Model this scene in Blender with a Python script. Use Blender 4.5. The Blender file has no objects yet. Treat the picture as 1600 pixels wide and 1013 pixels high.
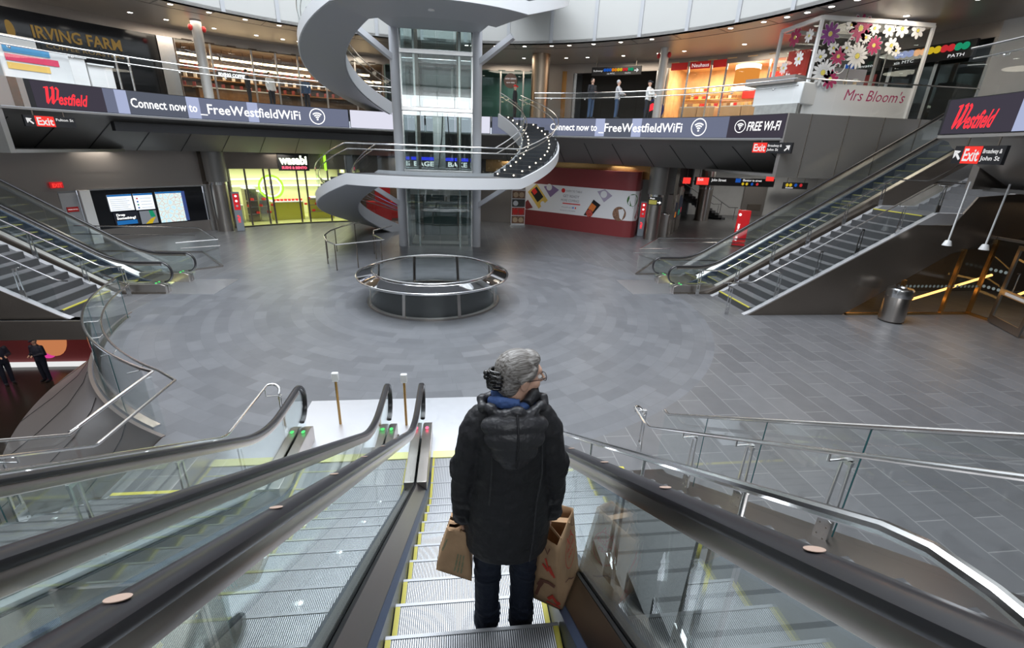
import bpy, bmesh, math, random
from mathutils import Vector, Matrix
random.seed(7)
sc = bpy.context.scene
COL = sc.collection
PI = math.pi
R = math.radians
def sn(d): return math.sin(math.radians(d))
def cs(d): return math.cos(math.radians(d))

# ------------------------------------------------------------------ camera
H = 4.55
cd = bpy.data.cameras.new('camera'); cam = bpy.data.objects.new('camera', cd); COL.objects.link(cam)
cd.sensor_width = 36.0; cd.lens = 714.0 / 1600 * 36; cd.clip_start = 0.02; cd.clip_end = 300
def cam_axes(p, y, r):
    cp, sp = math.cos(p), math.sin(p)
    f = Vector((math.sin(y) * cp, math.cos(y) * cp, -sp))
    r0 = Vector((math.cos(y), -math.sin(y), 0)); u0 = r0.cross(f)
    return math.cos(r) * r0 + math.sin(r) * u0, -math.sin(r) * r0 + math.cos(r) * u0, f
A_, B_, C_ = cam_axes(R(20.9), R(7.1), R(2.1))
M = Matrix((A_, B_, -C_)).transposed().to_4x4(); M.translation = Vector((0, 0, H))
cam.matrix_world = M
sc.camera = cam

# ------------------------------------------------------------------ world, daylight, exposure
w = bpy.data.worlds.new('world'); sc.world = w; w.use_nodes = True
wn = w.node_tree.nodes; bg = wn['Background']
bg.inputs['Color'].default_value = (0.72, 0.80, 0.92, 1); bg.inputs['Strength'].default_value = 0.9
sc.view_settings.view_transform = 'Standard'; sc.view_settings.look = 'None'
sc.view_settings.gamma = 1; sc.view_settings.exposure = 0.28
sc.view_settings.use_curve_mapping = False
def area(name, loc, rot, size, power, color=(1, 1, 1), shape='DISK', sy=None, spread=180):
    l = bpy.data.lights.new(name, 'AREA'); l.shape = shape; l.size = size
    if sy: l.size_y = sy
    l.energy = power; l.color = color; l.spread = R(spread)
    o = bpy.data.objects.new(name, l); o.location = loc; o.rotation_euler = rot; COL.objects.link(o); return o
# the round skylight over the atrium
area('skylight', (-1, 13, 21), (0, 0, 0), 21, 6500, (0.90, 0.95, 1.0))
# daylight from the tall street windows behind the escalators
area('street_window_light', (0, -9, 9.5), (R(68), 0, 0), 12, 900, (0.92, 0.96, 1.0), 'RECTANGLE', 4)

# ------------------------------------------------------------------ materials
MAT = {}
def newmat(name):
    m = bpy.data.materials.new(name); m.use_nodes = True; MAT[name] = m
    return m, m.node_tree.nodes, m.node_tree.links, m.node_tree.nodes['Principled BSDF']
def mat(name, col, rough=0.5, metal=0.0, emit=None, es=1.0, var=0.0, vscale=6.0, bump=0.0, bscale=40.0, spec=None, coat=0.0):
    m, n, l, b = newmat(name)
    b.inputs['Base Color'].default_value = (*col, 1); b.inputs['Roughness'].default_value = rough; b.inputs['Metallic'].default_value = metal
    if spec is not None: b.inputs['Specular IOR Level'].default_value = spec
    if coat: b.inputs['Coat Weight'].default_value = coat
    if emit: b.inputs['Emission Color'].default_value = (*emit, 1); b.inputs['Emission Strength'].default_value = es
    tc = n.new('ShaderNodeTexCoord')
    if var:
        t = n.new('ShaderNodeTexNoise'); t.inputs['Scale'].default_value = vscale; t.inputs['Detail'].default_value = 4
        l.new(tc.outputs['Object'], t.inputs['Vector'])
        r = n.new('ShaderNodeValToRGB'); e = r.color_ramp.elements
        e[0].position = 0.3; e[1].position = 0.7
        e[0].color = (*[c * (1 - var) for c in col], 1); e[1].color = (*[min(1, c * (1 + var)) for c in col], 1)
        l.new(t.outputs['Fac'], r.inputs['Fac']); l.new(r.outputs['Color'], b.inputs['Base Color'])
    if bump:
        t = n.new('ShaderNodeTexNoise'); t.inputs['Scale'].default_value = bscale; t.inputs['Detail'].default_value = 3
        l.new(tc.outputs['Object'], t.inputs['Vector'])
        bp = n.new('ShaderNodeBump'); bp.inputs['Strength'].default_value = bump; bp.inputs['Distance'].default_value = 0.02
        l.new(t.outputs['Fac'], bp.inputs['Height']); l.new(bp.outputs['Normal'], b.inputs['Normal'])
    return m
def brushed(name, col, rough, scale=(2, 2, 60), amt=0.12, wave=0.0, metal=1.0):
    """metal with a fine grain in its gloss and, if asked, a gentle buckle"""
    m, n, l, b = newmat(name)
    b.inputs['Base Color'].default_value = (*col, 1); b.inputs['Metallic'].default_value = metal
    tc = n.new('ShaderNodeTexCoord'); mp = n.new('ShaderNodeMapping'); mp.inputs['Scale'].default_value = scale
    l.new(tc.outputs['Object'], mp.inputs['Vector'])
    t = n.new('ShaderNodeTexNoise'); t.inputs['Scale'].default_value = 8; t.inputs['Detail'].default_value = 5
    l.new(mp.outputs['Vector'], t.inputs['Vector'])
    mr = n.new('ShaderNodeMapRange'); mr.inputs['To Min'].default_value = rough * (1 - amt); mr.inputs['To Max'].default_value = rough * (1 + amt)
    l.new(t.outputs['Fac'], mr.inputs['Value']); l.new(mr.outputs['Result'], b.inputs['Roughness'])
    if wave:
        t2 = n.new('ShaderNodeTexNoise'); t2.inputs['Scale'].default_value = 0.55; t2.inputs['Detail'].default_value = 1
        l.new(tc.outputs['Object'], t2.inputs['Vector'])
        bp = n.new('ShaderNodeBump'); bp.inputs['Strength'].default_value = wave; bp.inputs['Distance'].default_value = 0.12
        l.new(t2.outputs['Fac'], bp.inputs['Height']); l.new(bp.outputs['Normal'], b.inputs['Normal'])
    return m
def glassmat(name, tint, refl=1.0, base=0.06, rough=0.0):
    m = bpy.data.materials.new(name); m.use_nodes = True; MAT[name] = m
    n, l = m.node_tree.nodes, m.node_tree.links
    n.remove(n['Principled BSDF']); out = n['Material Output']
    tr = n.new('ShaderNodeBsdfTransparent'); tr.inputs['Color'].default_value = (*tint, 1)
    gl = n.new('ShaderNodeBsdfGlossy'); gl.inputs['Roughness'].default_value = rough; gl.inputs['Color'].default_value = (0.95, 1, 1, 1)
    ge = n.new('ShaderNodeNewGeometry'); dt = n.new('ShaderNodeVectorMath'); dt.operation = 'DOT_PRODUCT'
    l.new(ge.outputs['Normal'], dt.inputs[0]); l.new(ge.outputs['Incoming'], dt.inputs[1])
    ab = n.new('ShaderNodeMath'); ab.operation = 'ABSOLUTE'; l.new(dt.outputs['Value'], ab.inputs[0])
    iv = n.new('ShaderNodeMath'); iv.operation = 'SUBTRACT'; iv.inputs[0].default_value = 1; l.new(ab.outputs[0], iv.inputs[1])
    pw = n.new('ShaderNodeMath'); pw.operation = 'POWER'; pw.inputs[1].default_value = 4.0; l.new(iv.outputs[0], pw.inputs[0])
    mul = n.new('ShaderNodeMath'); mul.operation = 'MULTIPLY_ADD'; mul.inputs[1].default_value = 0.9 * refl; mul.inputs[2].default_value = base; mul.use_clamp = True
    mx = n.new('ShaderNodeMixShader'); l.new(pw.outputs[0], mul.inputs[0]); l.new(mul.outputs['Value'], mx.inputs['Fac'])
    l.new(tr.outputs[0], mx.inputs[1]); l.new(gl.outputs[0], mx.inputs[2]); l.new(mx.outputs[0], out.inputs['Surface'])
    return m
def emis(name, col, s):
    m = bpy.data.materials.new(name); m.use_nodes = True; MAT[name] = m
    n, l = m.node_tree.nodes, m.node_tree.links; n.remove(n['Principled BSDF'])
    e = n.new('ShaderNodeEmission'); e.inputs['Color'].default_value = (*col, 1); e.inputs['Strength'].default_value = s
    l.new(e.outputs[0], n['Material Output'].inputs['Surface']); return m

brushed('steel', (0.62, 0.61, 0.60), 0.24)
brushed('steel_bright', (0.80, 0.80, 0.80), 0.18)
brushed('steel_warm', (0.50, 0.46, 0.43), 0.30, wave=0.1)
brushed('void_cladding', (0.40, 0.34, 0.31), 0.34, metal=0.8)
brushed('steel_wall', (0.36, 0.325, 0.30), 0.30, wave=0.3, metal=0.75)
brushed('steel_dark', (0.24, 0.205, 0.175), 0.24, wave=0.3, metal=0.75)
brushed('steel_side', (0.46, 0.44, 0.42), 0.30, wave=0.35, metal=0.7)
mat('soffit_metal', (0.23, 0.222, 0.215), 0.40, metal=0.3)
mat('ceiling_metal', (0.30, 0.275, 0.26), 0.38, metal=0.4)
brushed('mirror', (0.88, 0.88, 0.90), 0.03)
brushed('deck_metal', (0.30, 0.28, 0.27), 0.30)
brushed('bronze', (0.55, 0.33, 0.13), 0.25)
mat('stringer_metal', (0.56, 0.56, 0.58), 0.33, metal=0.35)
brushed('bronze_col', (0.42, 0.33, 0.25), 0.35)
brushed('plate_metal', (0.74, 0.75, 0.79), 0.38)
mat('rubber', (0.022, 0.021, 0.024), 0.28, spec=0.6)
mat('black', (0.012, 0.012, 0.014), 0.45)
mat('black_gloss', (0.008, 0.009, 0.012), 0.08)
mat('navy_skirt', (0.035, 0.05, 0.085), 0.35)
mat('yellow', (0.56, 0.50, 0.07), 0.5)
mat('yellow_pale', (0.82, 0.80, 0.35), 0.5)
mat('white_paint', (0.74, 0.75, 0.77), 0.45)
mat('grey_paint', (0.40, 0.41, 0.43), 0.5)
mat('column_paint', (0.52, 0.53, 0.56), 0.42)
mat('white_gloss', (0.80, 0.80, 0.80), 0.25)
mat('drum_panel', (0.46, 0.46, 0.445), 0.35)
mat('concrete', (0.34, 0.335, 0.32), 0.7, var=0.12)
mat('stone_wall', (0.50, 0.50, 0.50), 0.5, var=0.06, vscale=1.5)
mat('dark_wall', (0.06, 0.055, 0.05), 0.4)
mat('maroon', (0.23, 0.035, 0.038), 0.45)
mat('poster_white', (0.78, 0.77, 0.79), 0.5)
mat('red_plastic', (0.75, 0.02, 0.025), 0.4, emit=(0.9, 0.02, 0.03), es=0.25)
mat('red_paint', (0.55, 0.02, 0.02), 0.45)
mat('grey_plastic', (0.30, 0.33, 0.37), 0.5)
mat('wood', (0.30, 0.15, 0.06), 0.5, var=0.2, vscale=4)
mat('green_glass_dark', (0.05, 0.10, 0.09), 0.1)
mat('step_riser', (0.055, 0.06, 0.068), 0.4, metal=0.3)
mat('stone_tread', (0.135, 0.135, 0.14), 0.45, var=0.12, vscale=3)
mat('stone_riser', (0.060, 0.060, 0.063), 0.5)
mat('lower_floor', (0.035, 0.028, 0.024), 0.25, var=0.2, vscale=1)
glassmat('glass', (0.93, 0.96, 0.955), 1.0, 0.05)
glassmat('glass_green', (0.90, 0.94, 0.93), 1.1, 0.10)
glassmat('glass_rail', (0.95, 0.965, 0.965), 0.9, 0.035)
glassmat('glass_dark', (0.46, 0.54, 0.53), 0.9, 0.07)
mat('glass_edge', (0.03, 0.12, 0.13), 0.2)
emis('lamp_white', (1.0, 0.95, 0.86), 9)
emis('lamp_warm', (1.0, 0.72, 0.40), 7)
emis('lamp_soft', (1.0, 0.93, 0.78), 3.0)
emis('lamp_dot', (1.0, 0.88, 0.66), 5)
emis('amber_lamp', (1.0, 0.50, 0.14), 2.2)
emis('led_white', (1, 1, 1), 1.25)
emis('led_red', (1.0, 0.035, 0.05), 1.2)
emis('exit_red', (0.9, 0.05, 0.04), 0.9)
emis('led_green', (0.1, 0.9, 0.2), 1.3)
emis('led_blue', (0.03, 0.05, 1.0), 1.3)
emis('screen_white', (0.86, 0.92, 1.0), 0.95)
emis('screen_blue', (0.02, 0.15, 0.42), 0.8)
emis('wasabi_white', (0.93, 1.0, 0.75), 2.2)
emis('wasabi_green', (0.45, 0.95, 0.05), 1.2)
emis('wasabi_red', (1.0, 0.12, 0.2), 1.3)
emis('gold_sign', (0.30, 0.19, 0.06), 0.55)
emis('white_sign', (0.9, 0.9, 0.9), 0.75)
for k, c in dict(blue=(0.02, 0.12, 0.55), red=(0.75, 0.04, 0.05), orange=(0.9, 0.28, 0.02), yellow=(0.85, 0.6, 0.03), green=(0.02, 0.4, 0.2)).items():
    emis('bullet_' + k, c, 0.55)

# slate floor: rings of slabs round the oculus, straight courses outside them
def floor_mat():
    m, n, l, b = newmat('slate')
    tc = n.new('ShaderNodeTexCoord'); sp = n.new('ShaderNodeSeparateXYZ'); l.new(tc.outputs['Object'], sp.inputs[0])
    def mth(op, a, bb=None):
        x = n.new('ShaderNodeMath'); x.operation = op
        for i, v in enumerate((a, bb)):
            if v is None: continue
            if isinstance(v, (int, float)): x.inputs[i].default_value = v
            else: l.new(v, x.inputs[i])
        return x.outputs[0]
    X, Y = sp.outputs['X'], sp.outputs['Y']
    r = mth('SQRT', mth('ADD', mth('MULTIPLY', X, X), mth('MULTIPLY', Y, Y)))
    th = mth('ARCTAN2', Y, X)
    ri = mth('FLOOR', mth('DIVIDE', r, 0.30))
    # arc length measured on each ring, with a stagger per ring
    u = mth('ADD', mth('MULTIPLY', th, mth('MULTIPLY', ri, 0.30)), mth('MULTIPLY', ri, 0.37))
    cmb = n.new('ShaderNodeCombineXYZ'); l.new(u, cmb.inputs[0]); l.new(r, cmb.inputs[1])
    def brick(vec, wdt, hgt, off):
        br = n.new('ShaderNodeTexBrick'); l.new(vec, br.inputs['Vector'])
        br.inputs['Scale'].default_value = 1; br.inputs['Brick Width'].default_value = wdt; br.inputs['Row Height'].default_value = hgt
        br.inputs['Mortar Size'].default_value = 0.004; br.inputs['Mortar Smooth'].default_value = 0.3; br.inputs['Bias'].default_value = 0.0
        br.offset = off
        br.inputs['Color1'].default_value = (0.118, 0.122, 0.133, 1); br.inputs['Color2'].default_value = (0.160, 0.165, 0.178, 1)
        br.inputs['Mortar'].default_value = (0.115, 0.118, 0.127, 1)
        return br
    b1 = brick(cmb.outputs[0], 0.62, 0.30, 0.0)
    sw = n.new('ShaderNodeCombineXYZ'); l.new(Y, sw.inputs[0]); l.new(X, sw.inputs[1])
    b2 = brick(sw.outputs[0], 1.1, 0.46, 0.5)
    b2.inputs['Color1'].default_value = (0.115, 0.115, 0.120, 1); b2.inputs['Color2'].default_value = (0.150, 0.150, 0.156, 1); b2.inputs['Mortar'].default_value = (0.23, 0.23, 0.23, 1)
    b2.inputs['Mortar Size'].default_value = 0.009
    mx = n.new('ShaderNodeMix'); mx.data_type = 'RGBA'
    l.new(mth('GREATER_THAN', r, 8.3), mx.inputs['Factor']); l.new(b1.outputs['Color'], mx.inputs['A']); l.new(b2.outputs['Color'], mx.inputs['B'])
    ns = n.new('ShaderNodeTexNoise'); ns.inputs['Scale'].default_value = 3.5; ns.inputs['Detail'].default_value = 6; l.new(tc.outputs['Object'], ns.inputs['Vector'])
    mr = n.new('ShaderNodeMapRange'); mr.inputs['To Min'].default_value = 0.86; mr.inputs['To Max'].default_value = 1.14; l.new(ns.outputs['Fac'], mr.inputs['Value'])
    mm = n.new('ShaderNodeVectorMath'); mm.operation = 'SCALE'; l.new(mx.outputs['Result'], mm.inputs[0]); l.new(mr.outputs['Result'], mm.inputs['Scale'])
    l.new(mm.outputs[0], b.inputs['Base Color'])
    b.inputs['Roughness'].default_value = 0.34
    bp = n.new('ShaderNodeBump'); bp.inputs['Strength'].default_value = 0.12; bp.inputs['Distance'].default_value = 0.01
    l.new(ns.outputs['Fac'], bp.inputs['Height']); l.new(bp.outputs['Normal'], b.inputs['Normal'])
floor_mat()
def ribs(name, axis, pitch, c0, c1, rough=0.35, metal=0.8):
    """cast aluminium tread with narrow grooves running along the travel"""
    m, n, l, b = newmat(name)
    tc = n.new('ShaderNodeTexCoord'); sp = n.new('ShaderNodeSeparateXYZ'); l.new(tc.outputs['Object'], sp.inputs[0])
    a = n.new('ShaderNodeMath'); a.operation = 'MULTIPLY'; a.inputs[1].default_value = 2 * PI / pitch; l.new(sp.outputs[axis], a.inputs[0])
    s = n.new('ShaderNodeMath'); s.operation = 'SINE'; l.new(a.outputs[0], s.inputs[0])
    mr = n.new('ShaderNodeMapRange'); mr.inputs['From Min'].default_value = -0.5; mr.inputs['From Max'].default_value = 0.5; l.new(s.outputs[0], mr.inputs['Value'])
    mx = n.new('ShaderNodeMix'); mx.data_type = 'RGBA'; mx.inputs['A'].default_value = (*c0, 1); mx.inputs['B'].default_value = (*c1, 1)  # shade down in the grooves is painted as the darker colour
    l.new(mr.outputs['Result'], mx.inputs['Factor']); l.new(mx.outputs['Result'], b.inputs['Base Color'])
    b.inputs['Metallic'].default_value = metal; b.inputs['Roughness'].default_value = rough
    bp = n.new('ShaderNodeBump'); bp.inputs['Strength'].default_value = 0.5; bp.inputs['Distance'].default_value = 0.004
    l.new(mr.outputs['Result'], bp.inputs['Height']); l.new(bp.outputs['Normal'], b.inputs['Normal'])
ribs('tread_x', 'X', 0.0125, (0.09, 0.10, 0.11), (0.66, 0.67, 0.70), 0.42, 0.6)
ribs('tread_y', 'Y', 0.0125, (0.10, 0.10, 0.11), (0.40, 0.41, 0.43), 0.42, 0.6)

# ------------------------------------------------------------------ mesh builder
class MB:
    def __init__(s): s.v = []; s.f = []; s.mi = []; s.cur = 0
    def add(s, vs, fs):
        o = len(s.v); s.v += [Vector(p) for p in vs]; s.f += [tuple(i + o for i in f) for f in fs]; s.mi += [s.cur] * len(fs); return s
    def hexa(s, p):  # 8 corners: bottom 4 ccw, top 4 ccw
        return s.add(p, [(0, 3, 2, 1), (4, 5, 6, 7), (0, 1, 5, 4), (1, 2, 6, 5), (2, 3, 7, 6), (3, 0, 4, 7)])
    def box(s, x0, x1, y0, y1, z0, z1):
        return s.hexa([(x0, y0, z0), (x1, y0, z0), (x1, y1, z0), (x0, y1, z0), (x0, y0, z1), (x1, y0, z1), (x1, y1, z1), (x0, y1, z1)])
    def obox(s, c, sx, sy, sz, rz=0):  # centre of base, size, turn
        c = Vector(c); ca, sa = math.cos(rz), math.sin(rz)
        P = []
        for z in (0, sz):
            for a, b in ((-1, -1), (1, -1), (1, 1), (-1, 1)):
                x, y = a * sx / 2, b * sy / 2; P.append((c.x + x * ca - y * sa, c.y + x * sa + y * ca, c.z + z))
        return s.hexa(P)
    def bar(s, p0, p1, wd, th, up=(0, 0, 1)):
        p0, p1 = Vector(p0), Vector(p1); d = (p1 - p0).normalized(); u = Vector(up)
        if abs(d.dot(u)) > 0.98: u = Vector((0, 1, 0))
        x = d.cross(u).normalized(); y = x.cross(d).normalized()
        P = []
        for p in (p0, p1):
            for a, b in ((-1, -1), (1, -1), (1, 1), (-1, 1)): P.append(p + x * a * wd / 2 + y * b * th / 2)
        return s.hexa(P)
    def loft(s, rings, cap=True, closed=False):
        n = len(rings[0]); vs = [p for r in rings for p in r]; fs = []
        m = len(rings)
        for i in range(m if closed else m - 1):
            j = (i + 1) % m
            for k in range(n): fs.append((i * n + k, i * n + (k + 1) % n, j * n + (k + 1) % n, j * n + k))
        if cap and not closed: fs.append(tuple(range(n - 1, -1, -1))); fs.append(tuple(range((m - 1) * n, m * n)))
        return s.add(vs, fs)
    def tube(s, pts, r, n=8, closed=False, ry=None, up=None):
        pts = [Vector(p) for p in pts]; m = len(pts); rings = []; prev = None
        for i, p in enumerate(pts):
            if closed: t = pts[(i + 1) % m] - pts[i - 1]
            elif i == 0: t = pts[1] - p
            elif i == m - 1: t = p - pts[i - 1]
            else:
                t = (pts[i + 1] - p).normalized() + (p - pts[i - 1]).normalized()
                if t.length < 1e-6: t = pts[i + 1] - p
            t.normalize()
            u = Vector(up) if up else (prev if prev else (Vector((0, 0, 1)) if abs(t.z) < 0.95 else Vector((1, 0, 0))))
            x = t.cross(u)
            if x.length < 1e-5: x = t.cross(Vector((0, 1, 0.1)))
            x.normalize(); y = x.cross(t).normalized(); prev = y
            ra = r[i] if isinstance(r, (list, tuple)) else r
            rb = (ry[i] if isinstance(ry, (list, tuple)) else ry) if ry is not None else ra
            # keep the width at the mitres
            k = 1.0
            if 0 < i < m - 1 and not closed:
                c = (pts[i + 1] - p).normalized().dot(t); k = 1 / max(c, 0.6)
            rings.append([p + x * math.cos(2 * PI * j / n) * ra * (k if abs(x.z) < 2 else 1) + y * math.sin(2 * PI * j / n) * rb for j in range(n)])
        return s.loft(rings, True, closed)
    def cyl(s, p0, p1, r0, r1=None, n=20, cap=True):
        r1 = r0 if r1 is None else r1
        p0, p1 = Vector(p0), Vector(p1); t = (p1 - p0).normalized()
        u = Vector((0, 0, 1)) if abs(t.z) < 0.95 else Vector((1, 0, 0)); x = t.cross(u).normalized(); y = x.cross(t)
        return s.loft([[p + x * math.cos(2 * PI * j / n) * r + y * math.sin(2 * PI * j / n) * r for j in range(n)] for p, r in ((p0, r0), (p1, r1))], cap)
    def lathe(s, c, prof, n=32, a0=0, a1=360):
        c = Vector(c); full = abs(a1 - a0) >= 360; k = n if full else n + 1; m = len(prof); vs = []; fs = []
        for i in range(k):
            a = R(a0 + (a1 - a0) * i / n)
            for r, z in prof: vs.append((c.x + r * math.sin(a), c.y + r * math.cos(a), c.z + z))
        for i in range(n):
            j = (i + 1) % k
            for q in range(m - 1): fs.append((i * m + q, j * m + q, j * m + q + 1, i * m + q + 1))
        return s.add(vs, fs)
    def ball(s, c, rx, ry=None, rz=None, n=14, m=10):
        ry = rx if ry is None else ry; rz = rx if rz is None else rz; c = Vector(c); vs = [c + Vector((0, 0, -rz))]; fs = []
        for i in range(1, m):
            a = PI * i / m - PI / 2
            for j in range(n): vs.append(c + Vector((rx * math.cos(a) * math.cos(2 * PI * j / n), ry * math.cos(a) * math.sin(2 * PI * j / n), rz * math.sin(a))))
        vs.append(c + Vector((0, 0, rz)))
        for j in range(n):
            fs.append((0, 1 + (j + 1) % n, 1 + j)); fs.append((len(vs) - 1, 1 + (m - 2) * n + j, 1 + (m - 2) * n + (j + 1) % n))
            for i in range(m - 2): fs.append((1 + i * n + j, 1 + i * n + (j + 1) % n, 1 + (i + 1) * n + (j + 1) % n, 1 + (i + 1) * n + j))
        return s.add(vs, fs)
    def prism(s, poly, off):  # poly: 3-D outline, extruded by off
        off = Vector(off); n = len(poly); P = [Vector(p) for p in poly]
        fs = [tuple(range(n - 1, -1, -1)), tuple(range(n, 2 * n))] + [(i, (i + 1) % n, n + (i + 1) % n, n + i) for i in range(n)]
        return s.add(P + [p + off for p in P], fs)
    def arcband(s, R0, R1, z0, z1, a0, a1, c=(-1, 13), step=3.0, z0b=None, z1b=None):
        """solid arc segment between radii R0 (inner) and R1, with level or tilted top and bottom"""
        z0b = z0 if z0b is None else z0b; z1b = z1 if z1b is None else z1b
        n = max(2, int(abs(a1 - a0) / step) + 1); rings = []
        for i in range(n + 1):
            a = a0 + (a1 - a0) * i / n; S, K = sn(a), cs(a)
            rings.append([(c[0] + R0 * S, c[1] + R0 * K, z0), (c[0] + R1 * S, c[1] + R1 * K, z0b), (c[0] + R1 * S, c[1] + R1 * K, z1b), (c[0] + R0 * S, c[1] + R0 * K, z1)])
        return s.loft(rings, True)
    def map(s, fn): s.v = [Vector(fn(p)) for p in s.v]; return s
    def build(s, name, m, parent=None, smooth=True, angle=35, bevel=0):
        me = bpy.data.meshes.new(name); off = Vector((0, 0, 0)); p = parent
        while p is not None: off += p.location; p = p.parent
        me.from_pydata([tuple(v - off) for v in s.v], [], s.f)
        ms = m if isinstance(m, (list, tuple)) else [m]
        for k in ms: me.materials.append(MAT[k])
        if len(ms) > 1: me.polygons.foreach_set('material_index', s.mi)
        bm = bmesh.new(); bm.from_mesh(me); bmesh.ops.recalc_face_normals(bm, faces=bm.faces); bm.to_mesh(me); bm.free()
        if smooth:
            me.polygons.foreach_set('use_smooth', [True] * len(me.polygons)); me.set_sharp_from_angle(angle=R(angle))
        o = bpy.data.objects.new(name, me); COL.objects.link(o); o.parent = parent
        if bevel:
            b = o.modifiers.new('bevel', 'BEVEL'); b.width = bevel; b.segments = 2; b.limit_method = 'ANGLE'
        return o
def thing(name, label, cat, loc=(0, 0, 0), group=None):
    o = bpy.data.objects.new(name, None); o.empty_display_size = 0.1; COL.objects.link(o); o.location = loc
    o['label'] = label; o['category'] = cat
    if group: o['group'] = group
    return o
def tag(o, label, cat, group=None, recentre=True):
    o['label'] = label; o['category'] = cat
    if group: o['group'] = group
    if recentre and o.type == 'MESH' and o.parent is None and len(o.data.vertices):
        vs = o.data.vertices; xs = [v.co.x for v in vs]; ys = [v.co.y for v in vs]; zs = [v.co.z for v in vs]
        c = Vector(((min(xs) + max(xs)) / 2, (min(ys) + max(ys)) / 2, min(zs)))
        o.data.transform(Matrix.Translation(-c)); o.location = c
    return o
def struct(o): o['kind'] = 'structure'; return o
def dup(root, loc, label=None, group=None, rz=None):
    r = root.copy(); COL.objects.link(r); r.location = loc
    if rz is not None: r.rotation_euler = (0, 0, rz)
    if label: r['label'] = label
    if group: r['group'] = group
    def rec(src, dst):
        for ch in list(src.children):
            c = ch.copy(); COL.objects.link(c); c.parent = dst; rec(ch, c)
    rec(root, r); return r
def pol(Rr, th, z, c=(-1, 13)): return Vector((c[0] + Rr * sn(th), c[1] + Rr * cs(th), z))

# lettering: flat letter outlines with a little depth, laid on any surface by a mapping
def letters(text, size=1.0, bold=0.0, shear=0.0, depth=0.0, sx=1.0, align='LEFT'):
    cu = bpy.data.curves.new('lettering', 'FONT'); cu.body = text; cu.size = size; cu.offset = bold; cu.shear = shear; cu.extrude = depth
    cu.align_x = align; cu.resolution_u = 2
    o = bpy.data.objects.new('lettering', cu)
    me = bpy.data.meshes.new_from_object(o)
    vs = [Vector((v.co.x * sx, v.co.y, v.co.z)) for v in me.vertices]; fs = [tuple(p.vertices) for p in me.polygons]
    bpy.data.objects.remove(o); bpy.data.curves.remove(cu); bpy.data.meshes.remove(me)
    return vs, fs
def text(name, body, fn, m, parent, size, **kw):
    """fn maps (u along, v up, w out) to the world"""
    vs, fs = letters(body, size, **kw)
    return MB().add([fn(p.x, p.y, p.z) for p in vs], fs).build(name, m, parent, smooth=False)
def planefn(o, ux, uy, out=None):
    o, ux, uy = Vector(o), Vector(ux).normalized(), Vector(uy).normalized(); w_ = ux.cross(uy)
    return lambda u, v, w: o + ux * u + uy * v + w_ * w
def arcfn(Rr, th0, z0, c=(-1, 13)):
    """lettering on the inside of a cylinder, reading left to right as seen from the middle"""
    return lambda u, v, w: pol(Rr - w, th0 + math.degrees(u / Rr), z0 + v, c)
def westfield_shape(size):
    """the word mark in blackletter-like strokes: a heavy slanted W, then condensed letters"""
    s = size; V = []; F = []
    def stroke(pts, wd):
        for i in range(len(pts) - 1):
            a, b = Vector((*pts[i], 0)), Vector((*pts[i + 1], 0)); d = (b - a).normalized(); nn = Vector((-d.y, d.x, 0)) * wd / 2
            o = len(V); V.extend([a - nn, b - nn, b + nn, a + nn]); F.append((o, o + 1, o + 2, o + 3))
    k = s
    stroke([(-0.10 * k, 0.92 * k), (0.12 * k, 0.98 * k)], 0.07 * k); stroke([(0.06 * k, 0.97 * k), (0.17 * k, 0.05 * k)], 0.15 * k)
    stroke([(0.17 * k, -0.02 * k), (0.42 * k, 0.62 * k)], 0.06 * k)
    stroke([(0.30 * k, 1.0 * k), (0.40 * k, 0.86 * k), (0.44 * k, 0.03 * k)], 0.15 * k); stroke([(0.24 * k, 0.92 * k), (0.40 * k, 1.02 * k)], 0.06 * k)
    stroke([(0.44 * k, -0.02 * k), (0.62 * k, 0.30 * k)], 0.06 * k)
    stroke([(0.52 * k, 0.98 * k), (0.66 * k, 0.86 * k), (0.66 * k, 0.25 * k)], 0.11 * k)
    vs, fs = letters('estfield', size * 0.98, bold=size * 0.022, sx=0.56)
    o = len(V); V.extend([Vector((p.x + 0.72 * k, p.y, 0)) for p in vs]); F.extend([tuple(i + o for i in f) for f in fs])
    return [Vector((p.x + p.y * 0.28, p.y, 0)) for p in V], F
def wifi_ring(mb, fn, cx, cy, r, ring=True):
    def arc(r0, r1, a0, a1, n, oy=0):
        for i in range(n):
            A, B = R(a0 + (a1 - a0) * i / n), R(a0 + (a1 - a0) * (i + 1) / n)
            mb.add([fn(cx + q * math.cos(t), cy + oy + q * math.sin(t), 0.01) for q, t in ((r0, A), (r1, A), (r1, B), (r0, B))], [(0, 1, 2, 3)])
    if ring: arc(r * 0.89, r, 0, 360, 40)
    for q in (0.88, 0.62, 0.36): arc(r * (q - 0.15), r * q, 48, 132, 10, -0.38 * r)
    arc(0, r * 0.12, 0, 360, 10, -0.38 * r)
mat('green_wall', (0.10, 0.20, 0.17), 0.5); mat('brown_sign', (0.07, 0.035, 0.03), 0.5); mat('ad_blue', (0.02, 0.04, 0.2), 0.4)
mat('choc_back', (0.75, 0.52, 0.28), 0.6, var=0.2, vscale=2); mat('shop_red', (0.72, 0.02, 0.02), 0.5); mat('tan', (0.62, 0.44, 0.28), 0.5); mat('gold_paint', (0.7, 0.48, 0.18), 0.4)
emis('amber_glass', (0.85, 0.30, 0.05), 0.8); mat('wood_grey', (0.24, 0.21, 0.19), 0.5); mat('lilac_panel', (0.55, 0.52, 0.58), 0.5)
mat('gold_core', (0.75, 0.65, 0.12), 0.5); mat('petal_red', (0.42, 0.03, 0.12), 0.5); mat('petal_purple', (0.22, 0.03, 0.24), 0.5)
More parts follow.
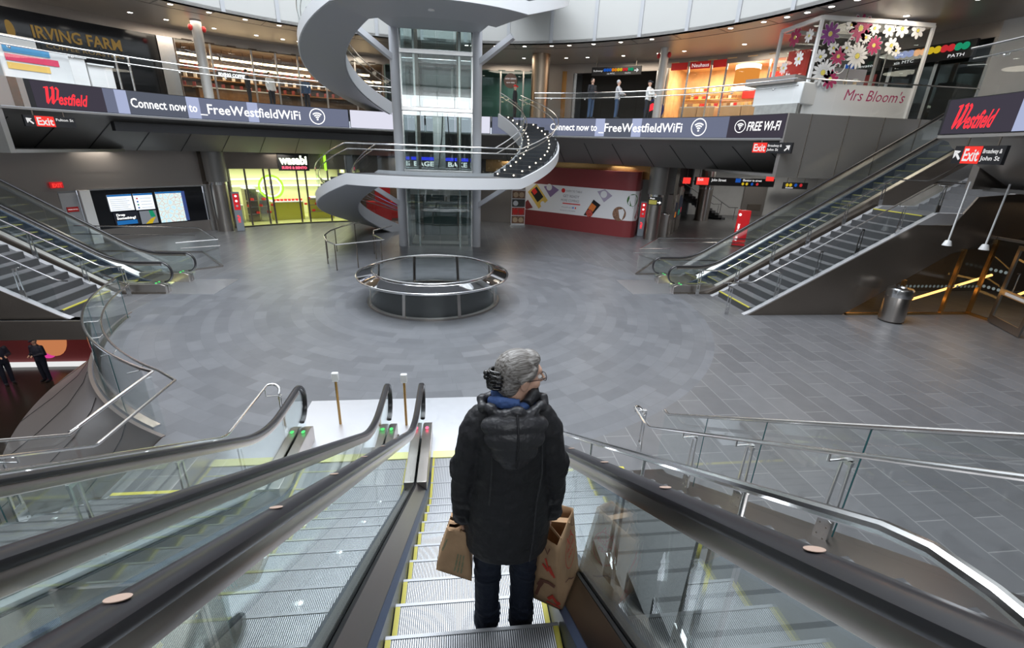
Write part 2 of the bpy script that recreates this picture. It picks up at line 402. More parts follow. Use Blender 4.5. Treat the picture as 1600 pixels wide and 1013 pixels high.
emis('screen_ink', (0.35, 0.38, 0.45), 0.7); emis('screen_dark', (0.02, 0.022, 0.03), 0.8); emis('screen_grey', (0.2, 0.22, 0.25), 0.8); emis('screen_navy', (0.05, 0.08, 0.25), 0.8)
mat('lime_floor', (0.45, 0.45, 0.18), 0.4); mat('lime_panel', (0.52, 0.48, 0.06), 0.5); mat('bakery_back', (0.08, 0.06, 0.05), 0.5)
mat('photo_brown', (0.25, 0.13, 0.08), 0.6, var=0.7, vscale=14); mat('photo_red', (0.5, 0.07, 0.05), 0.6, var=0.7, vscale=14); mat('photo_green', (0.06, 0.16, 0.04), 0.6, var=0.6, vscale=10)
mat('hoard_yellow', (0.72, 0.48, 0.10), 0.5); mat('hoard_purple', (0.25, 0.16, 0.32), 0.5); mat('hoard_orange', (0.75, 0.20, 0.04), 0.5); mat('hoard_stripe', (0.42, 0.36, 0.48), 0.5); mat('ink', (0.25, 0.22, 0.24), 0.6)
mat('glass_dot', (0.45, 0.55, 0.55), 0.4)
def map_mat():
    m = emis('map_screen', (0.8, 0.9, 0.85), 0.9); n, l = m.node_tree.nodes, m.node_tree.links
    tc = n.new('ShaderNodeTexCoord'); v = n.new('ShaderNodeTexVoronoi'); v.feature = 'DISTANCE_TO_EDGE'; v.inputs['Scale'].default_value = 5
    l.new(tc.outputs['Object'], v.inputs['Vector']); r = n.new('ShaderNodeValToRGB'); e = r.color_ramp.elements
    e[0].position = 0.0; e[0].color = (0.55, 0.35, 0.4, 1); e[1].position = 0.06; e[1].color = (0.78, 0.88, 0.80, 1)
    x = e.new(0.35); x.color = (0.55, 0.80, 0.92, 1)
    l.new(v.outputs['Distance'], r.inputs['Fac']); em = [k for k in n if k.type == 'EMISSION'][0]; l.new(r.outputs['Color'], em.inputs['Color'])
map_mat()
emis('ad_orange', (0.55, 0.20, 0.08), 0.8); emis('ad_pale', (0.5, 0.65, 0.6), 0.7); emis('ad_pink', (0.7, 0.05, 0.3), 0.8)
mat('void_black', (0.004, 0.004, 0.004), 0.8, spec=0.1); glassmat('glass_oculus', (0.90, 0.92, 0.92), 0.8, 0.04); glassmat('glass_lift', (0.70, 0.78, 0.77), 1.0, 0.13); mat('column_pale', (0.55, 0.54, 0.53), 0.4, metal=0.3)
# ------------------------------------------------------------------ the setting
CX, CY = -1.0, 13.0
ZU = 6.15      # upper floor
ZC = 9.5       # upper ceiling
def arcprof(mb, prof, a0, a1, step=3.0, c=(CX, CY)):
    n = max(2, int(abs(a1 - a0) / step) + 1); rings = []
    for i in range(n + 1):
        a = a0 + (a1 - a0) * i / n; rings.append([(c[0] + r * sn(a), c[1] + r * cs(a), z) for r, z in prof])
    return mb.loft(rings, True)
# main floor: the disc, bounded on the left by the curved edge of the void
def floor_piece():
    c = (-0.75, 14.1); out = []
    a0, a1 = 0, 0
    # outline: right side full, left side bitten by the void
    P = [(-0.75 + 8.29 * sn(a), 14.1 + 8.29 * cs(a)) for a in [210 + i * (262 - 210) / 18 for i in range(19)]]
    P = [(-4.78, 6.85)] + [p for p in P if p[0] < -4.9] + [(-9.4, 12.3)]
    left = [(-30, 12.3), (-30, 45), (40, 45), (40, -12), (-4.78, -12)]
    pts = P + left
    mb = MB(); mb.prism([(x, y, -0.35) for x, y in pts], (0, 0, 0.35)); return mb
fo = floor_piece().build('floor', 'slate', smooth=False); struct(fo)
fo.data.transform(Matrix.Translation((0.75, -14.1, 0))); fo.location = (-0.75, 14.1, 0)
struct(MB().box(-32, -2.6, -6, 32, -4.7, -4.5).build('floor', 'lower_floor'))
struct(MB().box(-32, -9.45, 12.35, 12.6, -0.5, 0.0).build('wall_left', 'steel_dark'))
struct(MB().box(-32, -9.62, 12.22, 12.29, -0.5, 0.015).build('wall_left', 'steel_dark'))
struct(MB().box(-32, -2, 19.6, 19.8, -4.5, -0.36).build('wall_back', 'steel_dark'))
struct(MB().box(-25, -24.7, -6, 12.5, -4.5, 6).build('wall_left', 'steel_dark'))
struct(MB().box(-4.85, -4.7, -6, 6.85, -4.5, -0.1).build('wall_left', 'steel_dark'))
# flared steel cladding under the curved floor edge
cl = MB(); prof = [(8.27, 0.015), (8.33, 0.015), (8.35, -0.06), (8.46, -0.28), (8.80, -0.70), (9.35, -1.15), (10.0, -1.6), (10.0, -1.7), (8.27, -0.4)]
arcprof(cl, prof, 209, 262, 2, (-0.75, 14.1)); cl.build('trim_void', 'void_cladding')['kind'] = 'structure'
bpy.data.objects['trim_void'].name = 'trim_1'
sm = MB()
for a in (216, 226, 236, 246, 256):
    pr = [(r + 0.006, z + 0.004) for r, z in prof[2:7]]
    for i in range(len(pr) - 1):
        p, q = pr[i], pr[i + 1]
        sm.bar(pol(p[0], a, p[1], (-0.75, 14.1)), pol(q[0], a, q[1], (-0.75, 14.1)), 0.012, 0.008)
struct(sm.build('trim_2', 'black'))

# upper floor slab, its edge and soffit, either side of the escalator openings
def slab_section(a0, a1, nm):
    s = MB(); s.arcband(13.86, 21.5, 5.9, ZU, a0, a1); struct(s.build('floor', 'concrete'))
    s = MB(); arcprof(s, [(13.80, 5.29), (13.80, 5.22), (14.15, 5.14), (14.30, 5.00), (16.5, 3.95), (16.6, 4.05), (14.6, 5.3)], a0, a1); struct(s.build('ceiling', nm))
    s = MB(); s.arcband(16.5, 24.0, 3.95, 4.05, a0, a1); struct(s.build('ceiling', 'soffit_metal'))
slab_section(-72.2, 72.2, 'soffit_metal')
slab_section(94.7, 128, 'steel_side')
slab_section(-128, -94.7, 'steel_side')
# seams on the soffit
sm = MB()
for a in range(-70, 72, 6):
    sm.bar(pol(14.29, a, 4.98), pol(16.49, a, 3.94), 0.025, 0.012)
struct(sm.build('trim_3', 'black'))
# dark slot with little lamps over the left soffit
sl = MB(); arcprof(sl, [(14.05, 5.02), (14.05, 4.70), (14.3, 4.70), (14.3, 5.02)], -58, -3); struct(sl.build('trim_4', 'black'))
# squared-off slab sides along the openings
for sx in (1, -1):
    X0, X1 = (12.12, 24) if sx > 0 else (-14.12, -26)
    f = MB(); f.prism([(X0, 17.22, 5.9), (X1, 17.22, 5.9), (X1, 22.5, 5.9), (CX + sx * 20 * sn(72.2), 13 + 20 * cs(72.2), 5.9)], (0, 0, 0.25)); struct(f.build('floor', 'concrete'))
    f = MB(); f.box(min(X0, X1), max(X0, X1), 17.20, 17.4, 3.9, ZU); struct(f.build('wall_right' if sx > 0 else 'wall_left', 'steel_side'))
    f = MB(); 
    for k in range(5): f.box(X0 + sx * (0.9 + k * 1.5), X0 + sx * (0.92 + k * 1.5), 17.185, 17.2, 3.9, ZU)
    struct(f.build('trim_5' if sx > 0 else 'trim_6', 'steel_dark'))
    f = MB(); f.box(min(X0, X1), max(X0, X1), 17.4, 22.6, 3.9, 4.0); struct(f.build('ceiling', 'soffit_metal'))
    X0 = 14.3 if sx > 0 else -16.3
    f = MB(); f.box(min(X0, X1), max(X0, X1), 11.8, 12.0, 3.95, ZU); struct(f.build('wall_right' if sx > 0 else 'wall_left', 'steel_warm'))
# upper ceiling: a panelled inner strip, a dark groove and the deep ceiling
s = MB(); s.arcband(13.8, 15.0, ZC, ZC + 0.12, -180, 180, step=4); struct(s.build('ceiling', 'ceiling_metal'))
s = MB(); s.arcband(15.0, 15.08, ZC + 0.03, ZC + 0.12, -180, 180, step=4); struct(s.build('trim_7', 'black'))
s = MB(); s.arcband(15.08, 24.5, ZC, ZC + 0.12, -180, 180, step=4); struct(s.build('ceiling', 'ceiling_metal'))
sm = MB()
for a in range(-80, 100, 8): sm.bar(pol(13.82, a, ZC - 0.003), pol(15.0, a, ZC - 0.003), 0.018, 0.008)
struct(sm.build('trim_8', 'black'))
# white drum wall above
s = MB(); s.arcband(13.8, 14.1, ZC, 21, -180, 180, step=4); struct(s.build('wall_drum', 'drum_panel')); bpy.data.objects['wall_drum'].name = 'wall_upper'
sm = MB()
for a in range(-84, 100, 9): sm.bar(pol(13.77, a, ZC), pol(13.77, a, 16), 0.16, 0.05, up=(sn(a), cs(a), 0))
struct(sm.build('trim_9', 'grey_paint'))
# upper back wall over the shopfronts and between them
def wallseg(R0, z0, z1, a0, a1, m, nm='wall_back', th=0.2):
    s = MB(); s.arcband(R0, R0 + th, z0, z1, a0, a1, step=3); return struct(s.build(nm, m))
wallseg(19.5, 9.1, 9.5, -78, 62, 'steel_wall')
wallseg(19.5, ZU, 9.5, -43.2, -41.3, 'steel')
wallseg(19.7, ZU, 9.1, -80, -43.2, 'dark_wall')
wallseg(24.2, ZU, 9.5, -80, 128, 'stone_wall')
wallseg(24.3, ZU, 9.5, -130, -80, 'stone_wall')
wallseg(19.5, ZU, 9.1, 39.3, 40.6, 'steel')
wallseg(19.5, ZU, 9.5, 58.6, 60.2, 'steel')
# lower walls
wallseg(17.7, 3.0, 3.95, -70, -42.6, 'steel_wall'); wallseg(17.72, 2.28, 3.0, -70, -42.6, 'steel_wall')
wallseg(17.7, 0, 2.28, -70, -61.0, 'steel_wall'); wallseg(17.8, 0, 2.28, -61, -58.8, 'grey_paint', 'door_1')
wallseg(17.55, 0, 2.28, -58.8, -57.6, 'white_gloss', 'trim_10')
wallseg(17.70, 0, 0.55, -57.6, -42.6, 'steel_wall'); wallseg(17.5, 0, 2.36, -42.7, -41.8, 'steel', 'trim_11')
wallseg(17.7, 3.1, 3.95, -42.6, -18.5, 'steel_dark'); wallseg(17.7, 0, 3.95, -42.6, -38.6, 'steel_dark')
wallseg(17.7, 3.0, 3.95, -18.5, 22, 'dark_wall'); wallseg(18.1, 0, 3.0, 5.5, 40, 'steel_wall')
wallseg(17.65, 3.2, 3.95, 9, 44, 'bronze'); 
wallseg(21.5, 0, 3.95, -19, 6, 'dark_wall')
# passage at the lower right with its back room
struct(MB().box(12, 34, 38.5, 38.7, 0, 3.95).build('wall_back', 'stone_wall'))
struct(MB().box(30, 30.2, 14, 38.5, 0, 3.95).build('wall_right', 'stone_wall'))
struct(MB().box(11, 34, 28.0, 40, 3.90, 4.0).build('ceiling', 'soffit_metal'))
struct(MB().box(17, 34, 14, 28.0, 3.90, 4.0).build('ceiling', 'soffit_metal'))
wl = MB(); wl.bar((12.9, 27.0, 1.97), (16.5, 36.0, 1.97), 0.2, 3.94); struct(wl.build('wall_right', 'steel_dark'))
# stainless side wall below the right-hand stairs, and its twin on the left
for sx in (1, -1):
    fx = (lambda x: x) if sx > 0 else (lambda x: -1.5 - x)
    P = [(8.9, 12.42, 0), (12.6, 12.42, 0), (18.2, 12.42, 0), (18.2, 12.42, 3.95), (15.2, 12.42, 3.4), (14.1, 12.42, 2.9), (13.8, 12.42, 2.9)]
    q = MB()
    if sx > 0:
        q.prism([(8.9, 12.42, 0), (12.1, 12.42, 0), (15.2, 12.42, 2.0), (18.2, 12.42, 2.7), (18.2, 12.42, 3.95), (15.4, 12.42, 3.7), (14.9, 12.42, 2.85), (13.7, 12.42, 2.85)], (0, 0.06, 0))
    else:
        q.prism([(-10.2, 12.42, 0), (-10.2, 12.42, -0.35), (-24, 12.42, -0.35), (-24, 12.42, 3.95), (-16.6, 12.42, 3.7), (-15.6, 12.42, 2.85), (-15.0, 12.42, 2.85)], (0, 0.06, 0))
    struct(q.build('wall_right' if sx > 0 else 'wall_left', 'steel_dark'))
# rear of the hall, seen only in reflections: walls and a bright street window
struct(MB().box(-24, 24, -12.2, -12, -4.5, 21).build('wall_front', 'concrete'))
struct(MB().box(24, 24.2, -12, 12, 0, 21).build('wall_right', 'concrete'))
struct(MB().box(-4.7, 24, -12, -6, 5.9, 6.15).build('floor', 'concrete'))

# ------------------------------------------------------------------ ceiling lamps
def downlight(loc, r, label, group, m='lamp_white', first=[None]):
    if first[0] is None:
        t = thing('ceiling_light', label, 'ceiling light', loc, group)
        k = MB(); k.lathe((*loc[:2], loc[2]), [(0.085, -0.004), (0.12, -0.012), (0.125, 0.0), (0.085, 0.0)], 20); k.build('trim_ring', 'steel', t)
        k = MB(); k.cyl((loc[0], loc[1], loc[2] - 0.006), (loc[0], loc[1], loc[2]), 0.1, n=20); k.build('lamp_disc', 'lamp_white', t)
        first[0] = t
    else: t = dup(first[0], loc, label, group)
    return t
G = 'downlights along the edge strip of the upper ceiling'
for a in [-57, -51.5, -46, -40.5, -35, -29.5, -24, -18, 6, 12, 18, 23.6, 27.2, 32.1, 37.5, 43.5, 57.6, 63, 66.6, 69.6, 73, 76.5]:
    downlight(pol(14.4, a, ZC), 0.1, 'round recessed downlight in the edge strip of the upper ceiling', G)
G = 'downlights deeper in the upper ceiling'
for a in [-56, -47.5, -43.2, -37, -31, -27, -24.5, -20, 16, 20, 24, 28, 34.5, 40.7, 45, 54.5, 62, 69, 75, 82]:
    downlight(pol(17.6, a, ZC), 0.1, 'round recessed downlight deeper in the upper ceiling above the shopfronts', G)
# what these lamps throw on the gallery
for a in (-62, -40, -15, 12, 35, 55, 78): area('gallery_lamp', tuple(pol(17.2, a, ZC - 0.05)), (0, 0, 0), 2.5, 70, (1, 0.88, 0.72))
for a in (-55, -30, -8, 14, 36, 60): area('arcade_lamp', tuple(pol(17.0, a, 3.85)), (0, 0, 0), 1.2, 22, (1, 0.93, 0.82))
for x, y in ((21, 33), (26, 34), (20, 27), (27, 27)): area('passage_lamp', (x, y, 3.85), (0, 0, 0), 1.0, 60, (1, 0.97, 0.9))
area('lower_hall_lamp', (-16, 16, -0.5), (0, 0, 0), 2, 60, (1, 0.8, 0.65))
# ------------------------------------------------------------------ escalators
def frame(o, d, l):
    """local (s up the run, w across, z) to the world"""
    o, d, l = Vector(o), Vector((*d, 0)), Vector((*l, 0))
    return lambda s, w, z: o + d * s + l * w + Vector((0, 0, z))
def escalator(name, label, o, d, l, slope, top_s, tread, half=0.68, lo=-1.25, tip=-1.25, rail_lights='red', dots=False, stepw=None, panel_len=1.9, first_step=None):
    """o: where the line of step edges would meet the floor"""
    F = frame(o, d, l); t = thing(name, label, 'escalator', tuple(o))
    sw = stepw or half - 0.19
    RH = 0.95                       # handrail above the step edges
    sr = (RH * 0 + 0.02)            # rail bend
    def rz(s):                      # centre height of the handrail, with a soft bend at the foot
        a = 0.55
        if s < -a: return RH + 0.02
        if s > a: return RH + slope * s + 0.02
        u = (s + a) / (2 * a); return RH + 0.02 + slope * 2 * a * u * u / 2
    def dz(s, h):                   # same for deck lines at height h above the steps
        return rz(s) - RH - 0.02 + h
    S = [tip + 0.02 + (i / 8) * (-0.5 - tip) for i in range(8)] + [-0.5 + i * 0.125 for i in range(9)] + [0.6 + (top_s - 0.6) * i / 6 for i in range(7)]
    for sd in (-1, 1):
        # moving handrail: flat oval belt round the newel
        path = [(s, rz(s)) for s in reversed(S)]
        cz = (RH + 0.02 + 0.36) / 2; rr = RH + 0.02 - cz
        for i in range(1, 12):
            a = PI / 2 + PI * i / 11
            path.append((tip + 0.02 + rr * math.cos(a) * 0.85, cz + rr * math.sin(a)))
        pts = [F(s, sd * half, z) for s, z in path]
        k = MB(); k.loft(belt(pts, F(0, 1, 0) - F(0, 0, 0), 0.044, 0.026), True)
        hr = k.build('handrail', 'rubber', t)
        if dots:
            s = 0.35
            while s < top_s - 0.3:
                p = F(s, sd * half, rz(s) + 0.0315); c = MB(); nrm = (Vector((0, 0, 1)) - Vector((*d, 0)) * slope).normalized()
                c.cyl(p, p + nrm * 0.0015, 0.021, n=20); c.build('position_mark', 'wood_tan', hr); s += 0.62
        # steel guide under the belt
        k = MB(); k.loft(belt([p - Vector((0, 0, 0.064)) for p in pts[:len(S)]], F(0, 1, 0) - F(0, 0, 0), 0.028, 0.040), True); k.build('handrail_guide', 'steel_warm', t)
        # glass balustrade in panels
        s0 = tip - 0.16; q = s0
        while q < top_s - 0.05:
            e = min(top_s, q + panel_len if q > s0 else 0.7); n_ = 10; g = MB(); top = []; bot = []
            for i in range(n_ + 1):
                s = q + 0.006 + (e - q - 0.012) * i / n_
                zt = rz(s) - 0.09
                if s < tip + 0.05:
                    u = min(1, (tip + 0.05 - s) / 0.26); zt = cz + (rr - 0.05) * math.sqrt(max(0, 1 - u * u))
                top.append((s, zt)); bot.append((s, max(0.12, dz(s, 0.10)) if s > tip + 0.1 else 0.2))
            for wv in (sd * half - 0.006, sd * half + 0.006):
                vs = [F(s, wv, z) for s, z in top] + [F(s, wv, z) for s, z in bot]
                g.add(vs, [(i, i + 1, n_ + 2 + i, n_ + 1 + i) for i in range(n_)])
            g.build('glass_panel', 'glass_green', t)
            q = e
        # inner deck, gasket, skirt, outer deck
        def strip(w0, w1, h0, h1, nm, m, s0=lo + 0.25, thick=0.03):
            g = MB(); rings = []
            SS = [s0] + [s for s in S if s > s0 + 0.05]
            for s in SS:
                z0, z1 = dz(s, h0), dz(s, h1)
                rings.append([F(s, sd * w0, z0), F(s, sd * w1, z1), F(s, sd * w1, z1 - thick), F(s, sd * w0, z0 - thick)])
            g.loft(rings, True); return g.build(nm, m, t)
        strip(sw + 0.045, half - 0.03, 0.01, 0.12, 'inner_deck', 'deck_metal', thick=0.02)
        strip(half - 0.03, half - 0.010, 0.13, 0.13, 'gasket', 'black', thick=0.04)
        strip(sw + 0.005, sw + 0.045, -0.02, 0.0, 'skirt', 'navy_skirt', thick=0.36)
        strip(half + 0.012, half + 0.14, 0.13, 0.10, 'outer_deck', 'steel_warm', thick=0.05)
        g = MB(); rings = []
        for s in [lo] + S[9:]:
            rings.append([F(s, sd * (half + 0.13), dz(s, 0.06)), F(s, sd * (half + 0.15), dz(s, 0.06)), F(s, sd * (half + 0.15), max(0.0, dz(s, 0.1) - 0.75)), F(s, sd * (half + 0.13), max(0.0, dz(s, 0.1) - 0.75))])
        g.loft(rings, True); g.build('side_cladding', 'steel_dark', t)
        # entry box on the deck, with its direction lamps
        g = MB(); pr = [(tip - 0.02, 0.0), (tip - 0.02, 0.26), (tip + 0.12, 0.32), (-0.35, 0.30), (0.25, dz(0.25, 0.135)), (0.25, 0.0)]
        a = [F(s, sd * (sw + 0.03), z) for s, z in pr]; b = [F(s, sd * (half - 0.02), z) for s, z in pr]
        g.loft([a, b], True); bx = g.build('entry_box', 'steel_warm', t, bevel=0.008)
        g = MB(); a = [F(s, sd * (half + 0.015), z) for s, z in pr]; b = [F(s, sd * (half + 0.13), z) for s, z in pr]
        g.loft([a, b], True); g.build('entry_box', 'steel_warm', t, bevel=0.008)
        for wv in (half - 0.09, half + 0.07):
            g = MB(); p = F(tip + 0.25, sd * wv, 0.335); g.ball(p, 0.028, 0.04, 0.008, 12, 6); g.build('direction_lamp', 'lamp_red' if rail_lights == 'red' else 'led_green', bx)
    # steps: two level ones by the comb, then the flight
    step = 0.36; a = (first_step if first_step is not None else 0.29) - 3 * step
    s1 = a + 0.15; rise = step * slope
    while a < top_s:
        z = max(slope * a - 0.11, 0.008 if a < -0.5 else 0.02)
        mk_step(F, a, a + step, sw, z, 0.1 if a < 0.2 else rise + 0.03, t, tread); a += step
    # comb plate
    g = MB()
    g.hexa([F(s1 - 0.16, -sw, 0.0), F(s1, -sw, 0.0), F(s1, sw, 0.0), F(s1 - 0.16, sw, 0.0), F(s1 - 0.16, -sw, 0.030), F(s1, -sw, 0.024), F(s1, sw, 0.024), F(s1 - 0.16, sw, 0.030)])
    g.build('comb_plate', 'yellow_pale', t)
    return t, F
def belt(pts, across, hw, hh):
    across = Vector(across).normalized(); rings = []; m = len(pts)
    for i, p in enumerate(pts):
        tg = (pts[min(i + 1, m - 1)] - pts[max(i - 1, 0)]).normalized(); up = across.cross(tg).normalized()
        prof = [(-1, -0.3), (-0.92, 0.35), (-0.6, 0.85), (0, 1), (0.6, 0.85), (0.92, 0.35), (1, -0.3), (0.9, -0.8), (0.5, -1), (-0.5, -1), (-0.9, -0.8)]
        rings.append([p + across * a * hw + up * b * hh for a, b in prof])
    return rings
def mk_step(F, a, b, sw, z, rise, t, tread):
    g = MB(); g.hexa([F(a, -sw, z - rise), F(b, -sw, z - rise), F(b, sw, z - rise), F(a, sw, z - rise), F(a, -sw, z), F(b, -sw, z), F(b, sw, z), F(a, sw, z)])
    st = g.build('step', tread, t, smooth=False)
    st.data.materials.append(MAT['step_riser'])
    for p in st.data.polygons:
        if abs(p.normal.z) < 0.5: p.material_index = 1
    # painted safety edges: thin raised strips on both sides and at the nose
    e = MB()
    for sd in (-1, 1):
        w0, w1 = sorted((sd * sw * 0.998, sd * (sw - 0.032))); e = MB()
        e.hexa([F(a, w0, z), F(b, w0, z), F(b, w1, z), F(a, w1, z), F(a, w0, z + 0.004), F(b, w0, z + 0.004), F(b, w1, z + 0.004), F(a, w1, z + 0.004)])
        e.build('edge_strip', 'yellow', st, smooth=False)
    e = MB(); e.hexa([F(a, -sw, z), F(a + 0.02, -sw, z), F(a + 0.02, sw, z), F(a, sw, z), F(a, -sw, z + 0.005), F(a + 0.02, -sw, z + 0.005), F(a + 0.02, sw, z + 0.005), F(a, sw, z + 0.005)])
    e.build('edge_strip', NOSE, st, smooth=False)
mat('wood_tan', (0.42, 0.30, 0.24), 0.5)
emis('lamp_red', (1.0, 0.12, 0.22), 2.0)
glassmat('acrylic', (0.82, 0.80, 0.78), 1.0, 0.14, 0.1)
SL = math.tan(R(30.6))
Y0 = 5.35
NOSE = 'yellow_dull' 
mat('yellow_dull', (0.50, 0.50, 0.22), 0.5)
mat('nose_silver', (0.36, 0.37, 0.39), 0.45, metal=0.4)
NOSE = 'nose_silver'
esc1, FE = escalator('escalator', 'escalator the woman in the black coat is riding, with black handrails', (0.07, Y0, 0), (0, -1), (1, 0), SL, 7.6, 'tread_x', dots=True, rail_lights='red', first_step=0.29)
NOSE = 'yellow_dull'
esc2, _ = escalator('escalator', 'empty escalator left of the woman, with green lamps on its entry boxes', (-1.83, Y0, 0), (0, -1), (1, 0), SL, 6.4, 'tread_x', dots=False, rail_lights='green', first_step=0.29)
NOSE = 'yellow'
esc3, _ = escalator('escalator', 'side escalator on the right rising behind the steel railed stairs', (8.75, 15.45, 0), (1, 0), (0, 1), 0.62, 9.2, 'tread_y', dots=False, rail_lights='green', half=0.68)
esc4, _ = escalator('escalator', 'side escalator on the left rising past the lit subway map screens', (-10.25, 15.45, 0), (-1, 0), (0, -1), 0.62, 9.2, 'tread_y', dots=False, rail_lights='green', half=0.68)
# yellow lit edges seen at the foot flat steps
# landing plates let into the floor
def plate(x0, x1, y0, y1, lab, tk):
    g = MB(); g.box(x0, x1, y0, y1, 0.0, 0.01); o = g.build('landing_plate', 'plate_metal', smooth=False); tag(o, lab, 'floor plate')
plate(-2.75, 1.55, 6.02, 7.85, 'broad brushed metal plate in the floor where both near escalators land', 0)
plate(6.0, 8.0, 14.6, 16.45, 'square brushed metal plate at the foot of the right side escalator', 0)
plate(-9.5, -7.6, 14.6, 16.35, 'square brushed metal plate at the foot of the left side escalator', 0)
# steel cover between the two near escalators with its anti-slide studs and clear barriers
g = MB(); rings = []
for s in (-0.9, 0.0, 0.5, 6.4):
    z = 0.07 + max(0, SL * s) ; rings.append([(-0.99, Y0 - s, z), (-0.77, Y0 - s, z), (-0.77, Y0 - s, z - 0.05), (-0.99, Y0 - s, z - 0.05)])
g.loft(rings); ob = g.build('divider_deck', 'deck_metal'); tag(ob, 'sloping steel cover strip between the two near escalators', 'escalator cover')
GS = 'anti slide studs on the cover between the near escalators'; fs_ = None
for k, s in enumerate((1.2, 1.95, 2.7, 3.45, 4.2)):
    p = (-0.88, Y0 - s, 0.07 + SL * s)
    if fs_ is None:
        fs_ = thing('anti_slide_stud', 'short chrome stud on the sloping cover between the near escalators', 'stud', p, GS)
        MB().cyl(p, (p[0], p[1], p[2] + 0.07), 0.024, n=18).build('stem', 'steel_bright', fs_); MB().ball((p[0], p[1], p[2] + 0.072), 0.032, 0.032, 0.016).build('cap', 'steel_bright', fs_)
    else: dup(fs_, p)
for k, s in enumerate((4.33,)):
    z = 0.07 + SL * s; y = Y0 - s
    b = thing('acrylic_barrier', 'clear upright acrylic sheet between the near escalators at lower left', 'barrier', (-0.88, y, z))
    mb = MB(); mb.hexa([(-1.10, y - 0.004, z), (-0.68, y - 0.004, z), (-0.68, y + 0.004, z), (-1.10, y + 0.004, z), (-1.10, y - 0.004, z + 0.77), (-0.68, y - 0.004, z + 0.77), (-0.68, y + 0.004, z + 0.77), (-1.10, y + 0.004, z + 0.77)])
    mb.build('sheet', 'acrylic', b, smooth=False)
    mb = MB(); mb.box(-0.92, -0.84, y - 0.03, y + 0.03, z - 0.02, z + 0.03); mb.build('bracket', 'steel', b)
# card reader posts at the feet of the near escalators
for i, (x, y, lab) in enumerate(((-2.05, 7.05, 'small white topped sensor post by the left near escalator'), (-0.92, 6.95, 'small white topped sensor post between the two near escalators'))):
    t = thing('sensor_post', lab, 'sensor post', (x, y, 0.01))
    MB().cyl((x, y, 0.01), (x, y, 0.86), 0.022, n=14).build('pole', 'bronze', t); MB().obox((x, y, 0.84), 0.11, 0.07, 0.16).build('head', 'white_gloss', t, bevel=0.015)
# ------------------------------------------------------------------ fixed stairs with steel rails
def slot_post(F, s, w, z0, z1, t, lean=0.0):
    """flat twin-blade post with a long slot and a bolted foot, blades facing along the run"""
    g = MB()
    for q in (-0.062, 0.036):
        g.hexa([F(s + q, w - 0.008, z0 + 0.2), F(s + q + 0.026, w - 0.011, z0 + 0.2), F(s + q + 0.026, w + 0.011, z0 + 0.2), F(s + q, w + 0.008, z0 + 0.2),
                F(s + q * 0.75, w - 0.008, z1), F(s + q * 0.75 + 0.018, w - 0.008, z1), F(s + q * 0.75 + 0.018, w + 0.008, z1), F(s + q * 0.75, w + 0.008, z1)])
    g.hexa([F(s - 0.066, w - 0.012, z0), F(s + 0.066, w - 0.012, z0), F(s + 0.066, w + 0.012, z0), F(s - 0.066, w + 0.012, z0),
            F(s - 0.062, w - 0.012, z0 + 0.24), F(s + 0.062, w - 0.012, z0 + 0.24), F(s + 0.062, w + 0.012, z0 + 0.24), F(s - 0.062, w + 0.012, z0 + 0.24)])
    g.hexa([F(s - 0.05, w - 0.012, z1 - 0.04), F(s + 0.05, w - 0.012, z1 - 0.04), F(s + 0.05, w + 0.012, z1 - 0.04), F(s - 0.05, w + 0.012, z1 - 0.04),
            F(s - 0.05, w - 0.012, z1), F(s + 0.05, w - 0.012, z1), F(s + 0.05, w + 0.012, z1), F(s - 0.05, w + 0.012, z1)])
    p = g.build('post', 'steel_bright', t, smooth=False)
    b = MB()
    for dz_ in (0.06, 0.17):
        for q in (-0.032, 0.032): b.cyl(F(s + q, w - 0.014, z0 + dz_), F(s + q, w + 0.014, z0 + dz_), 0.007, n=8)
    b.build('bolts', 'steel_dark', p)
    return p
def bracket(F, s, w, wr, z, zr, t):
    """arm from the post head at (w, z) out and up to the rail at (wr, zr)"""
    g = MB(); g.tube([F(s, w, z), F(s, wr, z - 0.005), F(s, wr, zr - 0.02)], 0.010, 8); g.bar(F(s - 0.03, w, z), F(s + 0.03, w, z), 0.05, 0.012); g.build('rail_bracket', 'steel_bright', t)
